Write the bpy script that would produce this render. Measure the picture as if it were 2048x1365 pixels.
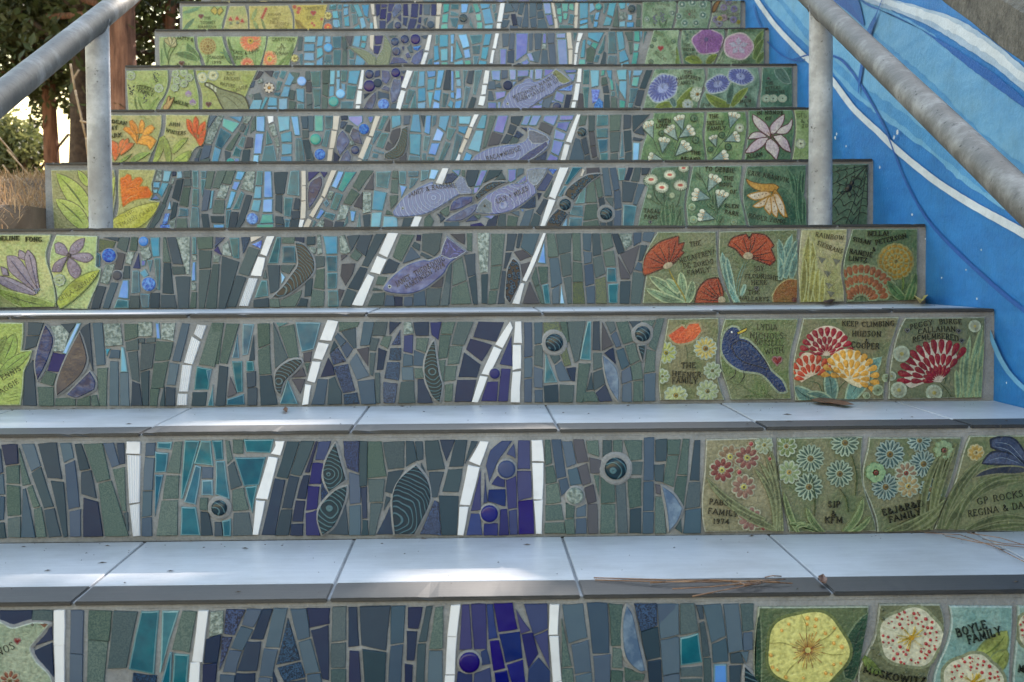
import bpy, bmesh, math, random
from mathutils import Vector, Matrix

random.seed(7)
for o in list(bpy.data.objects):
    bpy.data.objects.remove(o, do_unlink=True)
SC = bpy.context.scene
COL = SC.collection

# ------------------------------------------------------------------ camera
F_PX = 2900.0
CAM = Vector((0.0225, -1.2945, 0.5325))
YAW, PITCH, ROLL = 0.0270, -0.0484, -0.0064
def _axes():
    cy, sy, cp, sp, cr, sr = (math.cos(YAW), math.sin(YAW), math.cos(PITCH),
                              math.sin(PITCH), math.cos(ROLL), math.sin(ROLL))
    f = Vector((sy*cp, cy*cp, sp)); r = Vector((cy, -sy, 0)); u = r.cross(f)
    return cr*r+sr*u, -sr*r+cr*u, f
AX_R, AX_U, AX_F = _axes()
cam_data = bpy.data.cameras.new('camera')
cam_data.sensor_width = 36.0
cam_data.lens = F_PX/2048*36
cam_data.clip_start = 0.05
cam_data.clip_end = 600
cam_data.dof.use_dof = True
cam_data.dof.focus_distance = 2.35
cam_data.dof.aperture_fstop = 15
cam = bpy.data.objects.new('camera', cam_data)
COL.objects.link(cam)
cam.matrix_world = Matrix(((AX_R.x, AX_U.x, -AX_F.x, CAM.x), (AX_R.y, AX_U.y, -AX_F.y, CAM.y),
                           (AX_R.z, AX_U.z, -AX_F.z, CAM.z), (0, 0, 0, 1)))
SC.camera = cam

# ------------------------------------------------------------------ sky, sun, exposure
SUN_DIR = Vector((0.40, 1.0, 0.70)).normalized()          # towards the sun
SUN_EL = math.asin(SUN_DIR.z)
SUN_AZ = math.atan2(SUN_DIR.x, SUN_DIR.y)
world = bpy.data.worlds.new('World'); SC.world = world
world.use_nodes = True
nt = world.node_tree
bgn = nt.nodes['Background']
sky = nt.nodes.new('ShaderNodeTexSky')
sky.sky_type = 'NISHITA'
sky.sun_disc = False
sky.sun_elevation = SUN_EL
sky.sun_rotation = SUN_AZ
sky.dust_density = 0.6
sky.air_density = 2.2
nt.links.new(sky.outputs[0], bgn.inputs[0])
bgn.inputs[1].default_value = 0.11
sl = bpy.data.lights.new('sun', 'SUN'); sl.energy = 2.3; sl.angle = math.radians(0.53); sl.color = (1, 0.93, 0.82)
sun = bpy.data.objects.new('sun', sl); COL.objects.link(sun)
sun.rotation_euler = SUN_DIR.to_track_quat('Z', 'Y').to_euler()
SC.view_settings.view_transform = 'Standard'
SC.view_settings.look = 'None'
SC.view_settings.gamma = 1
SC.view_settings.use_curve_mapping = False
SC.view_settings.exposure = 2.25
SC.view_settings.use_white_balance = True
SC.view_settings.white_balance_temperature = 6750
SC.view_settings.white_balance_tint = 15
SC.render.engine = 'CYCLES'

# ------------------------------------------------------------------ from a picture point to a real surface
def ray(px, py):
    return ((px-1024)/F_PX*AX_R - (py-682.5)/F_PX*AX_U + AX_F)
def on_y(px, py, y):
    d = ray(px, py); return CAM + d*((y-CAM.y)/d.y)
def on_x(px, py, x):
    d = ray(px, py); return CAM + d*((x-CAM.x)/d.x)
def on_z(px, py, z):
    d = ray(px, py); return CAM + d*((z-CAM.z)/d.z)

T = 0.3718                                                   # going of one step
NST = 10
YK = [k*T for k in range(NST+2)]
NOSE_PX = {1: 1192, 2: 859, 3: 625.5, 4: 452.5, 5: 320.8, 6: 216.5, 7: 128.5, 8: 57, 9: 2.0}
ZK = [0.0]
for k in range(1, NST+1):
    ZK.append(on_y(1000, NOSE_PX[k], YK[k]-.006).z if k in NOSE_PX else ZK[-1]+.157)
XW = 0.899                                                   # face of the mural wall
XL = -0.893                                                  # left ends of the steps

# ------------------------------------------------------------------ colours
ALB = 1.0
def lin(c):
    return tuple(((v/12.92) if v <= .04045 else ((v+.055)/1.055)**2.4) for v in c)
def A(*c):
    return tuple(min(.82, v*ALB) for v in lin(c))
def G(*c):
    """glaze colours sit darker than the pale porcelain beside them"""
    return tuple(v*.54 for v in lin(c))
def R_(*c):
    return tuple(v*.86 for v in lin(c))

# ------------------------------------------------------------------ materials
def mat_new(name):
    m = bpy.data.materials.new(name); m.use_nodes = True
    n = m.node_tree; b = n.nodes['Principled BSDF']
    return m, n, b
def N(n, t, **kw):
    x = n.nodes.new(t)
    for k, v in kw.items():
        if isinstance(k, str) and hasattr(x, k): setattr(x, k, v)
    return x
def noise(n, scale, detail=3, vec=None, rough=.55):
    x = N(n, 'ShaderNodeTexNoise'); x.inputs['Scale'].default_value = scale
    x.inputs['Detail'].default_value = detail; x.inputs['Roughness'].default_value = rough
    if vec: n.links.new(vec, x.inputs['Vector'])
    return x
def ramp(n, src, stops):
    r = N(n, 'ShaderNodeValToRGB'); n.links.new(src, r.inputs[0])
    e = r.color_ramp.elements
    while len(e) < len(stops): e.new(.5)
    for el, (p, c) in zip(e, stops):
        el.position = p; el.color = (*c, 1) if len(c) == 3 else c
    return r
def mix(n, fac, a, b, mode='MIX'):
    x = N(n, 'ShaderNodeMix'); x.data_type = 'RGBA'; x.blend_type = mode
    for s, v in ((0, fac), (6, a), (7, b)):
        if hasattr(v, 'links') or hasattr(v, 'is_linked'): n.links.new(v, x.inputs[s])
        elif isinstance(v, (int, float)): x.inputs[s].default_value = v
        else: x.inputs[s].default_value = (*v, 1)
    return x.outputs[2]
def bump(n, b, h, dist, strength=1.0, chain=None):
    x = N(n, 'ShaderNodeBump'); x.inputs['Distance'].default_value = dist; x.inputs['Strength'].default_value = strength
    n.links.new(h, x.inputs['Height'])
    if chain: n.links.new(chain, x.inputs['Normal'])
    n.links.new(x.outputs[0], b.inputs['Normal'])
    return x.outputs[0]
def wpos(n):
    return N(n, 'ShaderNodeNewGeometry').outputs['Position']

def vary(n, colsock, val=.22, hue=.02, sat=.15):
    oi = N(n, 'ShaderNodeObjectInfo')
    h = N(n, 'ShaderNodeHueSaturation')
    def mr(src, lo, hi):
        m_ = N(n, 'ShaderNodeMapRange'); m_.inputs[3].default_value = lo; m_.inputs[4].default_value = hi
        n.links.new(src, m_.inputs[0]); return m_.outputs[0]
    wn = N(n, 'ShaderNodeTexWhiteNoise'); wn.noise_dimensions = '1D'
    n.links.new(oi.outputs['Random'], wn.inputs['W'])
    n.links.new(mr(oi.outputs['Random'], .5-hue, .5+hue), h.inputs['Hue'])
    n.links.new(mr(wn.outputs['Value'], 1-val, 1+val), h.inputs['Value'])
    n.links.new(mr(wn.outputs['Value'], 1+sat, 1-sat), h.inputs['Saturation'])
    n.links.new(colsock, h.inputs['Color'])
    return h.outputs[0]

def tile_mat(name, c, c2=None, kind='matte', rough=.42):
    """one glaze: plain, speckled, crackle, glassy, textured or ribbed"""
    m, n, b = mat_new(name)
    P = wpos(n)
    c2 = c2 or tuple(v*.72 for v in c)
    big = noise(n, 55, 3, P)
    if kind == 'matte':
        f = ramp(n, big.outputs[0], [(.35, (0, 0, 0)), (.7, (1, 1, 1))])
        col = mix(n, f.outputs[0], c, tuple(a*.6+d*.4 for a, d in zip(c, c2)))
        fine = noise(n, 900, 2, P); b.inputs['Specular IOR Level'].default_value = .35; b.inputs['Roughness'].default_value = rough
        bump(n, b, fine.outputs[0], .0004, .35)
    elif kind == 'speckle':
        v = noise(n, 620, 2, P, .7)
        f = ramp(n, v.outputs[0], [(.44, (0, 0, 0)), (.58, (1, 1, 1))])
        col = mix(n, f.outputs[0], c, c2)
        b.inputs['Roughness'].default_value = .34; b.inputs['Specular IOR Level'].default_value = .3
        bump(n, b, v.outputs[0], .0006, .5)
    elif kind == 'glass':
        f = ramp(n, big.outputs[0], [(.3, (0, 0, 0)), (.72, (1, 1, 1))])
        col = mix(n, f.outputs[0], c, c2)
        b.inputs['Roughness'].default_value = .16; b.inputs['Specular IOR Level'].default_value = .32
        w = noise(n, 38, 1, P); bump(n, b, w.outputs[0], .003, .35)
    elif kind == 'rough':
        v = noise(n, 170, 4, P, .65)
        f = ramp(n, v.outputs[0], [(.40, (0, 0, 0)), (.62, (1, 1, 1))])
        col = mix(n, f.outputs[0], c, c2)
        b.inputs['Roughness'].default_value = .16
        bump(n, b, v.outputs[0], .004, .8)
    elif kind == 'white':
        f = ramp(n, noise(n, 30, 4, P).outputs[0], [(.55, (0, 0, 0)), (.8, (1, 1, 1))])
        col = mix(n, f.outputs[0], c, tuple(v*.8 for v in c))
        b.inputs['Roughness'].default_value = .3
        bump(n, b, noise(n, 300, 2, P).outputs[0], .0005, .3)
    cc = vary(n, col, .20 if kind != 'white' else .05, .018 if kind != 'white' else .0)
    n.links.new(cc, b.inputs['Base Color'])
    return m

def carved_mat(name, c, line, scale, dist=5.0, kind='WAVE'):
    m, n, b = mat_new(name)
    oi = N(n, 'ShaderNodeObjectInfo')
    tc = N(n, 'ShaderNodeTexCoord')
    add = N(n, 'ShaderNodeVectorMath'); add.operation = 'ADD'
    sc = N(n, 'ShaderNodeVectorMath'); sc.operation = 'SCALE'; sc.inputs[3].default_value = (.03 if kind == 'WAVE' else 3.7)
    cmb = N(n, 'ShaderNodeCombineXYZ')
    for i in range(3): n.links.new(oi.outputs['Random'], cmb.inputs[i])
    n.links.new(cmb.outputs[0], sc.inputs[0])
    n.links.new(tc.outputs['Object'], add.inputs[0]); n.links.new(sc.outputs[0], add.inputs[1])
    if kind == 'WAVE':
        w = N(n, 'ShaderNodeTexWave'); w.wave_type = 'RINGS'; w.rings_direction = 'SPHERICAL'
        w.inputs['Scale'].default_value = scale; w.inputs['Distortion'].default_value = dist
        w.inputs['Detail'].default_value = 1.0; w.inputs['Detail Scale'].default_value = .6
        n.links.new(add.outputs[0], w.inputs['Vector']); hs = w.outputs['Fac']
        f = ramp(n, hs, [(.70, (0, 0, 0)), (.92, (1, 1, 1))])
    elif kind == 'DOTS':
        w = N(n, 'ShaderNodeTexVoronoi'); w.inputs['Scale'].default_value = scale
        n.links.new(add.outputs[0], w.inputs['Vector']); hs = w.outputs['Distance']
        f = ramp(n, hs, [(.22, (0, 0, 0)), (.34, (1, 1, 1)), (.42, (1, 1, 1)), (.55, (0, 0, 0))])
    else:
        w = noise(n, scale, 4, add.outputs[0], .6); hs = w.outputs[0]
        f = ramp(n, hs, [(.42, (0, 0, 0)), (.66, (1, 1, 1))])
    col = mix(n, f.outputs[0], c, line)
    n.links.new(vary(n, col, .12, .01), b.inputs['Base Color'])
    b.inputs['Roughness'].default_value = .22
    b.inputs['Specular IOR Level'].default_value = .4
    bump(n, b, f.outputs[0], .0016, .7 if kind != 'N' else .2)
    return m

def ceramic_mat(name, rough=.3):
    """glazed picture-tile clay: colour of each relief piece from its own glaze attribute, mottled"""
    m, n, b = mat_new(name)
    P = wpos(n)
    a1 = N(n, 'ShaderNodeAttribute'); a1.attribute_name = 'glaze'
    a2 = N(n, 'ShaderNodeAttribute'); a2.attribute_name = 'glaze_wash'
    v = noise(n, 26, 4, P, .6)
    f = ramp(n, v.outputs[0], [(.40, (0, 0, 0)), (.60, (1, 1, 1))])
    c = mix(n, f.outputs[0], a1.outputs['Color'], a2.outputs['Color'])
    v2 = noise(n, 210, 3, P, .6)
    g = ramp(n, v2.outputs[0], [(.28, (.58, .58, .56)), (.55, (1, 1, 1)), (.75, (1.18, 1.18, 1.16))])
    c = mix(n, 1.0, c, g.outputs[0], 'MULTIPLY')
    n.links.new(c, b.inputs['Base Color'])
    b.inputs['Roughness'].default_value = .2
    b.inputs['Specular IOR Level'].default_value = .42
    bump(n, b, v2.outputs[0], .0022, .55)
    return m

M = {}
def setup_mats():
    tm = tile_mat
    M['s'] = tm('slate_blue_glaze', G(.32, .42, .51), G(.27, .37, .47))
    M['d'] = tm('deep_slate_glaze', G(.20, .31, .38), G(.16, .26, .34))
    M['g'] = tm('speckled_green_glaze', G(.27, .39, .39), G(.42, .51, .48), 'speckle')
    M['a'] = tm('grey_green_glaze', G(.28, .37, .41), G(.36, .44, .46), 'speckle')
    M['n'] = tm('navy_glaze', G(.08, .18, .34), G(.11, .25, .39))
    M['k'] = tm('speckled_navy_glaze', G(.05, .11, .22), G(.26, .40, .58), 'speckle')
    M['t'] = tm('teal_glass_glaze', G(.03, .38, .48), G(.10, .50, .58), 'glass')
    M['c'] = tm('aqua_glass_glaze', R_(.28, .60, .72), R_(.30, .54, .67), 'glass')
    M['b'] = tm('sky_blue_glass', R_(.36, .58, .82), R_(.42, .66, .86), 'glass')
    M['B'] = tm('cobalt_glass', R_(.14, .28, .66), R_(.40, .60, .86), 'rough')
    M['p'] = tm('violet_blue_glaze', G(.15, .21, .46), G(.20, .27, .52))
    M['u'] = tm('ultramarine_glaze', G(.03, .08, .48), G(.07, .13, .52), 'glass')
    M['v'] = tm('periwinkle_glaze', R_(.45, .50, .74), R_(.36, .42, .68), 'glass')
    M['m'] = tm('mint_glass', R_(.26, .64, .60), R_(.24, .57, .55), 'glass')
    M['l'] = tm('frosted_textured_glass', R_(.34, .40, .38), R_(.62, .66, .64), 'rough')
    M['y'] = tm('moss_flecked_glaze', G(.30, .38, .36), G(.50, .53, .34), 'speckle')
    M['e'] = tm('brown_grey_glaze', G(.34, .34, .39), G(.29, .30, .36))
    M['w'] = tm('white_porcelain', A(.82, .82, .835), None, 'white')
    M['r'] = M['w']
    M['o'] = tm('cream_porcelain', A(.72, .685, .65), None, 'white')
    M['Y'] = tm('yellow_glaze', R_(.76, .70, .42), R_(.66, .58, .30), 'rough')
    M['R'] = tm('red_glaze', G(.74, .24, .16), G(.80, .46, .20), 'rough')
    M['edge'] = tm('pooled_glaze_edge_glint', G(.42, .62, .68), G(.56, .72, .76), 'glass')  # pooled glaze plus light reflected at the edges, both put into the bevel colour
    M['gedge'] = tm('worn_tile_arris', G(.40, .44, .48), G(.34, .38, .42))
    M['fk'] = carved_mat('carved_dark_teal', G(.05, .19, .25), G(.36, .50, .54), 58, 7)
    M['fn'] = carved_mat('carved_navy', G(.08, .17, .38), G(.28, .38, .60), 60, 0, 'N')
    M['fp'] = carved_mat('brushed_violet', G(.17, .26, .50), G(.36, .46, .70), 70, 0, 'N')
    M['fl'] = carved_mat('pale_blue_leaf_glaze', G(.36, .48, .60), G(.58, .68, .76), 60, 0, 'N')
    M['fe'] = carved_mat('brown_grey_leaf_glaze', G(.33, .32, .36), G(.40, .38, .41), 40, 0, 'N')
    M['fd'] = carved_mat('ringed_dark_glaze', G(.05, .12, .21), G(.28, .40, .48), 130, 0, 'DOTS')
    M['fw'] = carved_mat('pale_wing_glaze', G(.52, .57, .48), G(.66, .69, .60), 40, 5)
    M['fs'] = carved_mat('brushed_fish_glaze', R_(.40, .45, .62), R_(.56, .60, .73), 36, 7)
    M['fv'] = carved_mat('violet_fish_glaze', R_(.19, .23, .47), R_(.36, .41, .62), 50, 0, 'N')
    M['ceramic'] = ceramic_mat('glazed_ceramic')
    # dark lettering glaze
    m, n, b = mat_new('dark_letter_glaze'); b.inputs['Base Color'].default_value = (*A(.10, .11, .10), 1)
    b.inputs['Roughness'].default_value = .4; M['ink'] = m
    # grout
    m, n, b = mat_new('grey_grout'); P = wpos(n)
    f = noise(n, 14, 5, P, .65); g = noise(n, 260, 3, P, .7)
    c = ramp(n, f.outputs[0], [(.3, A(.45, .45, .455)), (.7, A(.565, .565, .57))])
    g2 = ramp(n, g.outputs[0], [(.3, (.82, .82, .82)), (.7, (1.1, 1.1, 1.1))])
    n.links.new(mix(n, 1.0, c.outputs[0], g2.outputs[0], 'MULTIPLY'), b.inputs['Base Color'])
    b.inputs['Roughness'].default_value = .9
    bp = bump(n, b, g.outputs[0], .002, .6); bump(n, b, f.outputs[0], .006, .4, bp)
    M['grout'] = m
    # white tread porcelain
    m, n, b = mat_new('white_tread_porcelain'); P = wpos(n)
    st = N(n, 'ShaderNodeMapping'); st.inputs['Scale'].default_value = (3, 26, 3); n.links.new(P, st.inputs['Vector'])
    f = noise(n, 4, 5, st.outputs[0], .6); sp = noise(n, 420, 2, P, .6)
    c = ramp(n, f.outputs[0], [(.3, A(.735, .735, .745)), (.75, A(.68, .68, .695))])
    s2 = ramp(n, sp.outputs[0], [(.27, (.6, .6, .6)), (.34, (1, 1, 1))])
    dirt = ramp(n, noise(n, 5, 5, P, .7).outputs[0], [(.32, (.76, .75, .73)), (.58, (1, 1, 1))])
    cc = mix(n, 1.0, c.outputs[0], s2.outputs[0], 'MULTIPLY'); cc = mix(n, 1.0, cc, dirt.outputs[0], 'MULTIPLY')
    n.links.new(cc, b.inputs['Base Color']); b.inputs['Roughness'].default_value = .38
    bump(n, b, sp.outputs[0], .0005, .25); M['tread'] = m
    # dark slate nosing
    m, n, b = mat_new('dark_slate_nosing'); P = wpos(n)
    st = N(n, 'ShaderNodeMapping'); st.inputs['Scale'].default_value = (2, 22, 22); n.links.new(P, st.inputs['Vector'])
    f = noise(n, 6, 5, st.outputs[0], .65)
    c = ramp(n, f.outputs[0], [(.3, A(.11, .11, .118)), (.72, A(.165, .165, .175))])
    sc_ = ramp(n, noise(n, 60, 5, st.outputs[0], .7).outputs[0], [(.60, (0, 0, 0)), (.76, (.45, .45, .45))])
    n.links.new(mix(n, sc_.outputs[0], c.outputs[0], A(.55, .55, .56)), b.inputs['Base Color'])
    b.inputs['Roughness'].default_value = .5; bump(n, b, f.outputs[0], .001, .4); M['nose'] = m
    # galvanised pipe
    m, n, b = mat_new('weathered_galvanised_paint'); P = wpos(n)
    f = noise(n, 13, 9, P, .66); g = noise(n, 80, 4, P, .6); h_ = noise(n, 44, 5, P, .75)
    c = ramp(n, f.outputs[0], [(.32, A(.25, .238, .222)), (.5, A(.345, .33, .312)), (.66, A(.52, .51, .50))])
    d = ramp(n, g.outputs[0], [(.28, A(.40, .37, .33)), (.36, (1, 1, 1))])
    e = ramp(n, h_.outputs[0], [(.30, A(.45, .44, .43)), (.37, (1, 1, 1))])
    cc = mix(n, 1.0, c.outputs[0], d.outputs[0], 'MULTIPLY'); cc = mix(n, 1.0, cc, e.outputs[0], 'MULTIPLY')
    n.links.new(cc, b.inputs['Base Color']); b.inputs['Roughness'].default_value = .55; bump(n, b, f.outputs[0], .004, .8); M['pipe'] = m
    # galvanised pipe
    m, n, b = mat_new('pale_galvanised_post'); P = wpos(n)
    f = noise(n, 13, 9, P, .66); g = noise(n, 80, 4, P, .6); h_ = noise(n, 44, 5, P, .75)
    c = ramp(n, f.outputs[0], [(.32, A(.50, .495, .50)), (.5, A(.58, .58, .585)), (.66, A(.72, .72, .73))])
    d = ramp(n, g.outputs[0], [(.28, A(.40, .37, .33)), (.36, (1, 1, 1))])
    e = ramp(n, h_.outputs[0], [(.30, A(.45, .44, .43)), (.37, (1, 1, 1))])
    cc = mix(n, 1.0, c.outputs[0], d.outputs[0], 'MULTIPLY'); cc = mix(n, 1.0, cc, e.outputs[0], 'MULTIPLY')
    n.links.new(cc, b.inputs['Base Color']); b.inputs['Roughness'].default_value = .55; bump(n, b, f.outputs[0], .004, .8); M['post'] = m
    # raw concrete
    m, n, b = mat_new('rough_concrete'); P = wpos(n)
    f = noise(n, 18, 7, P, .7); g = noise(n, 120, 4, P, .7)
    c = ramp(n, f.outputs[0], [(.28, A(.25, .24, .22)), (.7, A(.48, .46, .43))])
    g2 = ramp(n, g.outputs[0], [(.3, (.6, .6, .6)), (.6, (1.1, 1.1, 1.1))])
    n.links.new(mix(n, 1.0, c.outputs[0], g2.outputs[0], 'MULTIPLY'), b.inputs['Base Color'])
    b.inputs['Roughness'].default_value = .95
    bp = bump(n, b, g.outputs[0], .006, .8); bump(n, b, f.outputs[0], .02, .6, bp); M['conc'] = m
    # mural paints
    def paint(name, c1, c2):
        m, n, b = mat_new(name); P = wpos(n)
        st = N(n, 'ShaderNodeMapping'); st.inputs['Rotation'].default_value = (-.4, 0, 0); st.inputs['Scale'].default_value = (6, 2.2, 14)
        n.links.new(P, st.inputs['Vector'])
        f = noise(n, 3, 6, st.outputs[0], .62); fl = noise(n, 46, 2, P, .5)
        c = ramp(n, f.outputs[0], [(.32, c1), (.68, c2)])
        k_ = ramp(n, fl.outputs[0], [(.80, (0, 0, 0)), (.82, (.6, .6, .6))])
        gr = ramp(n, noise(n, 7, 7, P, .75).outputs[0], [(.34, (.80, .79, .77)), (.56, (1, 1, 1))])
        n.links.new(mix(n, 1.0, mix(n, k_.outputs[0], c.outputs[0], A(.62, .74, .86)), gr.outputs[0], 'MULTIPLY'), b.inputs['Base Color'])
        b.inputs['Roughness'].default_value = .55
        bump(n, b, noise(n, 90, 6, P, .7).outputs[0], .004, .6)
        return m
    M['blue'] = paint('mural_blue_paint', A(.09, .43, .70), A(.14, .49, .75))
    M['dblue'] = paint('mural_deep_blue_paint', A(.07, .35, .64), A(.10, .39, .67))
    M['lblue'] = paint('mural_light_blue_paint', A(.36, .62, .79), A(.45, .68, .82))
    M['lblue2'] = paint('mural_mid_light_paint', A(.22, .53, .75), A(.32, .60, .79))
    M['wpaint'] = paint('mural_white_paint', A(.76, .79, .82), A(.84, .86, .88))
    M['wpaint2'] = paint('mural_pale_blue_paint', A(.58, .67, .76), A(.70, .76, .82))
    M['line'] = paint('mural_navy_line_paint', A(.08, .31, .61), A(.11, .36, .65))
    # vegetation and litter
    def simple(name, c1, c2, sc=8, rough=.8, trans=0):
        m, n, b = mat_new(name); P = wpos(n)
        f = noise(n, sc, 4, P, .6)
        c = ramp(n, f.outputs[0], [(.32, c1), (.68, c2)])
        n.links.new(c.outputs[0], b.inputs['Base Color']); b.inputs['Roughness'].default_value = rough
        if trans:
            tr = N(n, 'ShaderNodeBsdfTranslucent'); n.links.new(c.outputs[0], tr.inputs[0])
            mx = N(n, 'ShaderNodeMixShader'); mx.inputs[0].default_value = trans
            n.links.new(b.outputs[0], mx.inputs[1]); n.links.new(tr.outputs[0], mx.inputs[2])
            n.links.new(mx.outputs[0], n.nodes['Material Output'].inputs[0])
        else:
            bump(n, b, f.outputs[0], .02, .5)
        return m
    M['leaf'] = simple('dark_green_foliage', (.030, .044, .016), (.095, .115, .035), 1.5, .5, .42)
    M['leaf2'] = simple('olive_green_foliage', (.10, .12, .035), (.22, .21, .08), 2, .6, .5)
    m, n, b = mat_new('red_brown_bark'); P = wpos(n)
    st = N(n, 'ShaderNodeMapping'); st.inputs['Scale'].default_value = (1, 1, .13); n.links.new(P, st.inputs['Vector'])
    f = noise(n, 34, 6, st.outputs[0], .7)
    c = ramp(n, f.outputs[0], [(.3, (.07, .03, .02)), (.55, (.26, .12, .075)), (.75, (.40, .21, .13))])
    n.links.new(c.outputs[0], b.inputs['Base Color']); b.inputs['Roughness'].default_value = .95
    bump(n, b, f.outputs[0], .03, .9); M['bark'] = m
    M['bark2'] = simple('dark_brown_bark', (.04, .025, .018), (.10, .065, .045), 30, .95)
    M['soil'] = simple('dry_soil', (.09, .055, .03), (.19, .115, .065), 9, 1)
    M['straw'] = simple('dry_straw', (.32, .19, .10), (.50, .32, .17), 12, .9, .25)
    M['stalk'] = simple('dead_stalk_brown', (.30, .20, .12), (.46, .34, .22), 30, .8)
    M['needle'] = simple('brown_pine_needle', (.16, .075, .04), (.32, .18, .10), 40, .6)
    M['litter'] = simple('dark_litter', (.03, .022, .018), (.10, .07, .05), 90, .8)
    M['dryleaf'] = simple('dry_brown_leaf_skin', (.10, .04, .025), (.24, .12, .07), 60, .5)
    M['yleaf'] = simple('yellow_leaf_skin', (.45, .34, .08), (.62, .52, .18), 60, .5)
    M['path'] = simple('concrete_paving', (.26, .26, .25), (.38, .38, .37), 12, .9)
    M['fencegrey'] = simple('weathered_fence_paint', (.45, .48, .50), (.58, .60, .62), 10, .7)
setup_mats()

# ------------------------------------------------------------------ mesh and object helpers
def put(name, mesh, parent=None, loc=(0, 0, 0), label=None, cat=None, group=None, kind=None):
    o = bpy.data.objects.new(name, mesh); COL.objects.link(o)
    o.location = loc
    if parent: o.parent = parent
    if label: o['label'] = label
    if cat: o['category'] = cat
    if group: o['group'] = group
    if kind: o['kind'] = kind
    return o
def mesh_of(name, vs, fs, mats, mi=None, smooth=False):
    me = bpy.data.meshes.new(name); me.from_pydata(vs, [], fs)
    for m in mats: me.materials.append(m)
    if mi: me.polygons.foreach_set('material_index', mi)
    if smooth: me.polygons.foreach_set('use_smooth', [True]*len(me.polygons))
    me.update()
    return me
def box(x0, x1, y0, y1, z0, z1, bev=0.0, seg=2):
    bm = bmesh.new(); bmesh.ops.create_cube(bm, size=1)
    for v in bm.verts:
        v.co = Vector(((x0+x1)/2+v.co.x*(x1-x0), (y0+y1)/2+v.co.y*(y1-y0), (z0+z1)/2+v.co.z*(z1-z0)))
    if bev: bmesh.ops.bevel(bm, geom=bm.edges[:], offset=bev, segments=seg, affect='EDGES')
    return bm
def bm_mesh(name, bm, mats, smooth=False):
    me = bpy.data.meshes.new(name); bm.to_mesh(me); bm.free()
    for m in mats: me.materials.append(m)
    if smooth: me.polygons.foreach_set('use_smooth', [True]*len(me.polygons))
    return me
def area2(p):
    return sum(p[i][0]*p[(i+1) % len(p)][1]-p[(i+1) % len(p)][0]*p[i][1] for i in range(len(p)))/2
def ccw(p):
    return p if area2(p) > 0 else p[::-1]
def slim(p):
    """about half the width of an outline"""
    n = len(p); L = sum(math.hypot(p[i][0]-p[i-1][0], p[i][1]-p[i-1][1]) for i in range(n))
    return abs(area2(p))/max(L, 1e-9)
def inset(p, d):
    """move every corner of a ccw outline inwards by d, mitres limited"""
    out = []; n = len(p)
    for i in range(n):
        a, b, c = p[i-1], p[i], p[(i+1) % n]
        e1 = Vector((b[0]-a[0], b[1]-a[1])); e2 = Vector((c[0]-b[0], c[1]-b[1]))
        if e1.length < 1e-9 or e2.length < 1e-9: out.append(b); continue
        e1.normalize(); e2.normalize()
        n1 = Vector((-e1.y, e1.x)); n2 = Vector((-e2.y, e2.x))
        m = n1+n2
        if m.length < .2: m = n1
        m.normalize(); s = min(d/max(m.dot(n1), .35), 2.2*d)
        out.append((b[0]+m.x*s, b[1]+m.y*s))
    return out
def smooth_outline(p, it=2, ang=52):
    """round the gentle bends of an outline, keep its corners"""
    p = list(p); n = len(p)
    cor = []
    for i in range(n):
        a, b, c = (Vector(p[i-1]), Vector(p[i]), Vector(p[(i+1) % n]))
        u, v = b-a, c-b
        cor.append(u.length < 1e-9 or v.length < 1e-9 or math.degrees(abs(u.angle(v))) > ang)
    for _ in range(it):
        q, cq = [], []; n = len(p)
        for i in range(n):
            a, b, c, d = p[i-1], p[i], p[(i+1) % n], p[(i+2) % n]
            q.append(b); cq.append(cor[i])
            if cor[i]: a = (2*b[0]-c[0], 2*b[1]-c[1])
            if cor[(i+1) % n]: d = (2*c[0]-b[0], 2*c[1]-b[1])
            q.append(tuple((-a[j]+9*b[j]+9*c[j]-d[j])/16 for j in (0, 1))); cq.append(False)
        p, cor = q, cq
    return p
def ell(cx, cy, rx, ry, n=16, rot=0.0):
    c, s = math.cos(rot), math.sin(rot)
    return [(cx+rx*math.cos(t)*c-ry*math.sin(t)*s, cy+rx*math.cos(t)*s+ry*math.sin(t)*c)
            for t in (2*math.pi*i/n for i in range(n))]

# ------------------------------------------------------------------ the steps
STEP_LABEL = {
 1: 'bottom step whose riser shows a big yellow hibiscus and red-spotted flower tiles',
 2: 'second step from the bottom, riser with daisy tiles and purple discs between white stripes',
 3: 'third step from the bottom, riser with the dark blue bird tile',
 4: 'fourth step from the bottom, riser with red poppy tiles and a violet fish',
 5: 'fifth step from the bottom, riser with two grey fish and a spider web tile',
 6: 'sixth step from the bottom, riser with the pink-edged white lily tile',
 7: 'seventh step from the bottom, riser with blue trumpet flower tiles and striped tail tile',
 8: 'eighth step from the bottom, riser with the purple and the pink flower tiles',
 9: 'ninth step from the bottom, riser with yellow heart tiles and deep blue mosaic',
 10: 'topmost visible step, only a sliver of its riser showing at the photo edge',
}
STEP = {}
COLLARS = {k: [] for k in range(1, NST+1)}
for k in range(1, NST+1):
    o = bpy.data.objects.new('stair_step', None); COL.objects.link(o)
    o.location = (0, YK[k], ZK[k-1]); o['label'] = STEP_LABEL[k]; o['category'] = 'step'
    o['group'] = 'steps of the mosaic staircase'
    o.empty_display_size = .1
    STEP[k] = o
def rel(k, x, y, z): return (x, y-YK[k], z-ZK[k-1])

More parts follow.
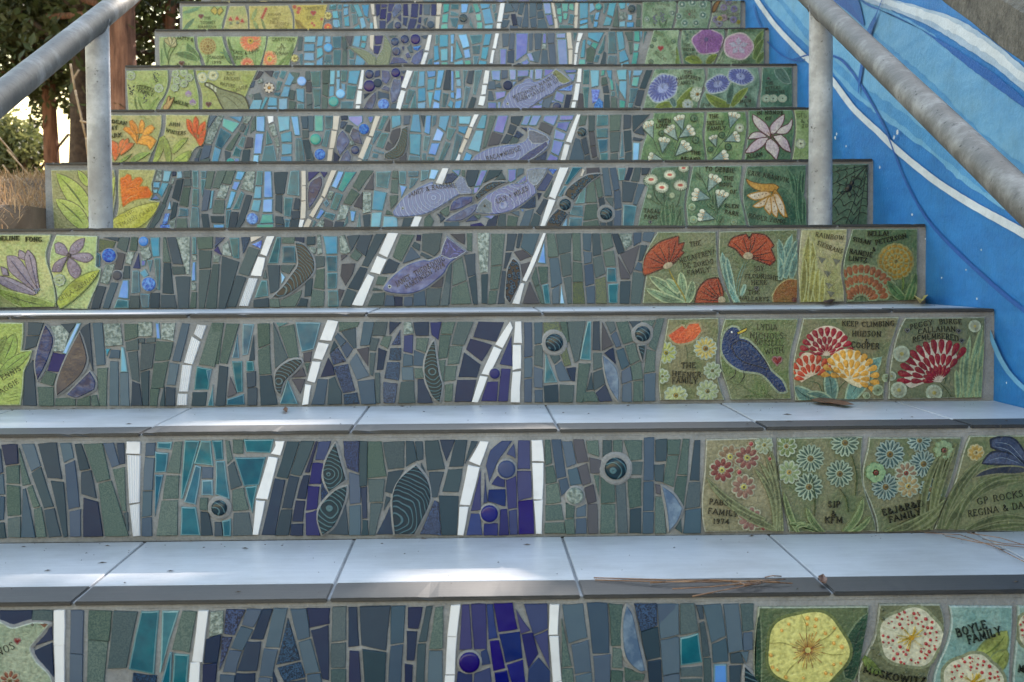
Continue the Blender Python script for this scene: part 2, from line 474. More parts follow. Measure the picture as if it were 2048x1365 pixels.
JOINT_PX = {1: 657, 2: 701, 3: 732, 4: 761, 5: 787, 6: 799, 7: 805, 8: 818, 9: 830, 10: 838}
NOSE_D = {}
def step_slabs(k):
    st = STEP[k]; y0, z1 = YK[k], ZK[k]; yb = YK[k+1]
    # concrete body
    bm = box(XL+.004, XW-.0015, .019, T+.016, (-.03 if k == 1 else -.004), z1-ZK[k-1]-.0125, .002, 1)
    put('concrete_core', bm_mesh('concrete_core', bm, [M['conc']]), st)
    joints = []
    x = on_y(JOINT_PX[k], NOSE_PX.get(k, -40), y0-.006).x
    W = .2925
    x0 = x-W*math.ceil((x-XL)/W)
    xs = [XL]
    q = x0
    while q < XW-.02:
        if q > XL+.02: xs.append(q)
        q += W
    xs.append(XW-.004)
    fy = -.006; nd = .083 if k < 3 else .075
    for i in range(len(xs)-1):
        a, b = xs[i]+.0019, xs[i+1]-.0019
        if i == len(xs)-2: b += .0019
        j = random.uniform(-.0006, .0006)
        t1 = z1-ZK[k-1]+j
        bm = box(a, b, fy+nd+.0005, T-.0105, t1-.010, t1, .0009, 1)
        put('tread_tile', bm_mesh('tread_tile', bm, [M['tread']]), st)
        bm = box(a, b, fy+random.uniform(-.0006, .0006), fy+nd-.0003, t1-.0052, t1+random.uniform(-.0003, .0003), .0011, 2)
        nn = 26; rr = random.Random(k*100+i)
        for q in range(1, nn):
            x = a+(b-a)*q/nn
            bmesh.ops.bisect_plane(bm, geom=bm.verts[:]+bm.edges[:]+bm.faces[:], plane_co=(x+rr.uniform(-.003, .003), 0, 0), plane_no=(1, 0, 0))
        off = {}
        for v in bm.verts:
            if v.co.y < fy+.003:
                key = round(v.co.x, 4)
                if key not in off: off[key] = (rr.uniform(0, .0004), rr.uniform(0, .0003)+(.0016*rr.random() if rr.random() < .07 else 0))
                v.co.y += off[key][0]
                if v.co.z > t1-.002: v.co.z -= off[key][1]; v.co.y += off[key][1]*.8
        put('nosing_tile', bm_mesh('nosing_tile', bm, [M['nose']]), st)
    # grout bed under the tread tiles
    bm = box(XL+.001, XW-.0012, .0, T-.003, z1-ZK[k-1]-.012, z1-ZK[k-1]-.0030, .001, 1)
    put('tread_grout', bm_mesh('tread_grout', bm, [M['grout']]), st)

def riser_panel(k):
    """grout face with gentle trowel waves and the raised collars round discs, leaves and fish"""
    st = STEP[k]; h = ZK[k]-ZK[k-1]
    nx, nz = 150, 14
    vs, fs = [], []
    z0 = -.002 if k > 1 else -.03; z1 = h-.0056
    rnd = random.Random(k)
    for j in range(nz+1):
        for i in range(nx+1):
            x = XL+(XW-.001-XL)*i/nx; z = z0+(z1-z0)*j/nz
            y = rnd.uniform(-.0005, .0004)
            e = min(j, nz-j)
            if e == 0: y += .0012
            vs.append((x, y, z))
    for j in range(nz):
        for i in range(nx):
            a = j*(nx+1)+i
            fs.append((a, a+1, a+nx+2, a+nx+1))
    # back and rim
    n0 = len(vs)
    for (x, z) in ((XL, z0), (XW-.001, z0), (XW-.001, z1), (XL, z1)): vs.append((x, .018, z))
    c = [0, nx, (nz+1)*(nx+1)-1, nz*(nx+1)]
    top = [nz*(nx+1)+i for i in range(nx+1)]; bot = list(range(nx+1))
    left = [j*(nx+1) for j in range(nz+1)]; right = [j*(nx+1)+nx for j in range(nz+1)]
    fs.append(top[::-1]+[n0+3, n0+2][0:2]); fs.append(bot+[n0+1, n0])
    fs.append(left[::-1]+[n0, n0+3]); fs.append(right+[n0+2, n0+1]); fs.append((n0, n0+1, n0+2, n0+3))
    for outline in COLLARS[k]:
        p = ccw(outline); p = [(x, z-ZK[k-1]) for x, z in p]
        n = len(p); b = len(vs); q = inset(p, .0030)
        for (x, z) in p: vs.append((x, .001, z))
        for (x, z) in p: vs.append((x, -.0026+rnd.uniform(-.0004, .0004), z))
        for (x, z) in q: vs.append((x, -.0043, z))
        for r_ in (0, 1):
            for i in range(n):
                fs.append((b+r_*n+i, b+r_*n+(i+1) % n, b+(r_+1)*n+(i+1) % n, b+(r_+1)*n+i))
        fs.append(tuple(b+2*n+i for i in range(n)))
    me = mesh_of('riser_panel', vs, fs, [M['grout']], smooth=False)
    put('riser_panel', me, st)

# ------------------------------------------------------------------ mosaic pieces
GLASSY = set('tcbmv')
def world_pts(k, crop, nums, hgt=.0035):
    x0, y0, s = crop
    out = []
    for i in range(0, len(nums), 2):
        w = on_y(x0+nums[i]/s, y0+nums[i+1]/s, YK[k]-hgt); out.append((w.x, w.z))
    return out
def solid(k, name, outline, rings, mats, mi_of_ring, parent, tilt=0.0, smooth=False, cap_mi=0):
    """prism through rings [(inset, height)]; the outline is in world x, z; returns the object with its origin at its middle"""
    p = ccw(outline); n = len(p)
    mx_ = max(r_[0] for r_ in rings); sl_ = slim(p)*.62
    if mx_ > sl_: rings = [(r_[0]*sl_/mx_, r_[1]) for r_ in rings]
    cx = sum(q[0] for q in p)/n; cz = sum(q[1] for q in p)/n
    tx, tz = random.uniform(-tilt, tilt), random.uniform(-tilt, tilt)
    vs, fs, mi = [], [], []
    for r, (d, hgt) in enumerate(rings):
        q = inset(p, d) if d else p
        for (x, z) in q:
            dy = (x-cx)*tx+(z-cz)*tz if r else 0
            vs.append((x-cx, -(hgt+dy), z-cz))
    for r in range(len(rings)-1):
        for i in range(n):
            fs.append((r*n+i, r*n+(i+1) % n, (r+1)*n+(i+1) % n, (r+1)*n+i)); mi.append(mi_of_ring[r])
    fs.append(tuple((len(rings)-1)*n+i for i in range(n))); mi.append(cap_mi)
    me = mesh_of(name, vs, fs, mats, mi, smooth)
    base = STEP[k].location
    return put(name, me, parent, (cx-base.x, 0, cz-base.z))
def mosaic(k, crop, kind, nums, yb):
    if k >= 5 and yb:                                         # the nosing in front hides the foot of these pieces
        nums = [v+(9*crop[2]/4.5 if i % 2 and v > yb-10 else 0) for i, v in enumerate(nums)]
    p = ccw(world_pts(k, crop, nums))
    if abs(area2(p)) < 6e-6: return
    rnd = random
    if kind == 'r' and len(p) == 4: return ribbed(k, crop, nums)
    p = inset(p, -.00045)
    q = []
    n = len(p)
    for i in range(n):                                        # nipped edges are never quite straight
        a, b = p[i], p[(i+1) % n]
        q.append((a[0]+rnd.uniform(-.0004, .0004), a[1]+rnd.uniform(-.0004, .0004)))
        L = math.hypot(b[0]-a[0], b[1]-a[1])
        if L > .012:
            t = rnd.uniform(.38, .62); j = rnd.uniform(-.0006, .0006)
            q.append((a[0]+(b[0]-a[0])*t-(b[1]-a[1])/L*j, a[1]+(b[1]-a[1])*t+(b[0]-a[0])/L*j))
    th = .0030+rnd.uniform(-.0004, .0007)
    if kind in 'woY': th += .0007
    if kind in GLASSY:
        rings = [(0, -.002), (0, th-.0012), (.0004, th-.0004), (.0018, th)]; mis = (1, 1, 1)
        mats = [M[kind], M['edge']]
    else:
        rings = [(0, -.002), (0, th-.0007), (.0006, th)]; mis = (0, 1)
        mats = [M[kind]]*2
    nm = {'w': 'white_stripe_tile', 'o': 'white_stripe_tile'}.get(kind, 'mosaic_tile')
    return solid(k, nm, q, rings, mats, mis, STEP[k], tilt=.04)
def ribbed(k, crop, nums):
    p = world_pts(k, crop, nums); a, b, c, d = p              # TL TR BR BL
    cx = sum(q[0] for q in p)/4; cz = sum(q[1] for q in p)/4
    n = 10; vs, fs = [], []
    for i in range(n+1):
        t = i/n; h = .0026+(.0015 if i % 2 else 0)
        if i in (0, n): h = .002
        t0 = (a[0]+(b[0]-a[0])*t, a[1]+(b[1]-a[1])*t); t1 = (d[0]+(c[0]-d[0])*t, d[1]+(c[1]-d[1])*t)
        for (x, z), y in ((t0, .002), (t0, -h), (t1, -h), (t1, .002)): vs.append((x-cx, y, z-cz))
    for i in range(n):
        for j in range(3):
            fs.append((i*4+j, i*4+j+1, (i+1)*4+j+1, (i+1)*4+j))
    fs.append((0, 1, 2, 3)); fs.append((n*4+3, n*4+2, n*4+1, n*4))
    base = STEP[k].location
    me = mesh_of('ribbed_white_tile', vs, fs, [M['r']])
    put('ribbed_white_tile', me, STEP[k], (cx-base.x, 0, cz-base.z))
def collar(k, outline, w):
    COLLARS[k].append(inset(ccw(outline), -w))
def disc(k, crop, mk, cx, cy, r, boss=False):
    c = world_pts(k, crop, [cx, cy])[0]; R = r/crop[2]*(YK[k]-CAM.y)/F_PX
    p = ell(c[0], c[1], R, R, 20)
    collar(k, p, R*.24 if boss else R*.10)
    hh = .0035 if boss else .0012
    rings = [(0, -.001), (0, .0052), (R*.18, .0056+hh*.6), (R*.5, .0056+hh), (R*.8, .0056+hh*1.15)]
    nm = 'shell_boss' if boss else 'glass_disc'
    return solid(k, nm, p, rings, [M[mk]], (0,)*4, STEP[k], smooth=True)
def carved(k, crop, mk, nums, name='carved_leaf', hh=.002):
    p = smooth_outline(ccw(world_pts(k, crop, nums)), 2)
    collar(k, p, .0015)
    rings = [(0, -.001), (0, .0052), (.0009, .0066)]
    return solid(k, name, p, rings, [M[mk]], (0,)*2, STEP[k])

NAMED = {'fk': 'carved_leaf', 'fn': 'carved_leaf', 'fp': 'brushed_leaf', 'fl': 'pale_leaf', 'fe': 'smooth_leaf', 'fd': 'dotted_leaf', 'fw': 'bird_wing'}
def tiles(k, crop, yb, text):
    for ent in text.replace('\n', ' ').split(';'):
        f = ent.split()
        if not f: continue
        kind = f[0]; nums = [float(v) for v in f[1:]]
        if kind.startswith('D:'): disc(k, crop, kind[2:], *nums)
        elif kind.startswith('S:'): disc(k, crop, kind[2:], *nums, boss=True)
        elif kind.startswith('L:'): carved(k, crop, kind[2:], nums, NAMED.get(kind[2:], 'carved_leaf'))
        else: mosaic(k, crop, kind, nums, yb)
for k in range(1, NST+1): step_slabs(k)

# outlines of the mosaic pieces, measured off the risers: kind, then corner pairs in the scale (origin, zoom) of each stretch
tiles(1, (0, 1190, 2.926), 0, '''
n 0 97 185 97 180 150 70 185 0 150; a 195 95 303 95 303 152 188 148; n 200 300 300 180 303 265 ; n 190 340 300 285 312 478 ; n 0 180 40 200 0 200; n -60 440 20 480 30 600 -60 600; n 60 590 120 470 200 600;
w 318 95 373 95 373 292 318 292; w 318 300 373 296 376 600 325 600; s 415 97 485 97 478 345 410 340; s 410 350 478 355 478 600 408 600;
g 520 100 648 100 632 268 515 260; g 515 270 628 280 598 600 510 600; a 668 100 800 105 735 428 632 430; t 825 103 925 100 900 465 755 435; t 950 100 1045 100 935 455 942 400;
g 1070 100 1145 105 1105 335 1010 318; t 995 345 1005 345 990 600 925 600; t 1018 350 1100 355 1085 600 1005 600; k 780 465 910 478 905 600 770 600; d 600 560 640 600 600 600;
w 1163 98 1215 98 1180 395 1128 390; w 1115 402 1168 398 1155 600 1105 600;
l 1235 105 1305 98 1300 225 1225 245; n 1210 265 1290 235 1270 395 1195 400; n 1190 412 1265 405 1250 600 1185 600; k 1325 92 1430 92 1370 235 1315 228; k 1300 250 1355 255 1285 440;
s 1445 90 1530 90 1480 190 1420 175; s 1410 190 1475 210 1415 325 1355 310; s 1345 330 1410 335 1375 455 1305 455; s 1290 475 1370 478 1355 600 1280 600;
n 1540 90 1590 88 1535 262 1470 258; n 1445 282 1525 280 1500 445 1390 445; n 1380 468 1490 465 1480 600 1370 600;
s 1605 85 1680 85 1630 310 1555 305; s 1545 322 1620 325 1590 480 1520 478; s 1515 490 1585 495 1560 600 1505 600;
k 1685 140 1752 380 1622 405; k 1630 432 1755 400 1780 480 1665 510; n 1600 450 1655 600 1590 600; n 1670 520 1780 500 1790 600 1680 600;
s 1705 88 1790 85 1810 245 1745 265; s 1750 285 1815 262 1865 450 1790 462; s 1800 475 1870 468 1890 600 1810 600; n 1800 85 1925 82 1922 170 1812 190; n 1825 215 1920 185 1920 500 1890 490''')
tiles(1, (650, 1190, 2.926), 0, '''
a 45 78 122 75 118 262 40 275; a 40 292 118 285 115 425 38 430; a 38 445 118 440 115 600 38 600; n 140 78 185 78 195 300 138 305; n 145 335 195 335 210 600 145 600;
d 205 75 378 70 355 325 215 295; d 220 325 355 345 345 600 240 600; s 392 75 468 70 455 280 385 292; s 385 305 452 295 440 600 370 600;
n 490 80 568 78 545 195 488 195; n 482 220 535 222 520 382 480 380; n 470 412 510 418 505 600 465 600; d 595 75 625 72 590 270 550 275; d 545 295 588 292 575 600 530 600; g 650 80 688 75 685 312 612 315; s 610 335 685 335 685 600 600 600;
w 740 65 790 62 770 240 720 240; w 718 250 768 250 758 462 708 465; w 706 478 757 475 750 600 700 600;
p 805 65 842 62 858 315 790 322; p 858 60 940 58 942 315 875 318; p 915 340 945 325 965 405 920 412; p 780 455 858 468 860 600 770 600; p 880 465 965 435 985 600 870 600; D:u 845 395 62;
u 948 60 978 58 1005 250 962 258; u 968 275 1015 270 1050 430 990 445; u 995 460 1062 450 1090 600 1010 600; u 992 55 1095 52 1122 200 1018 215; u 1022 235 1138 222 1150 370 1060 395; u 1068 415 1155 388 1180 600 1120 600;
p 1120 95 1195 210 1150 228; p 1155 240 1212 228 1245 345 1190 430; p 1170 60 1295 55 1298 195 1222 228; p 1228 245 1302 215 1312 430 ; p 1195 440 1250 375 1312 450 1315 600 1185 600;
w 1318 62 1368 60 1360 232 1312 235; w 1315 248 1362 245 1382 500 1338 512; w 1338 522 1385 510 1390 600 1340 600;
g 1382 140 1440 415 1388 425; g 1392 440 1448 435 1460 600 1395 600; s 1390 62 1508 60 1532 250 1430 280; s 1445 300 1540 272 1555 450 1468 465; s 1468 480 1560 462 1570 600 1475 600;
s 1535 52 1650 52 1662 340 1570 345; s 1575 365 1668 355 1665 600 1585 600; g 1665 58 1740 62 1730 295 1680 298; g 1688 318 1740 322 1738 428 1685 425; g 1680 450 1740 452 1735 600 1675 600; g 1755 430 1870 470 1860 500 1760 505; s 1765 515 1860 515 1860 600 1765 600;
L:fl 1765 65 1800 120 1830 260 1872 440 1840 445 1770 380 1745 280 1745 150;
k 1815 55 1938 55 1940 180 1850 210; d 1852 222 1945 195 1960 365 1885 382; d 1890 398 1962 385 1975 600 1910 600; s 1948 60 2050 60 2060 235 1965 260; s 1970 275 2060 250 2070 445 1980 465; s 1985 482 2070 465 2080 600 1990 600''')
tiles(1, (1300, 1190, 2.738), 0, '''
s 45 55 155 55 155 215 62 240; s 62 255 155 238 160 425 75 440; s 80 455 160 445 160 560 85 560; a 170 55 240 52 262 200 170 220; t 170 240 265 215 285 370 172 385; a 170 405 285 395 285 448 172 450; a 172 470 282 465 285 560 172 560;
d 258 60 285 62 290 130 275 135; a 275 160 295 155 325 335 295 340; a 298 352 330 350 335 560 298 560; s 295 60 385 55 412 222 340 262; s 345 275 415 245 428 365 350 370; b 355 385 420 385 425 560 350 560;
s 405 55 482 52 508 300 435 315; d 445 330 495 318 515 375 445 375; d 440 395 500 390 480 560 440 560; a 500 55 565 55 565 190 512 200; s 515 215 560 210 560 300 515 305; s 500 320 540 315 530 370;
L:fk 520 395 590 470 640 560 560 560 520 500''')

tiles(2, (0, 860, 3.938), 0, '''
s -40 130 0 160 18 330 -40 360; s -40 370 20 352 30 510 -40 515; s -40 530 30 532 22 705 -40 720; d -40 740 25 735 42 850 -40 850;
n 10 125 130 118 138 262 48 275; g 50 295 145 285 150 425 52 418; g 55 440 150 450 155 670 60 680; a 60 705 158 692 155 845 65 845;
g 150 150 232 425 175 440; s 178 475 195 470 275 845 170 845; s 168 118 262 118 312 285 245 325; g 215 460 248 440 308 600 262 612; g 268 632 320 615 360 840 292 845;
d 250 345 320 300 415 605 345 615; d 350 640 422 625 478 840 385 845; d 300 115 440 105 485 385 375 372; d 400 405 495 415 525 840 500 845;
s 475 112 550 110 575 220 505 258; s 515 280 585 245 622 605 540 625; s 550 650 630 630 632 840 552 840; d 590 118 635 115 700 305 630 320; d 640 340 712 325 755 540 645 505; n 658 545 765 575 805 835 660 840;
g 660 115 800 112 860 390 765 410; g 780 430 872 408 1005 835 830 835; s 815 112 890 108 935 275 880 295; n 920 108 968 108 978 265 945 270; g 890 318 975 298 990 640 965 635; a 978 660 1000 655 1010 795 1000 795;
w 1000 100 1098 98 1100 188 998 182; r 998 198 1105 205 1098 570 1015 580; r 1018 598 1098 582 1102 835 1045 840;
s 1148 110 1220 108 1215 200 1145 205; s 1142 222 1212 228 1195 470 1130 472; s 1128 492 1195 488 1190 675 1120 682; s 1120 702 1190 695 1190 838 1118 838;
t 1242 100 1352 98 1338 155 1240 145; t 1225 178 1322 188 1300 330 1222 335; t 1220 358 1280 362 1225 690; g 1375 100 1430 98 1410 340 1318 335; g 1310 365 1405 365 1400 540 1282 545; g 1275 565 1395 560 1390 830 1235 832;
t 1455 92 1568 90 1437 540 1425 540; t 1585 92 1655 92 1675 280 1532 265; t 1538 280 1580 298 1562 440 1535 588 1450 568; s 1595 298 1670 298 1668 380 1592 382; t 1592 402 1672 402 1672 515 1588 512; t 1430 612 1538 615 1575 830 1425 830;
t 1670 90 1748 88 1755 232 1698 238; t 1700 252 1765 252 1808 548 1700 508; g 1778 90 1800 92 1828 228 1790 270; d 1800 292 1838 252 1900 440 1822 468; g 1832 482 1915 462 1952 625 1838 638; a 1842 662 1958 658 1990 830 1838 832; g 1838 85 1912 85 1910 185 1840 182;
d 1582 650 1640 660 1668 830 1590 830; d 1692 735 1738 735 1748 835 1690 835; t 1752 722 1815 705 1812 835 1762 835; g 1578 540 1632 542 1630 630 1578 628; S:fk 1728 615 62''')
tiles(2, (480, 860, 3.938), 0, '''
t 32 82 258 82 236 178 50 172; t -40 222 198 218 145 430 30 442; t 42 452 132 442 95 655;
w 278 95 345 95 312 200 248 188 285 130; w 228 218 292 228 215 545 132 538; w 130 560 195 566 140 825 105 825;
d 372 98 465 95 370 380 292 365; n 278 390 350 400 270 828 172 830; d 480 95 580 95 478 362 400 345; d 390 365 462 378 405 620 332 615; d 325 635 408 635 380 830 282 830;
n 598 95 608 98 542 335 515 335; n 500 365 545 362 515 545 448 540; n 442 562 508 565 490 722 415 720; n 405 750 492 745 490 830 398 830;
p 622 98 712 95 672 238 595 235; p 575 265 655 270 632 425 550 425; p 540 450 622 455 605 620 525 632; p 522 662 600 640 625 830 522 830;
L:fk 750 108 782 220 832 390 765 440 700 485 665 400 658 320 690 215; L:fk 840 445 825 550 745 745 650 825 615 720 620 640 660 570 750 480;
k 818 95 935 95 930 335 850 300 825 200; k 642 412 692 490 640 575; d 830 595 850 830 698 825; s 862 342 940 362 945 575 865 588; s 865 606 945 596 945 830 865 830;
d 945 95 998 95 998 435 948 445; n 955 462 995 452 998 695 968 700; d 970 718 1002 718 1008 830 958 830; g 1012 98 1110 98 1148 365 1010 378; a 1010 395 1138 390 1120 565 1025 568; a 1030 588 1120 582 1060 828 1020 828;
a 1128 105 1290 95 1288 298 1168 310; d 1172 338 1282 322 1205 505 1150 485; d 1152 530 1188 540 1132 635; n 1185 605 1208 825 1078 825;
L:fk 1385 282 1470 390 1500 540 1440 690 1370 820 1220 820 1200 560 1250 400;
d 1312 95 1362 95 1388 240 1310 288; d 1380 97 1435 97 1440 228 1402 240; d 1458 92 1560 88 1612 308 1478 318; n 1578 85 1690 82 1625 242; d 1702 88 1788 85 1755 283 1648 288; d 1492 340 1605 335 1548 525 1515 530; d 1640 320 1750 312 1718 488 1598 482;
d 1570 522 1718 528 1700 828 1592 828; k 1532 565 1560 575 1580 828 1420 820; d 1428 265 1458 335 1432 300; d 1825 95 1868 95 1772 262;
w 1897 95 1955 100 1890 280 1806 245; w 1800 280 1885 300 1810 590 1735 588; w 1732 612 1798 615 1755 830 1716 830''')
tiles(2, (900, 860, 3.938), 0, '''
p 410 95 482 90 440 150 368 250 308 408 290 285 320 170; p 502 118 515 222 452 190; D:p 445 310 70; D:u 310 660 68; p 242 322 240 628 170 635; p 270 345 293 568 266 576;
p 332 430 375 372 428 400 428 452 ; u 310 476 432 474 435 602 362 578 306 560; u 168 666 235 665 252 828 132 828; u 272 746 374 742 372 830 270 830; p 402 632 445 630 460 828 388 830; p 467 648 525 632 530 825 475 825; p 446 402 518 372 524 612 460 625;
p 542 90 628 90 628 304 536 304; p 532 332 634 332 640 528 540 556; u 542 572 650 556 660 820 545 822; w 646 85 724 84 738 245 650 246; w 650 266 734 266 725 545 660 545; w 666 566 730 555 720 820 680 820;
g 752 85 785 85 800 262 755 278; g 755 297 810 287 838 408 760 424; g 762 442 850 427 870 568 762 584; g 757 602 874 592 894 708 757 714; g 750 737 894 737 908 814 750 814; s 802 82 868 80 910 368 845 380; s 886 96 958 95 988 268 922 292; e 972 80 1048 80 1088 248 1006 264;
g 1078 92 1165 87 1174 208 1092 178; s 862 402 918 382 938 458 882 518; s 932 322 998 302 1033 428 952 436; e 1007 300 1078 272 1108 413 1047 436; e 1102 222 1188 242 1186 338 1112 342; D:l 985 520 68; e 1062 460 1128 437 1153 563 1087 582; g 1137 365 1170 367 1175 518; g 1190 377 1288 412 1298 568 1190 578;
g 917 582 980 602 975 688 915 697; s 1002 620 1068 594 1068 678 997 688; g 907 716 978 702 978 818 920 818; s 997 706 1068 702 1073 818 992 818; e 1087 597 1155 587 1164 818 1092 818; g 1192 592 1298 592 1298 813 1187 813;
a 1207 87 1268 87 1268 180 1207 208; g 1292 87 1353 87 1353 178 1292 168; g 1377 87 1508 87 1508 233 1422 238; S:fk 1305 305 88; a 1432 262 1513 257 1503 353 1427 353; a 1310 430 1378 422 1398 813 1325 813; g 1402 387 1503 387 1503 598 1417 616; d 1422 632 1503 622 1503 813 1417 813;
s 1532 68 1606 66 1604 395 1530 398; s 1530 418 1602 412 1602 635 1526 640; s 1526 656 1602 652 1598 815 1520 815; d 1622 82 1708 77 1700 240 1622 245; d 1612 282 1688 277 1673 408 1620 402; e 1622 432 1658 442 1658 512 1627 498; g 1622 532 1678 532 1703 813 1617 813;
L:fl 1670 445 1760 510 1830 620 1790 720 1725 795 1710 640; g 1717 82 1813 82 1803 193 1717 193; g 1717 212 1798 207 1760 448 1687 418; g 1842 77 1883 77 1868 353 1797 348; g 1792 372 1868 367 1840 598 1772 488; a 1782 780 1818 705 1825 813;
d 1932 87 1968 87 1963 398 1892 398; a 1887 422 1968 417 1968 603 1857 622; s 1857 642 1973 622 1973 813 1842 813''')

tiles(3, (0, 620, 4.452), 0, '''
d 252 117 383 122 350 223 247 223; d 237 242 348 237 318 323 227 352; L:fn 405 140 455 210 472 300 410 480 335 622 315 480 345 320; l 452 152 558 142 608 210 570 368 475 368 482 300; d 542 132 678 122 612 208; b 682 122 718 122 590 393 557 383;
p 472 387 583 402 520 553 422 540; L:fe 710 200 775 430 700 600 510 760 510 640 590 430; d 222 552 293 452 318 853 202 853; g 412 552 498 572 470 678 357 648; L:fn 800 550 850 640 840 710 690 780 600 755;
g 337 692 468 692 473 853 347 853; g 497 792 663 787 668 853 492 853; g 692 802 798 767 798 853 687 853; g 817 767 853 762 878 853 818 853; d 732 162 793 122 828 538 717 192; s 827 122 903 122 933 488 862 493; l 922 132 1063 127 1088 308 942 323;
g 867 527 953 517 943 853 887 853; c 942 352 978 347 950 408; s 992 362 1063 362 1058 428 972 428; c 1077 332 1098 342 1133 553 1077 553; s 982 462 1048 462 1048 853 977 853; s 1067 562 1138 562 1148 853 1072 853;
g 1107 132 1223 132 1223 238 1112 273; l 1232 117 1348 112 1348 233 1232 233; a 1117 292 1228 262 1228 353 1127 363; a 1142 382 1218 372 1238 643 1172 618; d 1177 642 1238 662 1263 853 1167 853; b 1382 122 1413 122 1423 258 1392 258; a 1242 257 1283 257 1283 290 1242 290;
a 1307 257 1380 250 1378 288 1307 290; a 1262 302 1373 302 1348 518 1252 543; d 1252 562 1323 547 1318 853 1277 853; g 1392 282 1538 292 1503 443 1377 458; g 1372 482 1498 462 1448 688 1347 698; g 1342 707 1418 707 1393 853 1337 853; d 1460 682 1463 853 1422 853;
l 1442 122 1558 122 1538 278 1437 258; s 1622 122 1683 127 1600 458 1537 453; s 1512 477 1588 487 1558 668 1487 668; d 1482 692 1558 697 1553 853 1477 853; r 1755 132 1838 142 1793 263 1725 215; r 1705 237 1783 287 1715 488 1637 470; r 1622 492 1708 497 1673 728 1592 728; r 1582 747 1668 752 1663 850 1572 850;
g 1887 122 1983 122 1908 503 1777 483; t 1752 507 1883 532 1848 708 1727 713; d 1717 737 1838 737 1823 853 1707 853; d 1952 502 2028 512 1998 853 1922 853; t 1893 672 1898 853 1852 853''')
tiles(3, (420, 620, 4.452), 0, '''
g 147 127 253 127 150 478 87 468; g 30 122 118 122 72 482 -25 470; t -30 540 15 530 -10 650; t 243 222 253 428 197 428; t 292 132 388 132 333 398 292 403; d 388 232 393 448 347 453;
g 427 127 528 127 528 298 432 338; g 432 362 528 317 543 568 442 578; t 197 462 283 462 288 728 242 733; t 327 462 383 462 388 543 327 548; e 180 602 233 743 157 778; d 327 567 403 552 403 678 332 688; d 337 702 413 697 413 850 337 850; t 157 802 298 752 303 843 152 848;
d 447 592 543 587 598 843 457 848; a 562 122 590 182 688 428 582 518; t 592 117 688 117 612 148; g 612 162 743 132 783 418 702 428; t 762 117 978 117 918 348 817 368; e 832 387 903 372 888 458 842 458; g 847 482 883 477 863 558;
L:fk 810 445 820 470 740 560 660 640 625 750 590 700 585 570 650 490 740 445; e 825 517 853 593 737 598; e 732 622 843 622 800 743; t 690 622 778 838 622 838;
w 1047 97 1138 107 1080 273 982 265; w 967 297 1053 312 995 443 922 430; w 912 462 983 467 930 648 872 630; w 852 667 898 677 870 838 822 845;
g 1152 112 1328 112 1308 148 1152 188; s 1112 242 1135 212 1208 280 1165 328; d 1172 197 1293 162 1298 338 1282 343; s 1172 337 1218 292 1268 350 1215 428; d 1102 282 1133 325 1067 388; k 1072 402 1138 342 1203 458 1102 483; s 1367 112 1458 112 1413 308 1337 318;
n 1052 432 1088 502 1108 578 987 598; k 1102 512 1223 487 1288 718 1187 738; s 1247 472 1303 392 1413 588 1312 623; e 1312 357 1408 337 1403 498; s 962 622 1043 622 1013 843 907 843; d 1062 622 1108 602 1168 740 1168 838 1047 843; k 1192 762 1308 742 1323 833 1197 838; s 1317 642 1458 622 1473 833 1352 838;
a 1472 112 1578 112 1553 233 1447 228; a 1437 252 1503 257 1473 363 1422 358; a 1427 387 1468 387 1448 588 1427 568; n 1602 112 1698 112 1602 218; g 1547 242 1613 242 1578 343 1517 308; n 1502 342 1568 372 1538 528 1487 533; a 1472 567 1508 567 1508 828 1482 828;
k 1693 182 1693 308 1622 308; k 1607 347 1698 347 1693 448 1597 443; k 1582 472 1688 472 1678 628 1557 608; k 1547 647 1663 662 1643 828 1547 828; l 1732 117 1788 112 1808 208 1727 218; p 1732 237 1803 227 1798 383 1727 368; s 1727 397 1798 412 1798 498 1722 503; s 1712 517 1803 517 1813 623 1712 623;
a 1702 647 1813 642 1823 828 1682 828; n 1812 117 1943 112 1943 228 1837 228; g 1842 257 1943 257 1918 378 1837 348; s 1822 367 1908 402 1888 498 1817 493; g 1822 527 1888 522 1898 603 1832 603; n 1852 622 1903 622 1978 828 1852 828''')
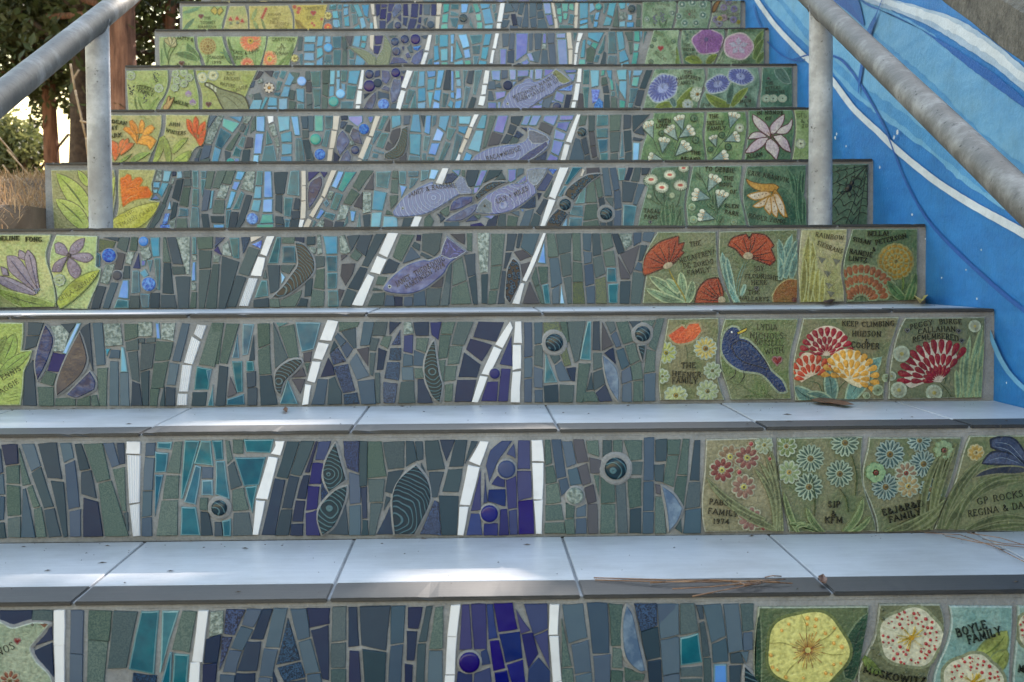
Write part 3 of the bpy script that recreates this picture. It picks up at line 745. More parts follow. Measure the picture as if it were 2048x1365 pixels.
tiles(3, (860, 620, 4.267), 0, '''
L:fk 35 265 52 400 78 560 102 640 80 785 20 730 -40 580 -42 440 0 320; p 7 112 93 107 70 253 17 213; g 107 112 213 107 185 203 97 203; a 237 107 368 107 290 298 187 293; g 87 222 178 217 140 408 72 418; g 172 317 273 312 240 458 152 463; g 77 437 128 432 110 618;
g 137 487 228 482 210 598 122 608; g 132 642 193 637 185 778 127 778; n 417 107 628 107 560 268 372 230; n 347 252 523 302 440 438 312 338; n 292 372 428 472 395 573 247 573; n 237 602 393 602 350 783 212 783;
w 685 103 700 155 620 325 560 293; w 545 317 608 342 500 558 442 545; w 432 567 488 577 405 788 362 788; D:p 552 545 44; p 692 228 700 478 597 463; p 492 622 578 617 565 778 442 778; p 612 507 683 507 660 778 587 778;
w 732 105 773 102 783 283 717 283; w 712 307 773 307 773 498 707 513; w 707 537 773 527 763 788 692 788; s 807 112 863 112 868 393 807 403; s 807 422 868 412 868 573 807 578; s 807 602 868 592 863 788 807 788; s 892 112 958 112 953 283 897 293; a 897 312 963 302 958 488 892 468; s 892 492 958 512 958 663 892 658; s 892 692 958 687 958 788 897 788;
y 972 112 1093 107 1118 190 977 218; S:fk 1060 280 76; g 1112 107 1163 107 1183 268 1157 288; a 1177 107 1328 102 1268 428 1237 448 1197 280; y 1112 352 1158 302 1203 468 1152 478; a 1017 372 1088 362 1108 420 1062 458; t 987 372 1083 618 977 623; s 1067 482 1118 442 1198 603 1107 608;
n 1167 502 1243 492 1233 608 1212 603; d 977 652 1088 642 1093 788 982 788; a 1112 642 1228 647 1218 788 1112 788; t 1347 102 1373 102 1368 428 1282 418; g 1272 462 1368 462 1328 678 1298 788 1252 783; d 1397 102 1443 102 1448 343 1392 343; a 1397 372 1463 372 1468 488 1397 513; d 1380 542 1393 678 1342 683; d 1397 537 1473 512 1488 628 1402 688;
g 1322 707 1403 702 1438 783 1312 783; e 1472 112 1558 300 1472 348; a 1497 107 1568 107 1583 165 1542 203; s 1547 222 1588 187 1628 308 1592 318; n 1492 370 1563 327 1583 458; L:fl 1475 395 1580 490 1610 620 1605 780 1530 660 1490 520; n 1422 710 1498 642 1553 778 1452 783;
g 1592 107 1688 102 1733 263 1652 288; g 1667 312 1748 287 1788 428 1712 463; s 1592 352 1648 332 1698 468 1637 508; d 1702 102 1798 102 1745 168; S:fk 1815 205 66; L:fk 1778 308 1833 303 1828 360 1813 430 1795 370; g 1817 97 1918 92 1888 148 1822 130; g 1942 82 1998 77 1928 348 1872 308; g 1852 342 1923 362 1918 523 1832 538;
g 1717 482 1798 442 1813 588 1732 598; s 1642 532 1708 492 1723 598 1642 628; s 1647 647 1718 622 1718 783 1642 783; g 1742 617 1813 607 1813 783 1737 783; s 1832 557 1923 542 1918 778 1832 778''')

tiles(4, (0, 440, 4.267), 0, '''
y 852 167 983 192 960 238 842 268; d 882 152 1013 152 1005 183; D:B 930 305 58; t 827 282 853 302 848 393 822 398; a 1027 152 1103 152 1075 273 997 233; e 1002 282 1063 292 1038 418 977 428; l 902 382 973 382 923 548 857 533; D:e 1000 475 40;
l 1092 277 1148 277 1113 383 1072 368; d 1062 397 1103 397 1103 498 1052 498; d 832 567 903 577 843 758 777 758; s 947 537 1003 542 928 753 877 753; b 1047 517 1093 517 1093 673 1007 663; t 1002 682 1093 692 1093 753 972 753; g 1122 152 1173 152 1165 263 1107 258;
D:b 1225 185 40; l 1192 235 1268 235 1288 318 1222 348; v 1207 347 1238 352 1233 388 1207 393; p 1180 292 1193 413 1137 408; t 1127 437 1183 437 1188 618 1122 628; c 1192 452 1238 422 1263 468 1232 498; D:B 1270 550 58; c 1282 152 1358 152 1358 308 1302 313; t 1312 332 1363 332 1358 598 1342 588; t 1257 347 1298 347 1280 438;
a 1112 652 1183 652 1188 753 1107 753; t 1197 632 1273 637 1268 748 1212 748; d 1287 627 1358 627 1353 753 1282 753; g 1395 152 1410 152 1453 358 1392 363; d 1397 377 1453 372 1478 628 1387 623; d 1377 647 1483 647 1508 753 1372 753; d 1427 152 1498 152 1553 378 1477 373; l 1507 152 1618 147 1613 463 1592 463;
a 1472 402 1568 402 1578 463 1477 463; d 1497 487 1618 487 1608 753 1527 753; t 1642 152 1668 152 1673 288 1642 288; l 1642 302 1673 302 1673 343 1642 343; b 1642 362 1668 362 1668 518 1632 523; l 1637 537 1668 542 1668 603 1632 598; g 1637 622 1673 622 1668 753 1622 753; g 1682 152 1813 147 1808 243 1692 248; a 1697 262 1803 267 1793 408 1702 418; a 1702 432 1793 427 1738 753 1697 753;
k 1842 152 1918 152 1832 238; p 1827 262 1858 232 1888 298; l 1822 302 1873 312 1863 363 1822 358; a 1817 382 1868 382 1843 753 1757 753; d 1897 312 2038 362 1918 753 1867 753; l 1902 227 1940 182 1978 308 1902 298''')
tiles(4, (440, 440, 4.267), 0, '''
t 82 157 158 157 158 328 112 318; k 182 152 253 152 210 258 197 283; o 262 147 358 142 267 188; B 277 210 353 177 343 243; a 247 232 333 260 240 478 157 453; w 402 142 463 142 395 308 347 290; w 327 317 383 327 350 478 267 473; r 245 497 323 502 240 738 162 735; d 142 477 218 497 130 743 57 743;
t 487 152 518 152 490 368 412 368; g 537 152 633 152 633 198 532 198; t 537 232 638 232 643 363 532 363; a 527 392 638 387 590 458 527 435; b 522 452 553 490 522 548; d 407 392 508 392 498 598 427 628; a 387 432 398 500 367 498; t 352 522 398 522 408 648 297 663; d 292 687 413 667 413 743 287 743;
L:fk 645 195 720 220 790 320 800 430 740 510 600 620 520 660 450 660 540 570 620 460 670 370; n 642 152 718 152 715 193 652 185; d 747 147 808 147 808 208 742 213; l 742 227 818 242 813 283 792 288; l 832 132 853 132 868 288 832 298; c 882 142 998 142 998 288 907 293; t 907 312 998 312 993 438 917 438; t 917 457 998 457 988 583 922 583; t 922 607 1003 607 1008 738 922 738;
d 732 522 788 502 773 648 722 653; a 817 312 888 312 888 393 817 408; g 827 432 888 417 888 593 802 578; g 792 597 888 612 883 738 772 738; g 522 692 693 602 688 640 638 738 517 738; d 692 672 748 682 738 738 657 738; g 427 682 498 672 508 743 427 743; l 1022 142 1058 132 1108 275 1060 288 1027 280;
e 1032 302 1083 302 1040 343; e 1042 382 1148 377 1128 458 1070 558 1032 478; d 1087 142 1188 132 1120 263; d 1192 137 1298 132 1240 308 1162 240; g 1112 312 1155 252 1208 300 1170 348; d 1332 127 1413 122 1260 398 1212 388; d 1197 407 1253 417 1180 598 1092 578; e 1012 592 1058 602 1020 688; d 1087 592 1158 617 1110 738 1032 733;
w 1432 117 1518 117 1425 318 1357 285; w 1342 312 1418 342 1360 463 1287 445; w 1262 467 1313 492 1215 733 1127 725; g 1547 127 1658 132 1545 353 1477 313; n 1682 132 1713 132 1708 178 1677 173; d 1662 192 1703 212 1698 263 1642 225; a 1732 122 1893 117 1868 258 1830 308 1727 258; d 1722 282 1808 322 1770 333 1712 298;
s 1632 237 1708 322 1562 368; d 1442 332 1528 372 1490 448 1382 458; g 1352 487 1423 492 1400 558 1332 550; a 1312 582 1388 602 1302 600; a 1307 632 1408 622 1388 733 1262 733; s 1422 642 1478 652 1488 733 1402 733; n 1492 657 1553 662 1553 733 1497 733; s 1577 662 1638 662 1638 733 1572 733; s 1657 632 1743 607 1753 733 1652 733; a 1762 592 1893 587 1868 733 1767 733; e 1802 570 1903 492 1893 573; a 1952 382 1978 372 1943 733 1882 733''')
tiles(4, (880, 440, 4.655), 0, '''
d 82 402 108 392 85 783 12 783; g 127 402 203 347 243 558 117 608; g 117 637 248 577 288 778 107 783; e 102 132 228 132 228 228 172 190; g 252 127 298 127 293 293 257 278; d 227 332 323 317 328 508 262 528; d 272 547 333 517 348 783 312 783; l 352 127 458 127 443 483 377 493; d 387 512 443 507 438 778 392 778;
g 482 132 603 132 573 413 477 428; g 477 442 573 432 538 638 467 648; g 462 667 533 662 518 778 452 783; d 632 132 713 132 680 283 617 288; d 612 312 663 307 618 448 597 448; d 582 477 608 482 598 778 542 783; d 732 132 763 132 733 263 712 258; L:fd 680 365 730 410 745 520 735 600 650 770 615 720 615 600 635 450;
s 782 132 923 132 858 328 757 255; e 692 302 768 282 848 340 747 378; e 752 417 838 392 777 528; w 965 127 980 132 890 380 800 573 772 563 860 370; w 752 592 783 597 738 783 677 778; b 970 202 983 408 912 398; g 997 132 1063 132 1098 338 1012 343; a 1082 132 1223 127 1213 293 1112 318;
g 892 442 918 598 882 618 857 540; g 917 437 998 442 998 578 942 598; s 1022 362 1098 357 1133 588 1042 628; a 1122 332 1213 312 1218 508 1147 528; a 1152 547 1218 532 1223 778 1192 778; e 837 582 923 778 772 778; g 887 632 928 607 968 778 942 778; t 952 612 1003 602 1023 778 977 778; s 1047 652 1108 612 1103 778 1052 778; b 1130 602 1158 778 1117 778;
g 1237 127 1303 127 1313 383 1242 373; g 1242 397 1318 402 1328 573 1242 578; y 1242 592 1328 587 1348 778 1242 778; s 1332 132 1408 132 1398 288 1337 273; s 1337 297 1408 302 1408 393 1347 408; s 1347 427 1418 412 1433 593 1357 613; s 1362 632 1438 617 1438 778 1372 778; d 1422 132 1483 132 1498 318 1427 333; a 1427 362 1503 337 1538 498 1452 538; y 1452 557 1538 532 1553 778 1457 778;
g 1502 132 1588 127 1613 248 1522 283; g 1522 307 1613 287 1633 428 1547 428; t 1557 452 1633 452 1643 573 1562 578; t 1567 602 1658 597 1648 773 1577 773; d 1602 132 1653 132 1718 298 1662 318; l 1667 132 1783 127 1783 228 1727 273; s 1807 122 1873 122 1868 203 1807 238; s 1897 122 1998 117 1958 208 1892 193; e 1682 322 1858 237 1803 438 1775 508; e 1657 342 1763 527 1763 548 1687 548; d 1872 237 1928 242 1878 378 1852 378; s 1847 397 1878 412 1883 478 1812 463; d 1682 577 1773 572 1758 778 1677 778; a 1802 492 1908 507 1863 778 1777 778''')
tiles(5, (80, 310, 4.876), 705, '''
l 1147 152 1188 152 1178 253 1127 253; c 1207 157 1278 162 1253 258 1197 258; n 1292 167 1323 167 1318 203 1292 203; c 1337 167 1378 162 1383 223 1332 228; c 1107 267 1168 267 1163 323 1107 318; c 1102 342 1148 337 1138 368 1112 373; c 1192 272 1253 277 1185 413 1147 370; v 1125 392 1163 433 1082 438; l 1287 232 1308 232 1298 278 1282 278; a 1267 292 1283 302 1220 478 1192 468;
a 1402 162 1463 157 1463 218 1407 218; d 1337 247 1393 237 1348 448 1287 418; a 1412 242 1463 237 1473 303 1402 303; g 1402 322 1463 322 1438 508 1362 488; t 1487 157 1538 157 1538 318 1492 313; t 1492 337 1543 337 1543 498 1482 488; t 1482 512 1543 517 1553 705 1462 705; t 1567 162 1618 162 1613 223 1572 228; t 1567 242 1613 242 1588 348 1577 408;
g 1637 162 1703 162 1658 328 1607 323; s 1602 342 1663 352 1628 538 1577 543; g 1727 162 1813 157 1743 328 1682 318; c 1672 357 1693 352 1668 518 1652 528; g 1822 162 1903 157 1858 288 1782 273; l 1762 292 1843 307 1798 428 1722 418; g 1712 442 1798 447 1788 568 1682 568; a 1187 482 1228 487 1158 640 1102 700 1060 705; b 1265 452 1273 528 1242 533; B 1222 577 1263 577 1235 668 1192 678; B 1180 685 1265 685 1260 705 1170 705;
d 1302 462 1338 472 1318 598 1267 638; t 1362 522 1438 532 1438 593 1352 598; g 1337 622 1428 622 1433 705 1332 705; l 1267 652 1323 617 1308 705 1252 705; d 1577 582 1633 582 1653 705 1592 705; d 1667 602 1788 602 1788 663 1677 658; b 1692 682 1793 682 1793 705 1692 705; b 1922 162 1998 167 1958 248 1902 238; b 1892 262 1953 262 1913 348 1867 328; b 1862 352 1908 367 1858 518 1817 528;
t 1812 542 1858 542 1833 705 1817 705; t 1962 357 1988 382 1938 528 1882 528; d 1867 562 1933 562 1903 705 1837 705''')
tiles(5, (480, 310, 4.876), 705, '''
l 67 167 143 162 130 363 12 328; d 62 392 113 402 40 640 -15 705 -40 705; t 167 162 218 162 213 293 152 293; c 147 312 208 312 203 423 132 423; c 132 442 203 442 178 558 107 538; D:B 120 625 55; b 237 162 303 162 313 413 232 418; b 227 437 318 432 313 558 222 558; m 217 582 318 582 323 663 192 668; m 165 680 322 678 322 705 165 705;
d 332 172 463 167 428 378 347 378; d 347 397 408 392 403 568 347 538; d 347 602 413 607 428 680 347 670; d 345 682 425 688 425 705 345 705; t 492 162 573 157 573 398 462 383; t 432 417 513 422 488 603 432 588; t 437 627 488 632 473 705 442 705; d 542 422 578 432 573 533 522 528; d 502 552 578 547 578 618 502 623; d 500 635 570 630 560 705 490 705;
o 600 160 640 160 640 295 602 300; o 602 307 640 307 640 443 602 445; o 602 457 640 452 635 618 592 625; w 587 637 623 637 600 705 572 705; L:fn 790 210 800 290 740 430 675 520 665 400 690 270; p 667 172 768 167 672 258; p 787 167 848 172 820 218; o 892 155 938 155 828 413 797 395; o 790 412 813 430 715 608 677 590; o 662 622 698 642 665 705 612 705;
b 957 162 1013 167 938 328 892 308; m 1027 167 1133 167 1000 358 957 338; g 1182 157 1298 157 1160 348 1102 308; e 1303 182 1298 338 1212 333; l 872 352 918 362 888 438 852 418; t 937 372 998 392 938 538 882 518; g 1087 332 1158 382 1080 488 1012 468; l 982 492 1068 502 1028 618 942 638; t 842 442 868 472 838 508 812 468; b 787 522 823 552 770 628 737 618; t 832 562 928 582 903 638 822 598;
t 1327 167 1468 162 1438 323 1332 308; c 1307 347 1428 372 1388 543 1287 533; l 1202 362 1278 372 1273 553 1202 568; e 1190 372 1188 528 1112 498; b 1072 547 1128 552 1108 648 1082 648; t 1045 602 1048 658 1002 705; t 1162 572 1173 705 1142 705; d 1202 592 1268 582 1258 705 1212 705; c 1287 572 1383 562 1358 705 1277 705; l 802 622 818 660 808 705 752 690; t 722 642 738 660 702 705; e 822 625 900 655 895 705 822 705; d 932 652 1008 657 998 705 917 705;
g 1492 162 1533 162 1538 228 1482 223; g 1482 247 1543 242 1538 378 1472 368; g 1462 402 1538 397 1528 458 1472 528; t 1552 162 1618 162 1608 283 1557 278; t 1642 162 1738 162 1733 208 1647 208; t 1662 227 1738 232 1698 288 1652 328; b 1557 297 1623 312 1572 418; t 1767 152 1843 152 1828 228 1762 258; b 1862 142 1938 152 1898 238 1842 233; w 1977 135 2030 135 1970 288 1912 275; c 1402 602 1528 602 1538 705 1392 705; g 1432 542 1488 572 1498 588 1422 580; d 1602 612 1688 607 1638 705 1572 705; w 1707 602 1773 607 1725 705 1662 705;
g 1802 622 1848 582 1888 640 1858 705 1792 705; n 1922 572 1998 622 1970 648; d 1962 542 2038 502 2028 598''')
tiles(5, (880, 310, 4.876), 705, '''
k 72 192 128 182 173 215 110 268 47 273; v 117 152 198 147 180 208; g 217 152 243 152 238 208 212 208; d 267 152 383 152 338 298 285 308 252 240; v 402 152 458 152 398 298 337 308; v 332 322 388 312 358 368 327 378; d 482 152 608 152 568 198 427 273; a 600 172 638 238 532 248; v 662 142 743 137 738 238 690 268 667 248; s 762 137 813 137 808 178 752 218; v 737 282 838 202 853 248 772 288;
L:fd 650 265 570 300 470 360 360 435 345 400 440 300 530 265; L:fp 315 410 310 460 200 520 100 545 120 470 200 415; L:fp 360 480 330 560 200 640 50 645 130 590 280 510; B 1062 142 1138 142 1100 188; p 1052 182 1098 210 1020 348 947 338; a 1098 252 1078 360 1038 418 1012 400; n 952 372 988 377 960 438; k 742 520 928 402 928 508 870 518;
d 1012 432 1058 442 980 588 942 550; w 1172 127 1250 127 1120 428 1067 405; w 1062 437 1123 447 1010 700 978 700; t 1292 122 1383 122 1240 288 1217 283; o 1392 142 1408 152 1388 208 1372 208; e 1432 132 1548 127 1558 168 1432 188; L:fd 1575 185 1450 270 1370 360 1300 440 1215 390 1250 330 1330 260 1440 200; t 1212 302 1238 312 1180 408 1152 398; S:fk 1220 485 56;
L:fd 1150 530 1220 560 1245 580 1170 690 1110 712 1025 712 1070 620; t 1382 332 1423 322 1408 468 1322 473; g 1442 272 1498 262 1528 458 1427 463; g 1512 252 1558 222 1588 398 1542 418; t 1292 502 1388 497 1388 598 1267 578; t 1267 612 1383 617 1373 705 1252 705; c 1238 602 1238 705 1182 705; g 1422 492 1528 482 1538 618 1402 638; g 1402 662 1538 637 1558 705 1397 705; s 1582 132 1638 127 1673 398 1612 398; s 1657 132 1713 127 1748 328 1697 348;
s 1702 362 1753 347 1768 518 1707 528; d 1547 432 1593 417 1603 478 1562 508; a 1617 422 1688 422 1683 508 1662 478; S:fk 1620 575 60; s 1707 547 1768 542 1758 705 1697 705; d 1567 662 1613 662 1618 705 1572 705; d 1632 652 1678 642 1683 705 1642 705; t 1737 132 1808 132 1793 243 1747 248; n 1842 127 1883 127 1843 248 1802 243; a 1902 127 1958 127 1938 258 1867 253; d 1972 132 2046 132 2020 188 1972 193;
d 1782 262 1923 277 1868 458 1782 453; s 1937 287 1998 292 1918 488 1887 478; t 1792 487 1918 502 1878 705 1782 705; g 2 552 78 502 88 578 52 598; d 2 562 38 618 2 658; s 42 657 178 652 188 705 42 705; p 252 652 328 592 368 638; p 302 682 398 667 428 690 302 695; n 472 642 568 582 538 705 442 705; g 332 592 398 582 380 628; v 422 602 548 577 500 628; a 582 582 638 577 638 705 562 705; g 667 592 758 612 738 705 652 705; s 692 562 768 552 768 598 ; v 782 532 818 532 810 558; s 832 552 908 532 858 705 772 705; d 922 572 978 602 948 705 872 705''')
tiles(6, (200, 205, 4.655), 565, '''
s 1032 127 1083 127 1010 238 1002 220; l 1102 127 1148 127 1038 388 972 378 1012 260; s 962 402 1038 402 1010 508 932 538; a 932 432 943 432 915 518 892 508; s 882 522 918 522 913 563 872 563; a 932 532 1018 522 1010 563 932 563; c 1197 132 1323 132 1305 183; m 1147 152 1298 197 1235 283 1142 220; t 1122 242 1218 302 1130 428 1072 398; c 1067 412 1123 442 1090 565 1032 565;
l 1342 132 1413 132 1370 198 1332 195; a 1322 202 1353 217 1330 273 1297 255; g 1287 277 1303 292 1220 448 1167 433; d 1162 452 1213 467 1203 540 1167 550; t 1388 202 1360 308 1337 298; t 1322 322 1348 327 1330 418 1287 398; t 1262 412 1313 442 1295 508 1232 495; v 1252 522 1293 522 1290 563 1257 563; D:m 1215 560 38; g 1417 172 1443 132 1440 253 1397 288; e 1372 327 1418 332 1415 418 1347 428; d 1337 442 1393 442 1385 565 1312 565;
b 1457 132 1533 132 1530 273 1457 268; b 1447 292 1523 292 1500 478 1432 478; b 1432 492 1478 492 1470 565 1417 565; w 1562 132 1613 132 1610 178 1572 198; l 1572 217 1623 202 1648 298 1612 318; l 1622 342 1658 322 1668 408 1642 408; l 1647 432 1663 432 1660 528; t 1550 262 1603 378 1547 393; t 1532 412 1613 402 1648 565 1502 550; c 1652 132 1763 132 1760 253 1672 273; c 1682 297 1778 272 1783 368 1692 368; c 1692 387 1783 392 1783 478 1692 488; c 1682 507 1783 502 1788 565 1682 565;
b 1777 132 1843 132 1863 308 1812 308; t 1822 337 1873 332 1898 565 1822 565; s 1872 132 1933 132 1933 243 1887 243; a 1887 262 1938 262 1938 328 1887 333; d 1892 352 1948 352 1968 518 1922 528; d 1920 540 1965 540 1965 565 1925 565''')
tiles(6, (600, 205, 5.12), 622, '''
s 82 142 138 142 133 288 92 298; m 152 137 233 137 233 293 152 298; t 262 142 333 142 323 263 262 268; D:m 160 380 55; D:B 205 535 55; t 262 290 308 282 270 458 222 443; t -20 380 23 392 48 622 -10 622; d 105 480 140 560 140 622 110 622;
o 345 142 405 142 380 283 337 275; o 327 292 378 297 345 468 302 470; o 292 487 338 482 315 622 277 622; n 422 142 483 137 483 178 427 178; k 422 197 483 202 440 268 412 263; L:fp 435 290 500 380 490 440 410 540 375 460 390 350; n 352 512 403 560 370 622 342 622; L:fp 490 490 520 560 500 635 400 635 440 540; v 492 142 638 137 638 198 590 248 502 180; d 482 232 543 242 520 318 462 288; L:fn 545 265 600 300 635 430 560 410 515 340; D:B 655 275 52; v 692 152 753 142 738 198 720 213; D:fn 565 490 42; D:l 530 420 24;
o 772 142 818 147 745 348 707 340; o 687 352 728 367 640 578 597 563; o 592 592 628 592 620 622 572 622; t 847 142 903 142 833 278 802 268; e 918 172 918 298 867 288; c 937 142 1028 137 1028 228 942 268; t 772 292 828 297 748 428 742 410; t 832 312 908 322 848 468 782 448; e 942 292 1023 262 1018 348 960 438 922 378; e 872 478 900 402 958 450 930 498; t 702 432 738 442 690 578 642 588; t 762 482 858 512 848 528 742 498; m 722 602 798 592 790 622 702 622; t 747 522 798 532 788 568 742 558; t 640 600 690 592 680 622 630 622;
L:fk 1100 250 1095 420 1050 540 950 580 870 570 870 530 970 470 1020 380 1050 270; s 1067 142 1128 137 1113 218 1062 228; c 1157 127 1218 127 1238 308 1127 298; c 1122 327 1238 327 1228 543 1127 523; t 1117 547 1223 552 1233 622 1102 622; e 1032 560 1088 522 1078 622 1012 622; d 1237 137 1278 137 1265 248; b 1292 137 1343 137 1328 328 1272 308; t 1357 142 1398 137 1383 218 1352 248; t 1272 342 1333 352 1298 498 1262 488; c 1432 142 1533 137 1488 298 1422 248; b 1405 262 1473 312 1438 398 1357 388; b 1347 417 1433 417 1388 543 1312 528; t 1307 562 1373 567 1358 622 1292 622; t 1252 527 1288 527 1278 622 1252 622;
t 1557 137 1608 137 1593 248 1547 238; c 1627 142 1753 142 1733 223 1632 218; c 1622 247 1718 247 1688 328 1622 298; t 1517 262 1593 277 1538 388 1502 368; t 1492 402 1538 422 1450 622 1402 622; t 1602 322 1663 352 1578 622 1532 622; w 1787 127 1828 127 1768 253 1737 245; o 1722 262 1763 272 1723 373 1687 360; o 1682 377 1713 392 1660 518 1627 508; w 1627 532 1643 542 1618 622 1582 615; c 1862 137 1913 132 1888 268 1807 263; c 1802 292 1878 292 1838 508 1722 478; b 1702 512 1763 542 1733 622 1652 622; g 1947 142 2008 137 1898 458 1872 468''')
tiles(6, (940, 205, 5.12), 605, '''
v 287 137 393 137 338 318 242 293; e 232 307 333 337 293 428 182 448; d 422 147 538 142 493 238 422 205; v 562 142 628 137 588 233 522 228; v 642 137 728 137 678 238 602 233; v 767 137 903 132 858 238 752 188; e 732 202 848 252 818 328 702 268; d 412 227 478 252 438 328 387 308; d 372 327 438 342 388 418 322 418; k 482 292 548 332 500 368 452 348; k 522 257 588 262 578 298; a 442 352 498 382 478 418 402 428;
v 922 137 1063 132 1048 178 917 183; v 902 207 1028 197 988 298 882 258; v 872 277 983 322 958 388 862 368; v 857 387 958 407 908 548 832 508; v 822 527 903 567 888 605 772 605; k 642 590 788 502 768 600 622 605; w 1100 127 1130 127 1035 413 987 400; w 972 432 1018 442 968 605 922 605; g 1137 137 1198 137 1178 228 1117 238; a 1217 137 1278 137 1273 288 1217 298; D:fk 1145 305 46;
s 1082 367 1118 382 1168 568 1158 605 1012 605; d 1142 382 1188 362 1218 518 1177 538; d 1182 557 1223 537 1238 605 1177 605; e 1222 312 1273 302 1283 438 1237 448; e 1237 462 1283 452 1298 548 1257 568; e 1262 590 1308 562 1318 605 1262 605; t 1302 132 1408 132 1413 233 1297 238; t 1297 272 1408 272 1408 358 1302 358; t 1307 382 1408 382 1403 493 1327 513; t 1332 527 1408 517 1408 605 1342 605; g 1437 132 1548 127 1533 283 1437 293; a 1437 312 1538 302 1518 503 1442 508; a 1442 532 1508 522 1508 605 1442 605;
t 1555 302 1573 548 1537 558; t 1532 577 1578 572 1573 605 1527 605; d 1577 132 1648 132 1643 263 1572 273; d 1577 297 1648 287 1653 488 1592 503; d 1597 522 1653 507 1648 605 1592 605; d 1667 137 1838 127 1670 298; d 1682 310 1758 242 1788 338 ; d 1677 357 1773 377 1738 393 1672 388; b 1672 412 1738 417 1723 605 1667 605''')
tiles(7, (230, 110, 4.995), 548, '''
e 1442 162 1478 172 1438 228 1392 248; e 1492 162 1578 162 1560 218; l 1422 262 1468 237 1478 278 1432 283; s 1372 272 1398 262 1380 318 1347 328; t 1592 167 1638 167 1610 238 1577 210; t 1662 162 1713 167 1678 238 1642 218; c 1742 172 1788 232 1748 308 1692 298; t 1622 262 1668 272 1638 348 1602 358; t 1592 382 1648 377 1638 408 1592 400; c 1692 317 1748 322 1728 418 1652 418; c 1542 422 1618 432 1618 508 1522 508; c 1525 520 1615 520 1615 548 1520 548; c 1642 442 1718 437 1718 548 1637 548; c 1502 422 1528 432 1470 548 1452 538;
c 1382 452 1468 452 1438 548 1332 548; l 1332 402 1368 392 1370 440; a 1385 395 1440 380 1470 440 1390 440; g 1762 172 1838 182 1818 278 1772 288; a 1752 352 1798 362 1788 448 1737 438; D:b 1865 265 44; c 1812 342 1888 342 1888 478 1822 458; g 1742 462 1808 472 1788 548 1732 548; t 1822 492 1888 492 1888 548 1822 548; a 1907 167 1943 167 1948 248 1902 258; e 1907 272 1958 272 1958 368 1912 368; a 1912 392 1963 397 1968 488 1917 508; a 1915 515 1965 500 1968 548 1915 548''')
tiles(7, (600, 110, 5.12), 550, '''
t 112 177 208 172 203 323 127 323; t 127 347 208 347 203 513 152 528; t 147 537 203 532 203 550 142 550; g 232 162 303 157 293 288 232 293; g 232 307 288 302 283 428 232 403; g 227 427 283 447 273 550 227 550; c 312 162 358 162 348 303 307 303; c 307 322 348 322 343 418 297 428; c 377 162 408 162 408 228 377 233; c 372 247 408 247 403 348 372 368; t 427 162 483 162 468 273 422 268; c 502 167 618 162 578 303 492 288; t 482 312 578 327 548 453 477 448; c 422 292 463 302 463 378 432 358; D:b 415 400 46; D:m 345 480 50; t 417 482 548 477 533 550 422 550;
w 632 157 655 157 635 353 597 350; w 592 367 633 372 623 503 572 503; w 577 522 613 522 608 550 572 550; D:fn 710 200 45; D:u 710 320 58; D:n 795 290 44; p 772 167 813 162 813 213 767 228; L:fp 840 160 910 170 925 240 885 300 840 270; D:u 980 185 45; s 1037 167 1083 162 1060 193; p 1032 217 1058 222 1038 278; L:fp 830 350 870 320 915 340 910 378; L:fp 960 250 1020 260 1030 340 990 460 940 490 925 380; s 802 372 908 402 908 448 802 448; n 657 402 713 397 660 448; L:fn 770 385 775 460 740 555 650 555 700 460; D:B 855 510 56; s 937 512 988 492 983 550 927 550;
w 1097 162 1153 167 1085 343 1037 330; w 1027 362 1078 377 1025 550 985 545; t 1172 167 1208 167 1183 323 1132 318; t 1112 352 1178 367 1108 498 1082 488; t 1052 517 1108 512 1093 550 1052 550; c 1222 172 1278 167 1273 318 1207 328; c 1207 347 1283 337 1288 468 1207 478; c 1207 497 1288 482 1278 550 1207 550; t 1180 382 1193 550 1122 550; b 1297 167 1388 162 1383 218 1312 233; c 1307 252 1383 242 1368 353 1302 363; c 1307 382 1363 387 1330 548; b 1412 162 1478 157 1438 338 1392 338; b 1382 367 1448 357 1428 478 1367 453; b 1372 477 1428 497 1428 550 1357 550;
d 1502 157 1538 157 1538 358 1467 353; t 1462 392 1518 402 1488 533 1452 528; b 1547 162 1573 167 1573 368 1547 368; b 1542 387 1578 382 1578 448 1542 438; c 1512 518 1540 462 1568 490 1553 543; m 1592 162 1633 162 1638 233 1592 238; c 1602 252 1643 252 1648 318 1602 318; b 1602 342 1648 342 1653 438 1592 458; b 1592 477 1658 462 1638 550 1582 550; t 1667 162 1718 162 1688 248 1680 348; d 1732 167 1778 162 1758 298 1707 283; t 1792 162 1863 157 1798 408 1772 398; t 1692 322 1743 337 1688 550 1667 545; d 1762 432 1803 442 1768 550 1717 545;
w 1897 162 1938 167 1923 293 1877 293; w 1867 312 1913 312 1898 403 1857 408; w 1847 427 1898 427 1878 518 1827 508; w 1827 542 1878 542 1873 550 1827 550''')
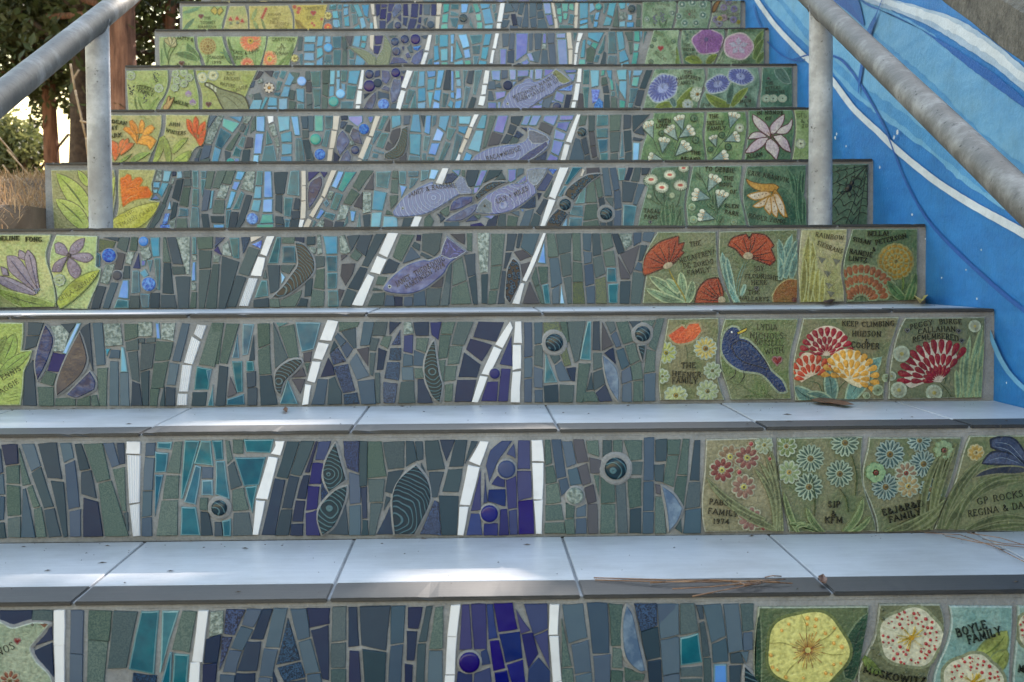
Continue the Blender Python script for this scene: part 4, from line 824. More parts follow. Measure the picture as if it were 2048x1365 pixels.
tiles(7, (940, 110, 5.389), 575, '''
v 232 172 328 167 323 278 242 268; s 342 167 403 167 398 248 342 258; v 427 162 493 162 493 268 432 268; v 512 167 633 162 628 228 512 238; s 517 247 588 242 522 283; v 652 162 683 162 678 278 642 240; v 702 157 778 157 773 258 702 268; v 802 157 913 157 858 208 797 238; v 1012 162 1148 162 1143 188 1042 193; v 1042 207 1133 207 1113 288 1102 278; s 202 292 268 282 278 368 197 368; v 272 402 388 392 378 448 282 488; s 252 342 318 302 338 358; D:n 407 330 50; v 462 292 498 292 452 348; s 202 392 233 392 258 488 197 488; v 192 512 283 517 283 575 192 575; v 302 512 328 512 328 575 302 575;
v 932 392 1018 432 998 518 907 478; n 1042 432 1098 432 1058 575 1012 575; B 952 380 1108 322 1088 388; v 882 492 948 502 882 518; s 802 482 898 442 848 568 782 558; D:fn 935 560 44; v 662 542 778 542 768 575 642 575; v 722 510 798 472 768 538; w 1167 152 1203 152 1193 293 1152 293; w 1142 312 1183 312 1158 488 1112 488; w 1107 507 1143 507 1128 575 1092 575; t 1227 167 1283 162 1278 313 1217 313; t 1217 352 1278 352 1263 570 1237 570; e 1177 412 1213 422 1223 575 1157 575;
c 1297 167 1393 167 1383 333 1312 348; B 1312 377 1398 377 1368 498 1322 518; B 1390 470 1430 510 1430 575 1335 575 1345 540; m 1417 167 1453 167 1448 218 1412 228; g 1422 247 1468 242 1483 308 1422 328; d 1432 347 1483 327 1498 408 1442 408; c 1472 167 1528 167 1528 268 1492 238; m 1502 252 1538 282 1548 378 1522 378; d 1447 432 1498 432 1508 570 1447 570; t 1522 397 1558 397 1558 443 1522 443; g 1527 462 1573 462 1588 570 1527 570; c 1582 167 1688 162 1683 268 1602 268; c 1612 282 1688 282 1678 488 1612 380 ; m 1612 482 1678 502 1668 570 1612 570; t 1562 272 1598 350 1598 478 1577 378;
c 1707 172 1738 172 1720 318 ; c 1762 167 1863 167 1833 223 1757 223; m 1757 242 1828 237 1803 343 1742 333; d 1902 167 1963 167 1888 363 1832 358; t 1727 362 1813 362 1763 508 1717 508; d 1817 382 1878 387 1838 550 1777 540; t 1712 522 1758 522 1748 565 1712 565; d 1770 560 1830 568 1826 578 1765 578''')
tiles(8, (290, 0, 4.995), 660, '''
a 1542 372 1573 372 1563 498 1522 508; c 1592 367 1708 362 1698 423 1592 423; c 1592 442 1693 442 1688 513 1587 513; c 1592 532 1688 532 1688 608 1587 603; t 1542 542 1573 542 1568 655 1552 655; c 1592 632 1688 632 1688 660 1592 660; c 1727 367 1783 362 1768 458 1717 468; c 1717 487 1768 477 1778 548 1717 588; c 1717 612 1778 572 1773 660 1707 660; D:b 1830 480 42; c 1802 367 1853 367 1853 428 1797 428; t 1872 372 1958 367 1948 478 1882 478; t 1882 502 1953 502 1943 660 1882 655; t 1802 552 1858 552 1858 618 1792 618; t 1800 630 1865 630 1865 660 1795 660; a 1970 370 2010 420 2005 520 1975 480''')
tiles(8, (660, 0, 5.12), 675, '''
g 132 387 150 382 178 488 132 498; e 162 372 233 372 205 468 ; g 132 522 173 522 168 670 122 670; c 252 372 318 372 298 488 227 468; c 327 372 383 367 368 428 322 418; c 322 442 368 442 353 498 312 488; o 412 365 450 360 440 518 412 480; t 192 512 238 512 238 588 202 588; t 197 612 248 612 238 675 202 675; c 272 562 368 622 328 675 252 675; p 462 372 538 367 523 448 462 453; p 452 472 518 472 488 553 452 540;
L:fw 190 480 360 520 470 590 470 670 400 670 350 610 260 540; L:fw 560 360 610 440 630 520 600 678 470 678 480 600 540 500; a 602 372 678 367 640 398; D:fn 665 430 40; D:fn 765 405 42; D:u 875 405 50; D:fn 680 530 42; p 737 482 758 477 750 518; s 792 490 828 452 848 538 820 538; B 852 482 928 472 898 518 862 508; L:fp 770 560 800 540 830 590 790 600; L:fp 950 505 950 560 920 640 880 675 830 640 860 570; L:fp 650 590 740 600 800 650 700 650 615 660; s 932 372 1003 362 978 398;
w 1010 362 1040 362 1010 518 972 515; w 967 542 1003 542 958 675 922 675; t 1082 362 1108 362 1108 438 1082 458; c 1122 362 1208 357 1208 478 1122 483; c 1062 472 1108 467 1118 608 1067 628; c 1132 507 1203 502 1203 618 1137 623; t 1012 612 1048 602 1043 675 992 675; b 1062 642 1118 632 1123 675 1067 675; m 1142 642 1203 637 1208 675 1142 675; b 1232 357 1273 352 1268 448 1237 453; b 1237 472 1258 472 1258 638 1237 638; c 1292 412 1358 588 1277 618; b 1312 357 1398 352 1428 478 1362 498; b 1367 517 1428 502 1438 588 1382 598; c 1272 642 1358 617 1368 675 1277 675; m 1377 622 1438 622 1443 675 1387 675;
t 1427 362 1558 357 1548 433 1457 453; t 1457 477 1538 462 1528 548 1467 548; t 1467 577 1523 577 1500 675 1472 675; c 1587 352 1658 347 1628 463 1567 468; c 1562 487 1628 482 1598 608 1547 598; c 1532 622 1603 632 1598 675 1512 675; w 1697 347 1728 347 1698 498 1667 498; w 1662 517 1683 517 1663 648 1637 648; w 1637 665 1663 665 1663 675 1637 675''')
tiles(8, (1000, 0, 6.4), 840, '''
s 27 432 118 432 103 588 37 598; s 137 432 183 432 178 628 112 638; v 2 632 83 632 68 840 2 840; s 102 660 178 642 178 808 97 798; v 207 427 358 427 343 678 202 788 ; s 372 432 418 432 408 638 372 648; s 442 432 533 432 518 628 452 633; v 552 432 588 432 588 558 547 558; l 542 567 593 567 588 623 542 628; v 342 692 398 682 438 788 382 778 ; v 272 800 348 762 373 808 312 838 ; s 407 682 523 642 488 798 450 795; D:n 240 850 40; s 542 642 598 642 618 840 522 840 ; s 612 432 693 432 693 548 612 558; s 622 572 698 562 718 840 642 840; v 722 432 838 427 838 488 727 488; v 732 512 848 507 868 840 757 840;
o 852 422 908 422 928 623 872 623; o 882 642 928 642 923 840 887 840; w 1007 427 1058 432 1023 528 987 523; w 982 547 1018 542 993 678 962 678; w 957 697 988 697 968 840 947 840; t 937 422 983 422 950 518 ; c 1062 522 1093 502 1083 738 1027 733; m 1017 762 1093 762 1093 833 1007 833; c 1127 422 1333 417 1263 548 1132 480; c 1122 512 1178 542 1148 588 1112 558; m 1192 542 1263 562 1223 633 1167 593; g 1112 632 1150 602 1223 650 1188 788 1107 788; t 1348 452 1328 638 1290 688 1252 678; t 1232 702 1278 712 1248 798 1202 788; d 1330 662 1353 682 1348 828 1287 818; d 1120 805 1190 805 1185 840 1120 840;
t 1392 412 1468 412 1493 683 1387 683; t 1387 717 1488 722 1493 828 1372 828; c 1492 412 1568 407 1598 618 1522 648; c 1527 672 1598 642 1648 768 1532 808; c 1542 827 1643 787 1653 830 1542 840; g 1602 417 1698 412 1698 518 1642 518; g 1647 542 1698 532 1688 688 1667 688; m 1717 402 1783 402 1788 533 1717 533; m 1717 557 1783 562 1768 653 1712 653; m 1707 672 1773 672 1743 823 1682 823; c 1797 407 1818 402 1810 518; t 1850 407 1883 402 1830 558''')
tiles(9, (660, 0, 5.12), 310, '''
c 2 47 63 47 58 98 12 98; t 82 47 118 47 118 93 77 93; c 22 122 73 112 88 188 32 188; c 27 212 93 202 108 278 32 268; c 137 47 183 47 188 68 137 73; c 142 87 183 82 188 148 137 163; c 142 182 193 167 198 268 152 268; t 87 117 113 117 123 298; t 202 47 223 47 253 128 217 123; t 222 147 273 142 278 238 237 258; c 237 52 288 47 338 168 292 173; c 322 52 398 47 388 178 352 158; c 302 192 343 182 368 278 322 298; t 372 192 408 192 398 228; c 242 290 298 252 318 308 237 310; c 412 235 440 235 440 310 410 310; 
o 415 42 450 42 455 153 432 150; o 445 172 470 172 488 310 457 310; p 467 47 513 47 503 148 477 168; p 527 47 583 47 578 73 527 78; p 522 97 578 92 563 193 512 193; p 602 42 658 42 638 113 597 118; p 592 137 628 132 618 198 582 238; L:fp 670 50 720 45 725 110 650 185 640 130; p 507 217 568 217 563 310 512 310; D:fn 695 262 34; s 592 262 648 212 638 298 582 308; p 752 47 793 42 798 163 752 158; p 752 182 793 182 778 268 752 248; p 837 42 903 42 893 178 827 173; p 822 192 888 202 848 310 792 300; p 922 47 943 47 938 148 917 148; p 912 182 933 177 928 238 902 228; p 902 252 928 257 908 310 872 310; s 962 47 1023 47 1018 153 962 148; p 1042 47 1088 47 1083 158 1037 158; D:s 1030 255 36; s 962 200 998 182 970 258; n 942 262 988 290 958 310; p 690 180 725 150 725 220;
o 1095 37 1143 37 1133 153 1092 153; o 1087 172 1128 172 1113 310 1082 310; m 1162 42 1223 42 1213 118 1162 133; m 1152 152 1213 142 1203 233 1147 233; m 1142 257 1203 247 1208 305 1132 305; t 1242 47 1318 47 1313 93 1242 88; t 1237 117 1318 142 1308 163 1237 158; t 1227 187 1318 187 1288 278 1252 268; b 1342 42 1418 42 1398 128 1342 133; D:fk 1365 188 42; b 1312 252 1368 257 1348 305 1297 305; t 1445 52 1468 120 1422 138 1432 90 ; m 1462 42 1508 42 1538 118 1492 133; t 1432 182 1478 298 1432 258; m 1492 152 1543 142 1548 213 1502 213; m 1502 232 1558 232 1558 300 1507 300; c 1532 42 1638 42 1628 78 1552 93; c 1557 107 1638 87 1673 238 1587 248; c 1582 267 1668 252 1658 305 1582 305; t 1657 47 1698 47 1688 118 1672 128; t 1680 140 1710 135 1695 220; w 1747 37 1788 37 1758 223 1717 223; w 1712 242 1748 242 1743 305 1707 305''')
tiles(9, (1000, 0, 6.4), 360, '''
s 72 52 130 42 178 148 57 163; s 142 47 243 42 213 158 197 153; s 257 42 318 42 278 193 232 178; n 142 187 193 182 218 318 167 323; s 42 197 118 187 98 238 32 238; s 217 217 283 227 258 348 232 318; s 332 47 353 52 358 348 282 348; s 382 42 458 42 463 208 382 228; s 387 247 463 227 463 348 402 348; s 477 47 538 42 538 118 477 128; s 482 152 543 137 563 228 482 238; s 487 262 568 242 608 353 482 358; v 552 42 643 42 658 173 577 178; v 582 197 663 187 683 318 627 328; s 30 260 120 260 80 350 25 350; s 130 330 225 335 225 360 125 360;
o 657 37 690 37 718 228 692 225; o 697 242 725 242 743 358 707 358; t 707 47 778 47 768 88 732 108; m 727 117 783 102 788 193 737 183; m 742 212 798 202 788 298 762 288; m 792 47 873 47 868 148 802 148; m 892 47 938 52 943 138 887 120; m 807 172 868 172 848 248 817 248; t 897 182 948 192 928 308 872 298; t 760 320 930 335 940 358 760 358; o 967 42 1003 42 993 198 957 195; o 957 217 998 217 988 358 957 358; c 1022 42 1128 37 1123 228 1022 243; b 1022 267 1123 247 1123 288 1022 318; c 1022 342 1123 307 1123 353 1022 358; c 1147 52 1188 42 1218 118 1152 168; D:m 1260 90 40; t 1142 192 1203 192 1180 298; b 1222 167 1283 152 1253 258 1212 255; b 1207 272 1258 282 1238 348 1197 348;
t 1332 47 1383 42 1338 178 1322 168; c 1397 42 1488 37 1448 218 1372 188; c 1362 212 1433 242 1408 328 1322 328; g 1500 82 1518 348 1442 338; c 1512 42 1608 37 1598 108 1542 118; D:fk 1685 115 48; l 1532 147 1618 162 1608 243 1532 253; b 1637 192 1688 192 1688 258 1637 258; b 1622 287 1713 287 1708 348 1622 348; c 1532 282 1603 272 1603 343 1532 343; g 1752 62 1803 72 1798 228 1752 238; g 1747 252 1798 252 1798 343 1742 343; c 1620 45 1660 45 1630 95''')
tiles(9, (290, 0, 4.995), 305, '''
t 1842 52 1908 47 1903 93 1842 93; t 1927 47 1963 47 1958 93 1932 93; c 1877 112 1923 112 1928 188 1877 178; c 1882 200 1925 200 1930 280 1885 270''')
# the topmost riser: only its foot can be seen above the ninth nosing
def top_riser():
    k = 10; x = XL+.03
    kinds = 'YYYYYYYcctcbcpnppocmtcovvsvsvocbtcmgggggggg'
    i = 0; cols = list(kinds); n = len(cols)
    w = (XW-XL-.06)/n
    base = STEP[k].location
    for i, kd in enumerate(cols):
        a = x+i*w+.002; b = x+(i+1)*w-.002
        for z0, z1 in ((.012, .07), (.074, .135)):
            j = random.uniform(-.006, .006)
            p = [(a, base.z+z0+j*.3), (b, base.z+z0-j*.3), (b+j*.3, base.z+z1), (a+j*.3, base.z+z1)]
            th = .003+random.uniform(-.0004, .0006)
            solid(k, 'mosaic_tile', p, [(0, -.002), (0, th-.0007), (.0006, th)], [M[kd], M['gedge']], (0, 1), STEP[k], .01)
top_riser()

# ------------------------------------------------------------------ stamped serif capitals (strokes on a unit grid)
GL = {
'A': (.74, [[(0, 0), (.37, 1), (.74, 0)], [(.13, .36), (.61, .36)]]),
'B': (.6, [[(.08, 0), (.08, 1), (.38, 1), (.5, .88), (.5, .66), (.38, .54), (.08, .54)], [(.38, .54), (.55, .42), (.55, .13), (.4, 0), (.08, 0)]]),
'C': (.68, [[(.66, .8), (.5, .98), (.3, .98), (.1, .8), (.05, .5), (.1, .2), (.3, .02), (.5, .02), (.66, .2)]]),
'D': (.72, [[(.08, 0), (.08, 1), (.38, 1), (.6, .85), (.68, .5), (.6, .15), (.38, 0), (.08, 0)]]),
'E': (.58, [[(.52, .84), (.52, 1), (.08, 1), (.08, 0), (.54, 0), (.54, .17)], [(.08, .52), (.42, .52)]]),
'F': (.55, [[(.52, .84), (.52, 1), (.08, 1), (.08, 0)], [(.08, .52), (.42, .52)]]),
'G': (.74, [[(.66, .82), (.5, .98), (.3, .98), (.1, .8), (.05, .5), (.1, .2), (.3, .02), (.52, .02), (.66, .14), (.66, .42), (.46, .42)]]),
'H': (.74, [[(.1, 0), (.1, 1)], [(.64, 0), (.64, 1)], [(.1, .52), (.64, .52)]]),
'I': (.26, [[(.13, 0), (.13, 1)]]),
'J': (.42, [[(.28, 1), (.28, .12), (.16, -.06), (.02, .02)]]),
'K': (.68, [[(.1, 0), (.1, 1)], [(.62, 1), (.1, .46)], [(.24, .58), (.66, 0)]]),
'L': (.56, [[(.1, 1), (.1, 0), (.54, 0), (.54, .2)]]),
'M': (.9, [[(.1, 0), (.14, 1), (.45, .15), (.76, 1), (.8, 0)]]),
'N': (.76, [[(.1, 0), (.1, 1), (.66, 0), (.66, 1)]]),
'O': (.76, [[(.38, .99), (.16, .86), (.06, .5), (.16, .14), (.38, .01), (.6, .14), (.7, .5), (.6, .86), (.38, .99)]]),
'P': (.56, [[(.1, 0), (.1, 1), (.38, 1), (.52, .86), (.52, .62), (.38, .48), (.1, .48)]]),
'Q': (.76, [[(.38, .99), (.16, .86), (.06, .5), (.16, .14), (.38, .01), (.6, .14), (.7, .5), (.6, .86), (.38, .99)], [(.42, .2), (.72, -.16)]]),
'R': (.64, [[(.1, 0), (.1, 1), (.38, 1), (.52, .87), (.52, .65), (.38, .52), (.1, .52)], [(.32, .52), (.64, 0)]]),
'S': (.52, [[(.46, .82), (.34, .99), (.16, .97), (.06, .8), (.12, .62), (.4, .42), (.48, .22), (.36, .03), (.16, .01), (.04, .18)]]),
'T': (.64, [[(.02, .84), (.02, 1), (.62, 1), (.62, .84)], [(.32, 1), (.32, 0)]]),
'U': (.74, [[(.1, 1), (.1, .25), (.22, .04), (.5, .04), (.62, .25), (.62, 1)]]),
'V': (.72, [[(.02, 1), (.36, 0), (.7, 1)]]),
'W': (1.0, [[(.02, 1), (.27, 0), (.5, .9), (.73, 0), (.98, 1)]]),
'X': (.68, [[(.04, 0), (.62, 1)], [(.06, 1), (.64, 0)]]),
'Y': (.68, [[(.04, 1), (.34, .48), (.34, 0)], [(.64, 1), (.34, .48)]]),
'Z': (.62, [[(.06, .84), (.06, 1), (.56, 1), (.06, 0), (.58, 0), (.58, .18)]]),
'0': (.58, [[(.29, .99), (.1, .82), (.06, .5), (.1, .18), (.29, .01), (.48, .18), (.52, .5), (.48, .82), (.29, .99)]]),
'1': (.34, [[(.06, .82), (.18, 1), (.18, 0)]]),
'2': (.54, [[(.06, .78), (.16, .97), (.36, .97), (.46, .76), (.38, .5), (.06, .02), (.5, .02)]]),
'4': (.58, [[(.42, 0), (.42, 1), (.04, .32), (.56, .32)]]),
'5': (.52, [[(.44, 1), (.14, 1), (.1, .56), (.32, .6), (.46, .4), (.42, .12), (.24, .0), (.06, .1)]]),
'7': (.52, [[(.04, .86), (.06, 1), (.48, 1), (.2, 0)]]),
'9': (.54, [[(.46, .7), (.34, .46), (.14, .5), (.06, .74), (.18, .97), (.36, .97), (.46, .78), (.44, .4), (.28, .04), (.1, .02)]]),
'&': (.78, [[(.72, .4), (.5, .06), (.24, .0), (.06, .18), (.14, .42), (.42, .66), (.42, .88), (.3, .99), (.18, .86), (.22, .66), (.72, 0)]]),
'+': (.5, [[(.25, .1), (.25, .9)], [(.05, .56), (.45, .56)]]),
'!': (.24, [[(.12, 1), (.12, .3)], [(.12, .06), (.12, 0)]]),
'-': (.4, [[(.06, .45), (.34, .45)]]),
',': (.22, [[(.12, .08), (.04, -.16)]]),
'/': (.4, [[(.02, -.05), (.38, 1.05)]]),
"'": (.2, [[(.1, 1), (.08, .75)]]),
}
def heart_pts(n=16):
    out = []
    for i in range(n):
        t = 2*math.pi*i/n
        out.append((16*math.sin(t)**3/17, (13*math.cos(t)-5*math.cos(2*t)-2*math.cos(3*t)-math.cos(4*t))/17))
    return out

class Relief:
    """collects coloured relief pieces of one thing (petals, veins, letters) in one mesh on the face of a riser"""
    def __init__(s, tile):
        s.t = tile; s.vs = []; s.fs = []; s.c1 = []; s.c2 = []
    def add(s, pts2, h0, h1, c, c2=None, dome=0.0):
        p = ccw(pts2)
        if s.t.hull: p = clip_hull(p, s.t.hull)
        if len(p) < 3 or abs(area2(p)) < 2e-8: return
        n = len(p); b = len(s.vs)
        c2 = c2 or tuple(v*.8 for v in c)
        for x, z in p: s.vs.append((x, -h0, z))
        q = inset(p, min(.0004, slim(p)*.3))
        for x, z in q: s.vs.append((x, -h1, z))
        nf = 0
        for i in range(n):
            s.fs.append((b+i, b+(i+1) % n, b+n+(i+1) % n, b+n+i)); nf += 1
        if dome:
            cx = sum(v[0] for v in p)/n; cz = sum(v[1] for v in p)/n
            s.vs.append((cx, -h1-dome, cz))
            for i in range(n): s.fs.append((b+n+i, b+n+(i+1) % n, b+2*n)); nf += 1
        else:
            s.fs.append(tuple(b+n+i for i in range(n))); nf += 1
        s.c1 += [c]*nf; s.c2 += [c2]*nf
    def build(s, name, label=None, parent=None, mat='ceramic'):
        if not s.fs: return None
        xs = [v[0] for v in s.vs]; zs = [v[2] for v in s.vs]
        cx, cz = (min(xs)+max(xs))/2, (min(zs)+max(zs))/2
        vs = [(v[0]-cx, v[1], v[2]-cz) for v in s.vs]
        me = mesh_of(name, vs, s.fs, [M[mat]])
        glaze(me, s.c1, s.c2)
        par = parent or s.t.obj
        po = s.t.origin
        return put(name, me, par, (cx-po[0], 0, cz-po[1]), label)
def glaze(me, c1, c2):
    for nm, cs in (('glaze', c1), ('glaze_wash', c2)):
        at = me.attributes.new(nm, 'FLOAT_COLOR', 'CORNER')
        buf = []
        for poly, c in zip(me.polygons, cs): buf += [c[0], c[1], c[2], 1.0]*poly.loop_total
        at.data.foreach_set('color', buf)

def hull_of(p):
    p = sorted(set(p)); lo, up = [], []
    for seq, out in ((p, lo), (p[::-1], up)):
        for q in seq:
            while len(out) > 1 and (out[-1][0]-out[-2][0])*(q[1]-out[-2][1])-(out[-1][1]-out[-2][1])*(q[0]-out[-2][0]) <= 0: out.pop()
            out.append(q)
    return lo[:-1]+up[:-1]
def clip_hull(p, h):
    for i in range(len(h)):
        a, b = h[i], h[(i+1) % len(h)]; dx, dz = b[0]-a[0], b[1]-a[1]; L = math.hypot(dx, dz)
        if L < 1e-9: continue
        f = [(dx*(q[1]-a[1])-dz*(q[0]-a[0]))/L-.0007 for q in p]
        if min(f) >= 0: continue
        o = []
        for j in range(len(p)):
            u, v, fu, fv = p[j-1], p[j], f[j-1], f[j]
            if (fu < 0) != (fv < 0):
                t = fu/(fu-fv); o.append((u[0]+(v[0]-u[0])*t, u[1]+(v[1]-u[1])*t))
            if fv >= 0: o.append(v)
        p = o
        if len(p) < 3: return []
    return p
INK = A(.11, .13, .11)
class PicTile:
    """one hand-made picture tile (or ceramic fish): slab plus the relief that stands on it"""
    def __init__(s, k, crop, outline, bg=None, bg2=None, name='picture_tile', mat=None, th=.0052, label=None, coll=True, cut=0):
        s.k, s.crop = k, crop; s.lvl = 0; s.th = th
        if cut:                                               # carry on below the nosing that hides the foot
            outline = [(x, y+(20*crop[2]/4.5 if y > cut-12 else 0)) for x, y in outline]
        s.px = crop[2]*F_PX/(YK[k]-CAM.y)                     # crop units per metre
        w = smooth_outline(ccw(s.W(outline)), 2)
        s.hull = hull_of(w)
        cx = sum(q[0] for q in w)/len(w); cz = sum(q[1] for q in w)/len(w)
        s.origin = (cx, cz)
        rings = [(0, -.001), (0, th-.0016), (.0006, th-.0005), (.0018, th)]
        if mat: o = solid(k, name, w, rings, [M[mat]], (0,)*3, STEP[k])
        else:
            o = solid(k, name, w, rings, [M['ceramic']], (0,)*3, STEP[k])
            me = o.data; n = len(w); c, c2 = R_(*bg), R_(*(bg2 or bg)); rim = R_(*[min(1, v*.5+.40) for v in bg])
            cl = []
            for i, p in enumerate(me.polygons): cl.append(rim if i < 3*n else c)
            glaze(me, cl, [rim if i < 3*n else c2 for i in range(len(me.polygons))])
        if label: o['label'] = label
        s.obj = o
        # the solid's origin is the plain mean of its corners, as is ours
        if name == 'ceramic_fish' or not coll: collar(k, w, .0014)
    def W(s, pts):
        out = []
        for x, y in pts:
            w = on_y(s.crop[0]+x/s.crop[2], s.crop[1]+y/s.crop[2], YK[s.k]-.0045); out.append((w.x, w.z))
        return out
    def h(s): s.lvl += 1; return s.th+.0004+s.lvl*.000025
    def rel(s): return Relief(s)
    # ---- pieces; each takes crop coordinates
    def shape(s, r, pts, c, c2=None, rim=None, rimw=5, dome=0, smooth=True):
        dome = min(dome, .0007)
        w = ccw(s.W(pts))
        if smooth: w = smooth_outline(w, 2)
        if rim: r.add(inset(w, -rimw/s.px), s.th-.001, s.h(), R_(*rim))
        r.add(w, s.th-.001, s.h()+dome*.3, R_(*c), R_(*c2) if c2 else None, dome)
        s.lvl += int(dome*1.1/.000025)
    def line(s, r, pts, wd, c, taper=True):
        w = s.W(pts)
        if len(w) > 2: w = s.spl(w)
        n = len(w); L, R = [], []
        for i, (x, z) in enumerate(w):
            a, b = w[max(0, i-1)], w[min(n-1, i+1)]
            d = Vector((b[0]-a[0], b[1]-a[1]))
            if d.length < 1e-9: continue
            d.normalize(); t = i/(n-1)
            hw = wd/s.px/2*((1-.75*abs(2*t-1)**2) if taper else 1)
            L.append((x-d.y*hw, z+d.x*hw)); R.append((x+d.y*hw, z-d.x*hw))
        r.add(L+R[::-1], s.th-.001, s.h(), R_(*c))
    def spl(s, p, it=2):
        for _ in range(it):
            q = [p[0]]
            for i in range(len(p)-1):
                a = p[max(0, i-1)]; b = p[i]; c = p[i+1]; d = p[min(len(p)-1, i+2)]
                q.append(tuple((-a[j]+9*b[j]+9*c[j]-d[j])/16 for j in (0, 1))); q.append(c)
            p = q
        return p
    def daisy(s, cx, cy, r_, n, pet, ctr, rim=(.64, .68, .60), w=.32, inner=.26, sq=1.0, name='flower', rot=0, pet2=None, dark=None):
        r = s.rel()
        if dark: r.add(s.W(ell(cx, cy, r_*.99, r_*.99*sq, 20)), s.th-.001, s.h(), R_(*dark))
        for i in range(n):
            a = 2*math.pi*i/n+rot
            m = (inner+1)/2*r_; L = (1-inner)/2*r_
            x, y = cx+math.cos(a)*m, cy+math.sin(a)*m*sq
            p = ell(x, y, L, r_*w*math.sin(math.pi/n)*2.0, 10, a)
            if rim: r.add(inset(ccw(s.W(p)), -4/s.px*s.crop[2]/3), s.th-.001, s.h(), R_(*rim))
            r.add(s.W(p), s.th-.001, s.h(), R_(*pet), R_(*(pet2 or pet)), .0004)
        r.add(s.W(ell(cx, cy, r_*inner*.95, r_*inner*.95, 14)), s.th-.001, s.h()+.0004, R_(*ctr), None, .0006)
        r.add(s.W(ell(cx, cy, r_*inner*.4, r_*inner*.4, 8)), s.th-.001, s.h()+.0012, R_(.30, .27, .20))
        return r.build(name)
    def petals(s, cx, cy, lst, c, rim=(.80, .78, .70), name='flower', core=None, c2=None, base=None):
        """pompom and thistle heads: a list of (angle, near, far, width)"""
        r = s.rel()
        if base: s.shape(r, base, rim)
        for a, r0, r1, w in lst:
            a = math.radians(a); m, L = (r0+r1)/2, (r1-r0)/2
            p = []
            for i in range(12):
                t = 2*math.pi*i/12; u = math.cos(t)*L; v = math.sin(t)*w/2*(1+.45*math.cos(t))
                p.append((cx+(m+u)*math.cos(a)-v*math.sin(a), cy+(m+u)*math.sin(a)+v*math.cos(a)))
            if not base: r.add(inset(ccw(s.W(p)), -5/s.px), s.th-.001, s.h(), R_(*rim))
            r.add(s.W(p), s.th-.001, s.h(), R_(*c), R_(*(c2 or tuple(v*.82 for v in c))), .0005)
        if core: r.add(s.W(ell(cx, cy, core[0], core[0], 12)), s.th-.001, s.h()+.001, R_(*core[1]))
        return r.build(name)
    def rings_of(s, spec, a0=0, a1=360):
        out = []
        for n, r0, r1, w, off in spec:
            for i in range(n):
                out.append((a0+(a1-a0)*(i+.5+off)/n, r0, r1, w))
        return out
    def blades(s, lst, c, vein=None, rim=None, name='grass_blade', c2=None):
        """grass blades and leaves: (x0, y0, x1, y1, width, sideways bow)"""
        for x0, y0, x1, y1, w, bow in lst:
            r = s.rel()
            dx, dy = x1-x0, y1-y0; L = math.hypot(dx, dy) or 1; nx, ny = -dy/L, dx/L
            A_, B_, ctr = [], [], []
            for i in range(9):
                t = i/8; bb = 4*t*(1-t)*bow; hw = w/2*math.sin(math.pi*min(1, .12+t*.88))**.8
                px, py = x0+dx*t+nx*bb, y0+dy*t+ny*bb
                ctr.append((px, py)); A_.append((px+nx*hw, py+ny*hw)); B_.append((px-nx*hw, py-ny*hw))
            p = A_+B_[::-1]
            if rim: r.add(inset(ccw(s.W(p)), -4/s.px), s.th-.001, s.h(), R_(*rim))
            r.add(s.W(p), s.th-.001, s.h(), R_(*c), R_(*(c2 or tuple(v*.75 for v in c))))
            if vein: s.line(r, ctr[1:-1], max(2.2, w*.12), vein)
            r.build(name)
    def stems(s, lst, c, w=5, name='stem'):
        for pts in lst:
            r = s.rel(); s.line(r, pts, w, c); r.build(name)
    def dots(s, lst, c, rim=None, name='berry', hole=None):
        big = sum(v[2] for v in lst)/len(lst)*2*(1.35 if rim else 1)/s.crop[2] > 7
        r = s.rel()
        for x, y, q in lst:
            if big: r = s.rel()
            if rim: r.add(s.W(ell(x, y, q*1.35, q*1.35, 14)), s.th-.001, s.h(), R_(*rim))
            r.add(s.W(ell(x, y, q, q, 12)), s.th-.001, s.h(), R_(*c), None, .0005)
            if hole: r.add(s.W(ell(x, y, q*.36, q*.36, 8)), s.th-.001, s.h()+.0007, R_(*hole))
            if big: r.build(name)
        if not big:
            o = r.build(name)
            if o and len(lst) > 1: o['kind'] = 'stuff'
    def heart(s, lst, c, name='heart'):
        for x, y, q in lst:
            r = s.rel()
            p = [(x+a*q, y-b*q) for a, b in heart_pts()]
            r.add(inset(ccw(s.W(p)), -3/s.px), s.th-.001, s.h(), R_(*[min(1, v*.4+.35) for v in c]))
            r.add(s.W(p), s.th-.001, s.h(), R_(*c), None, .0004)
            r.build(name)
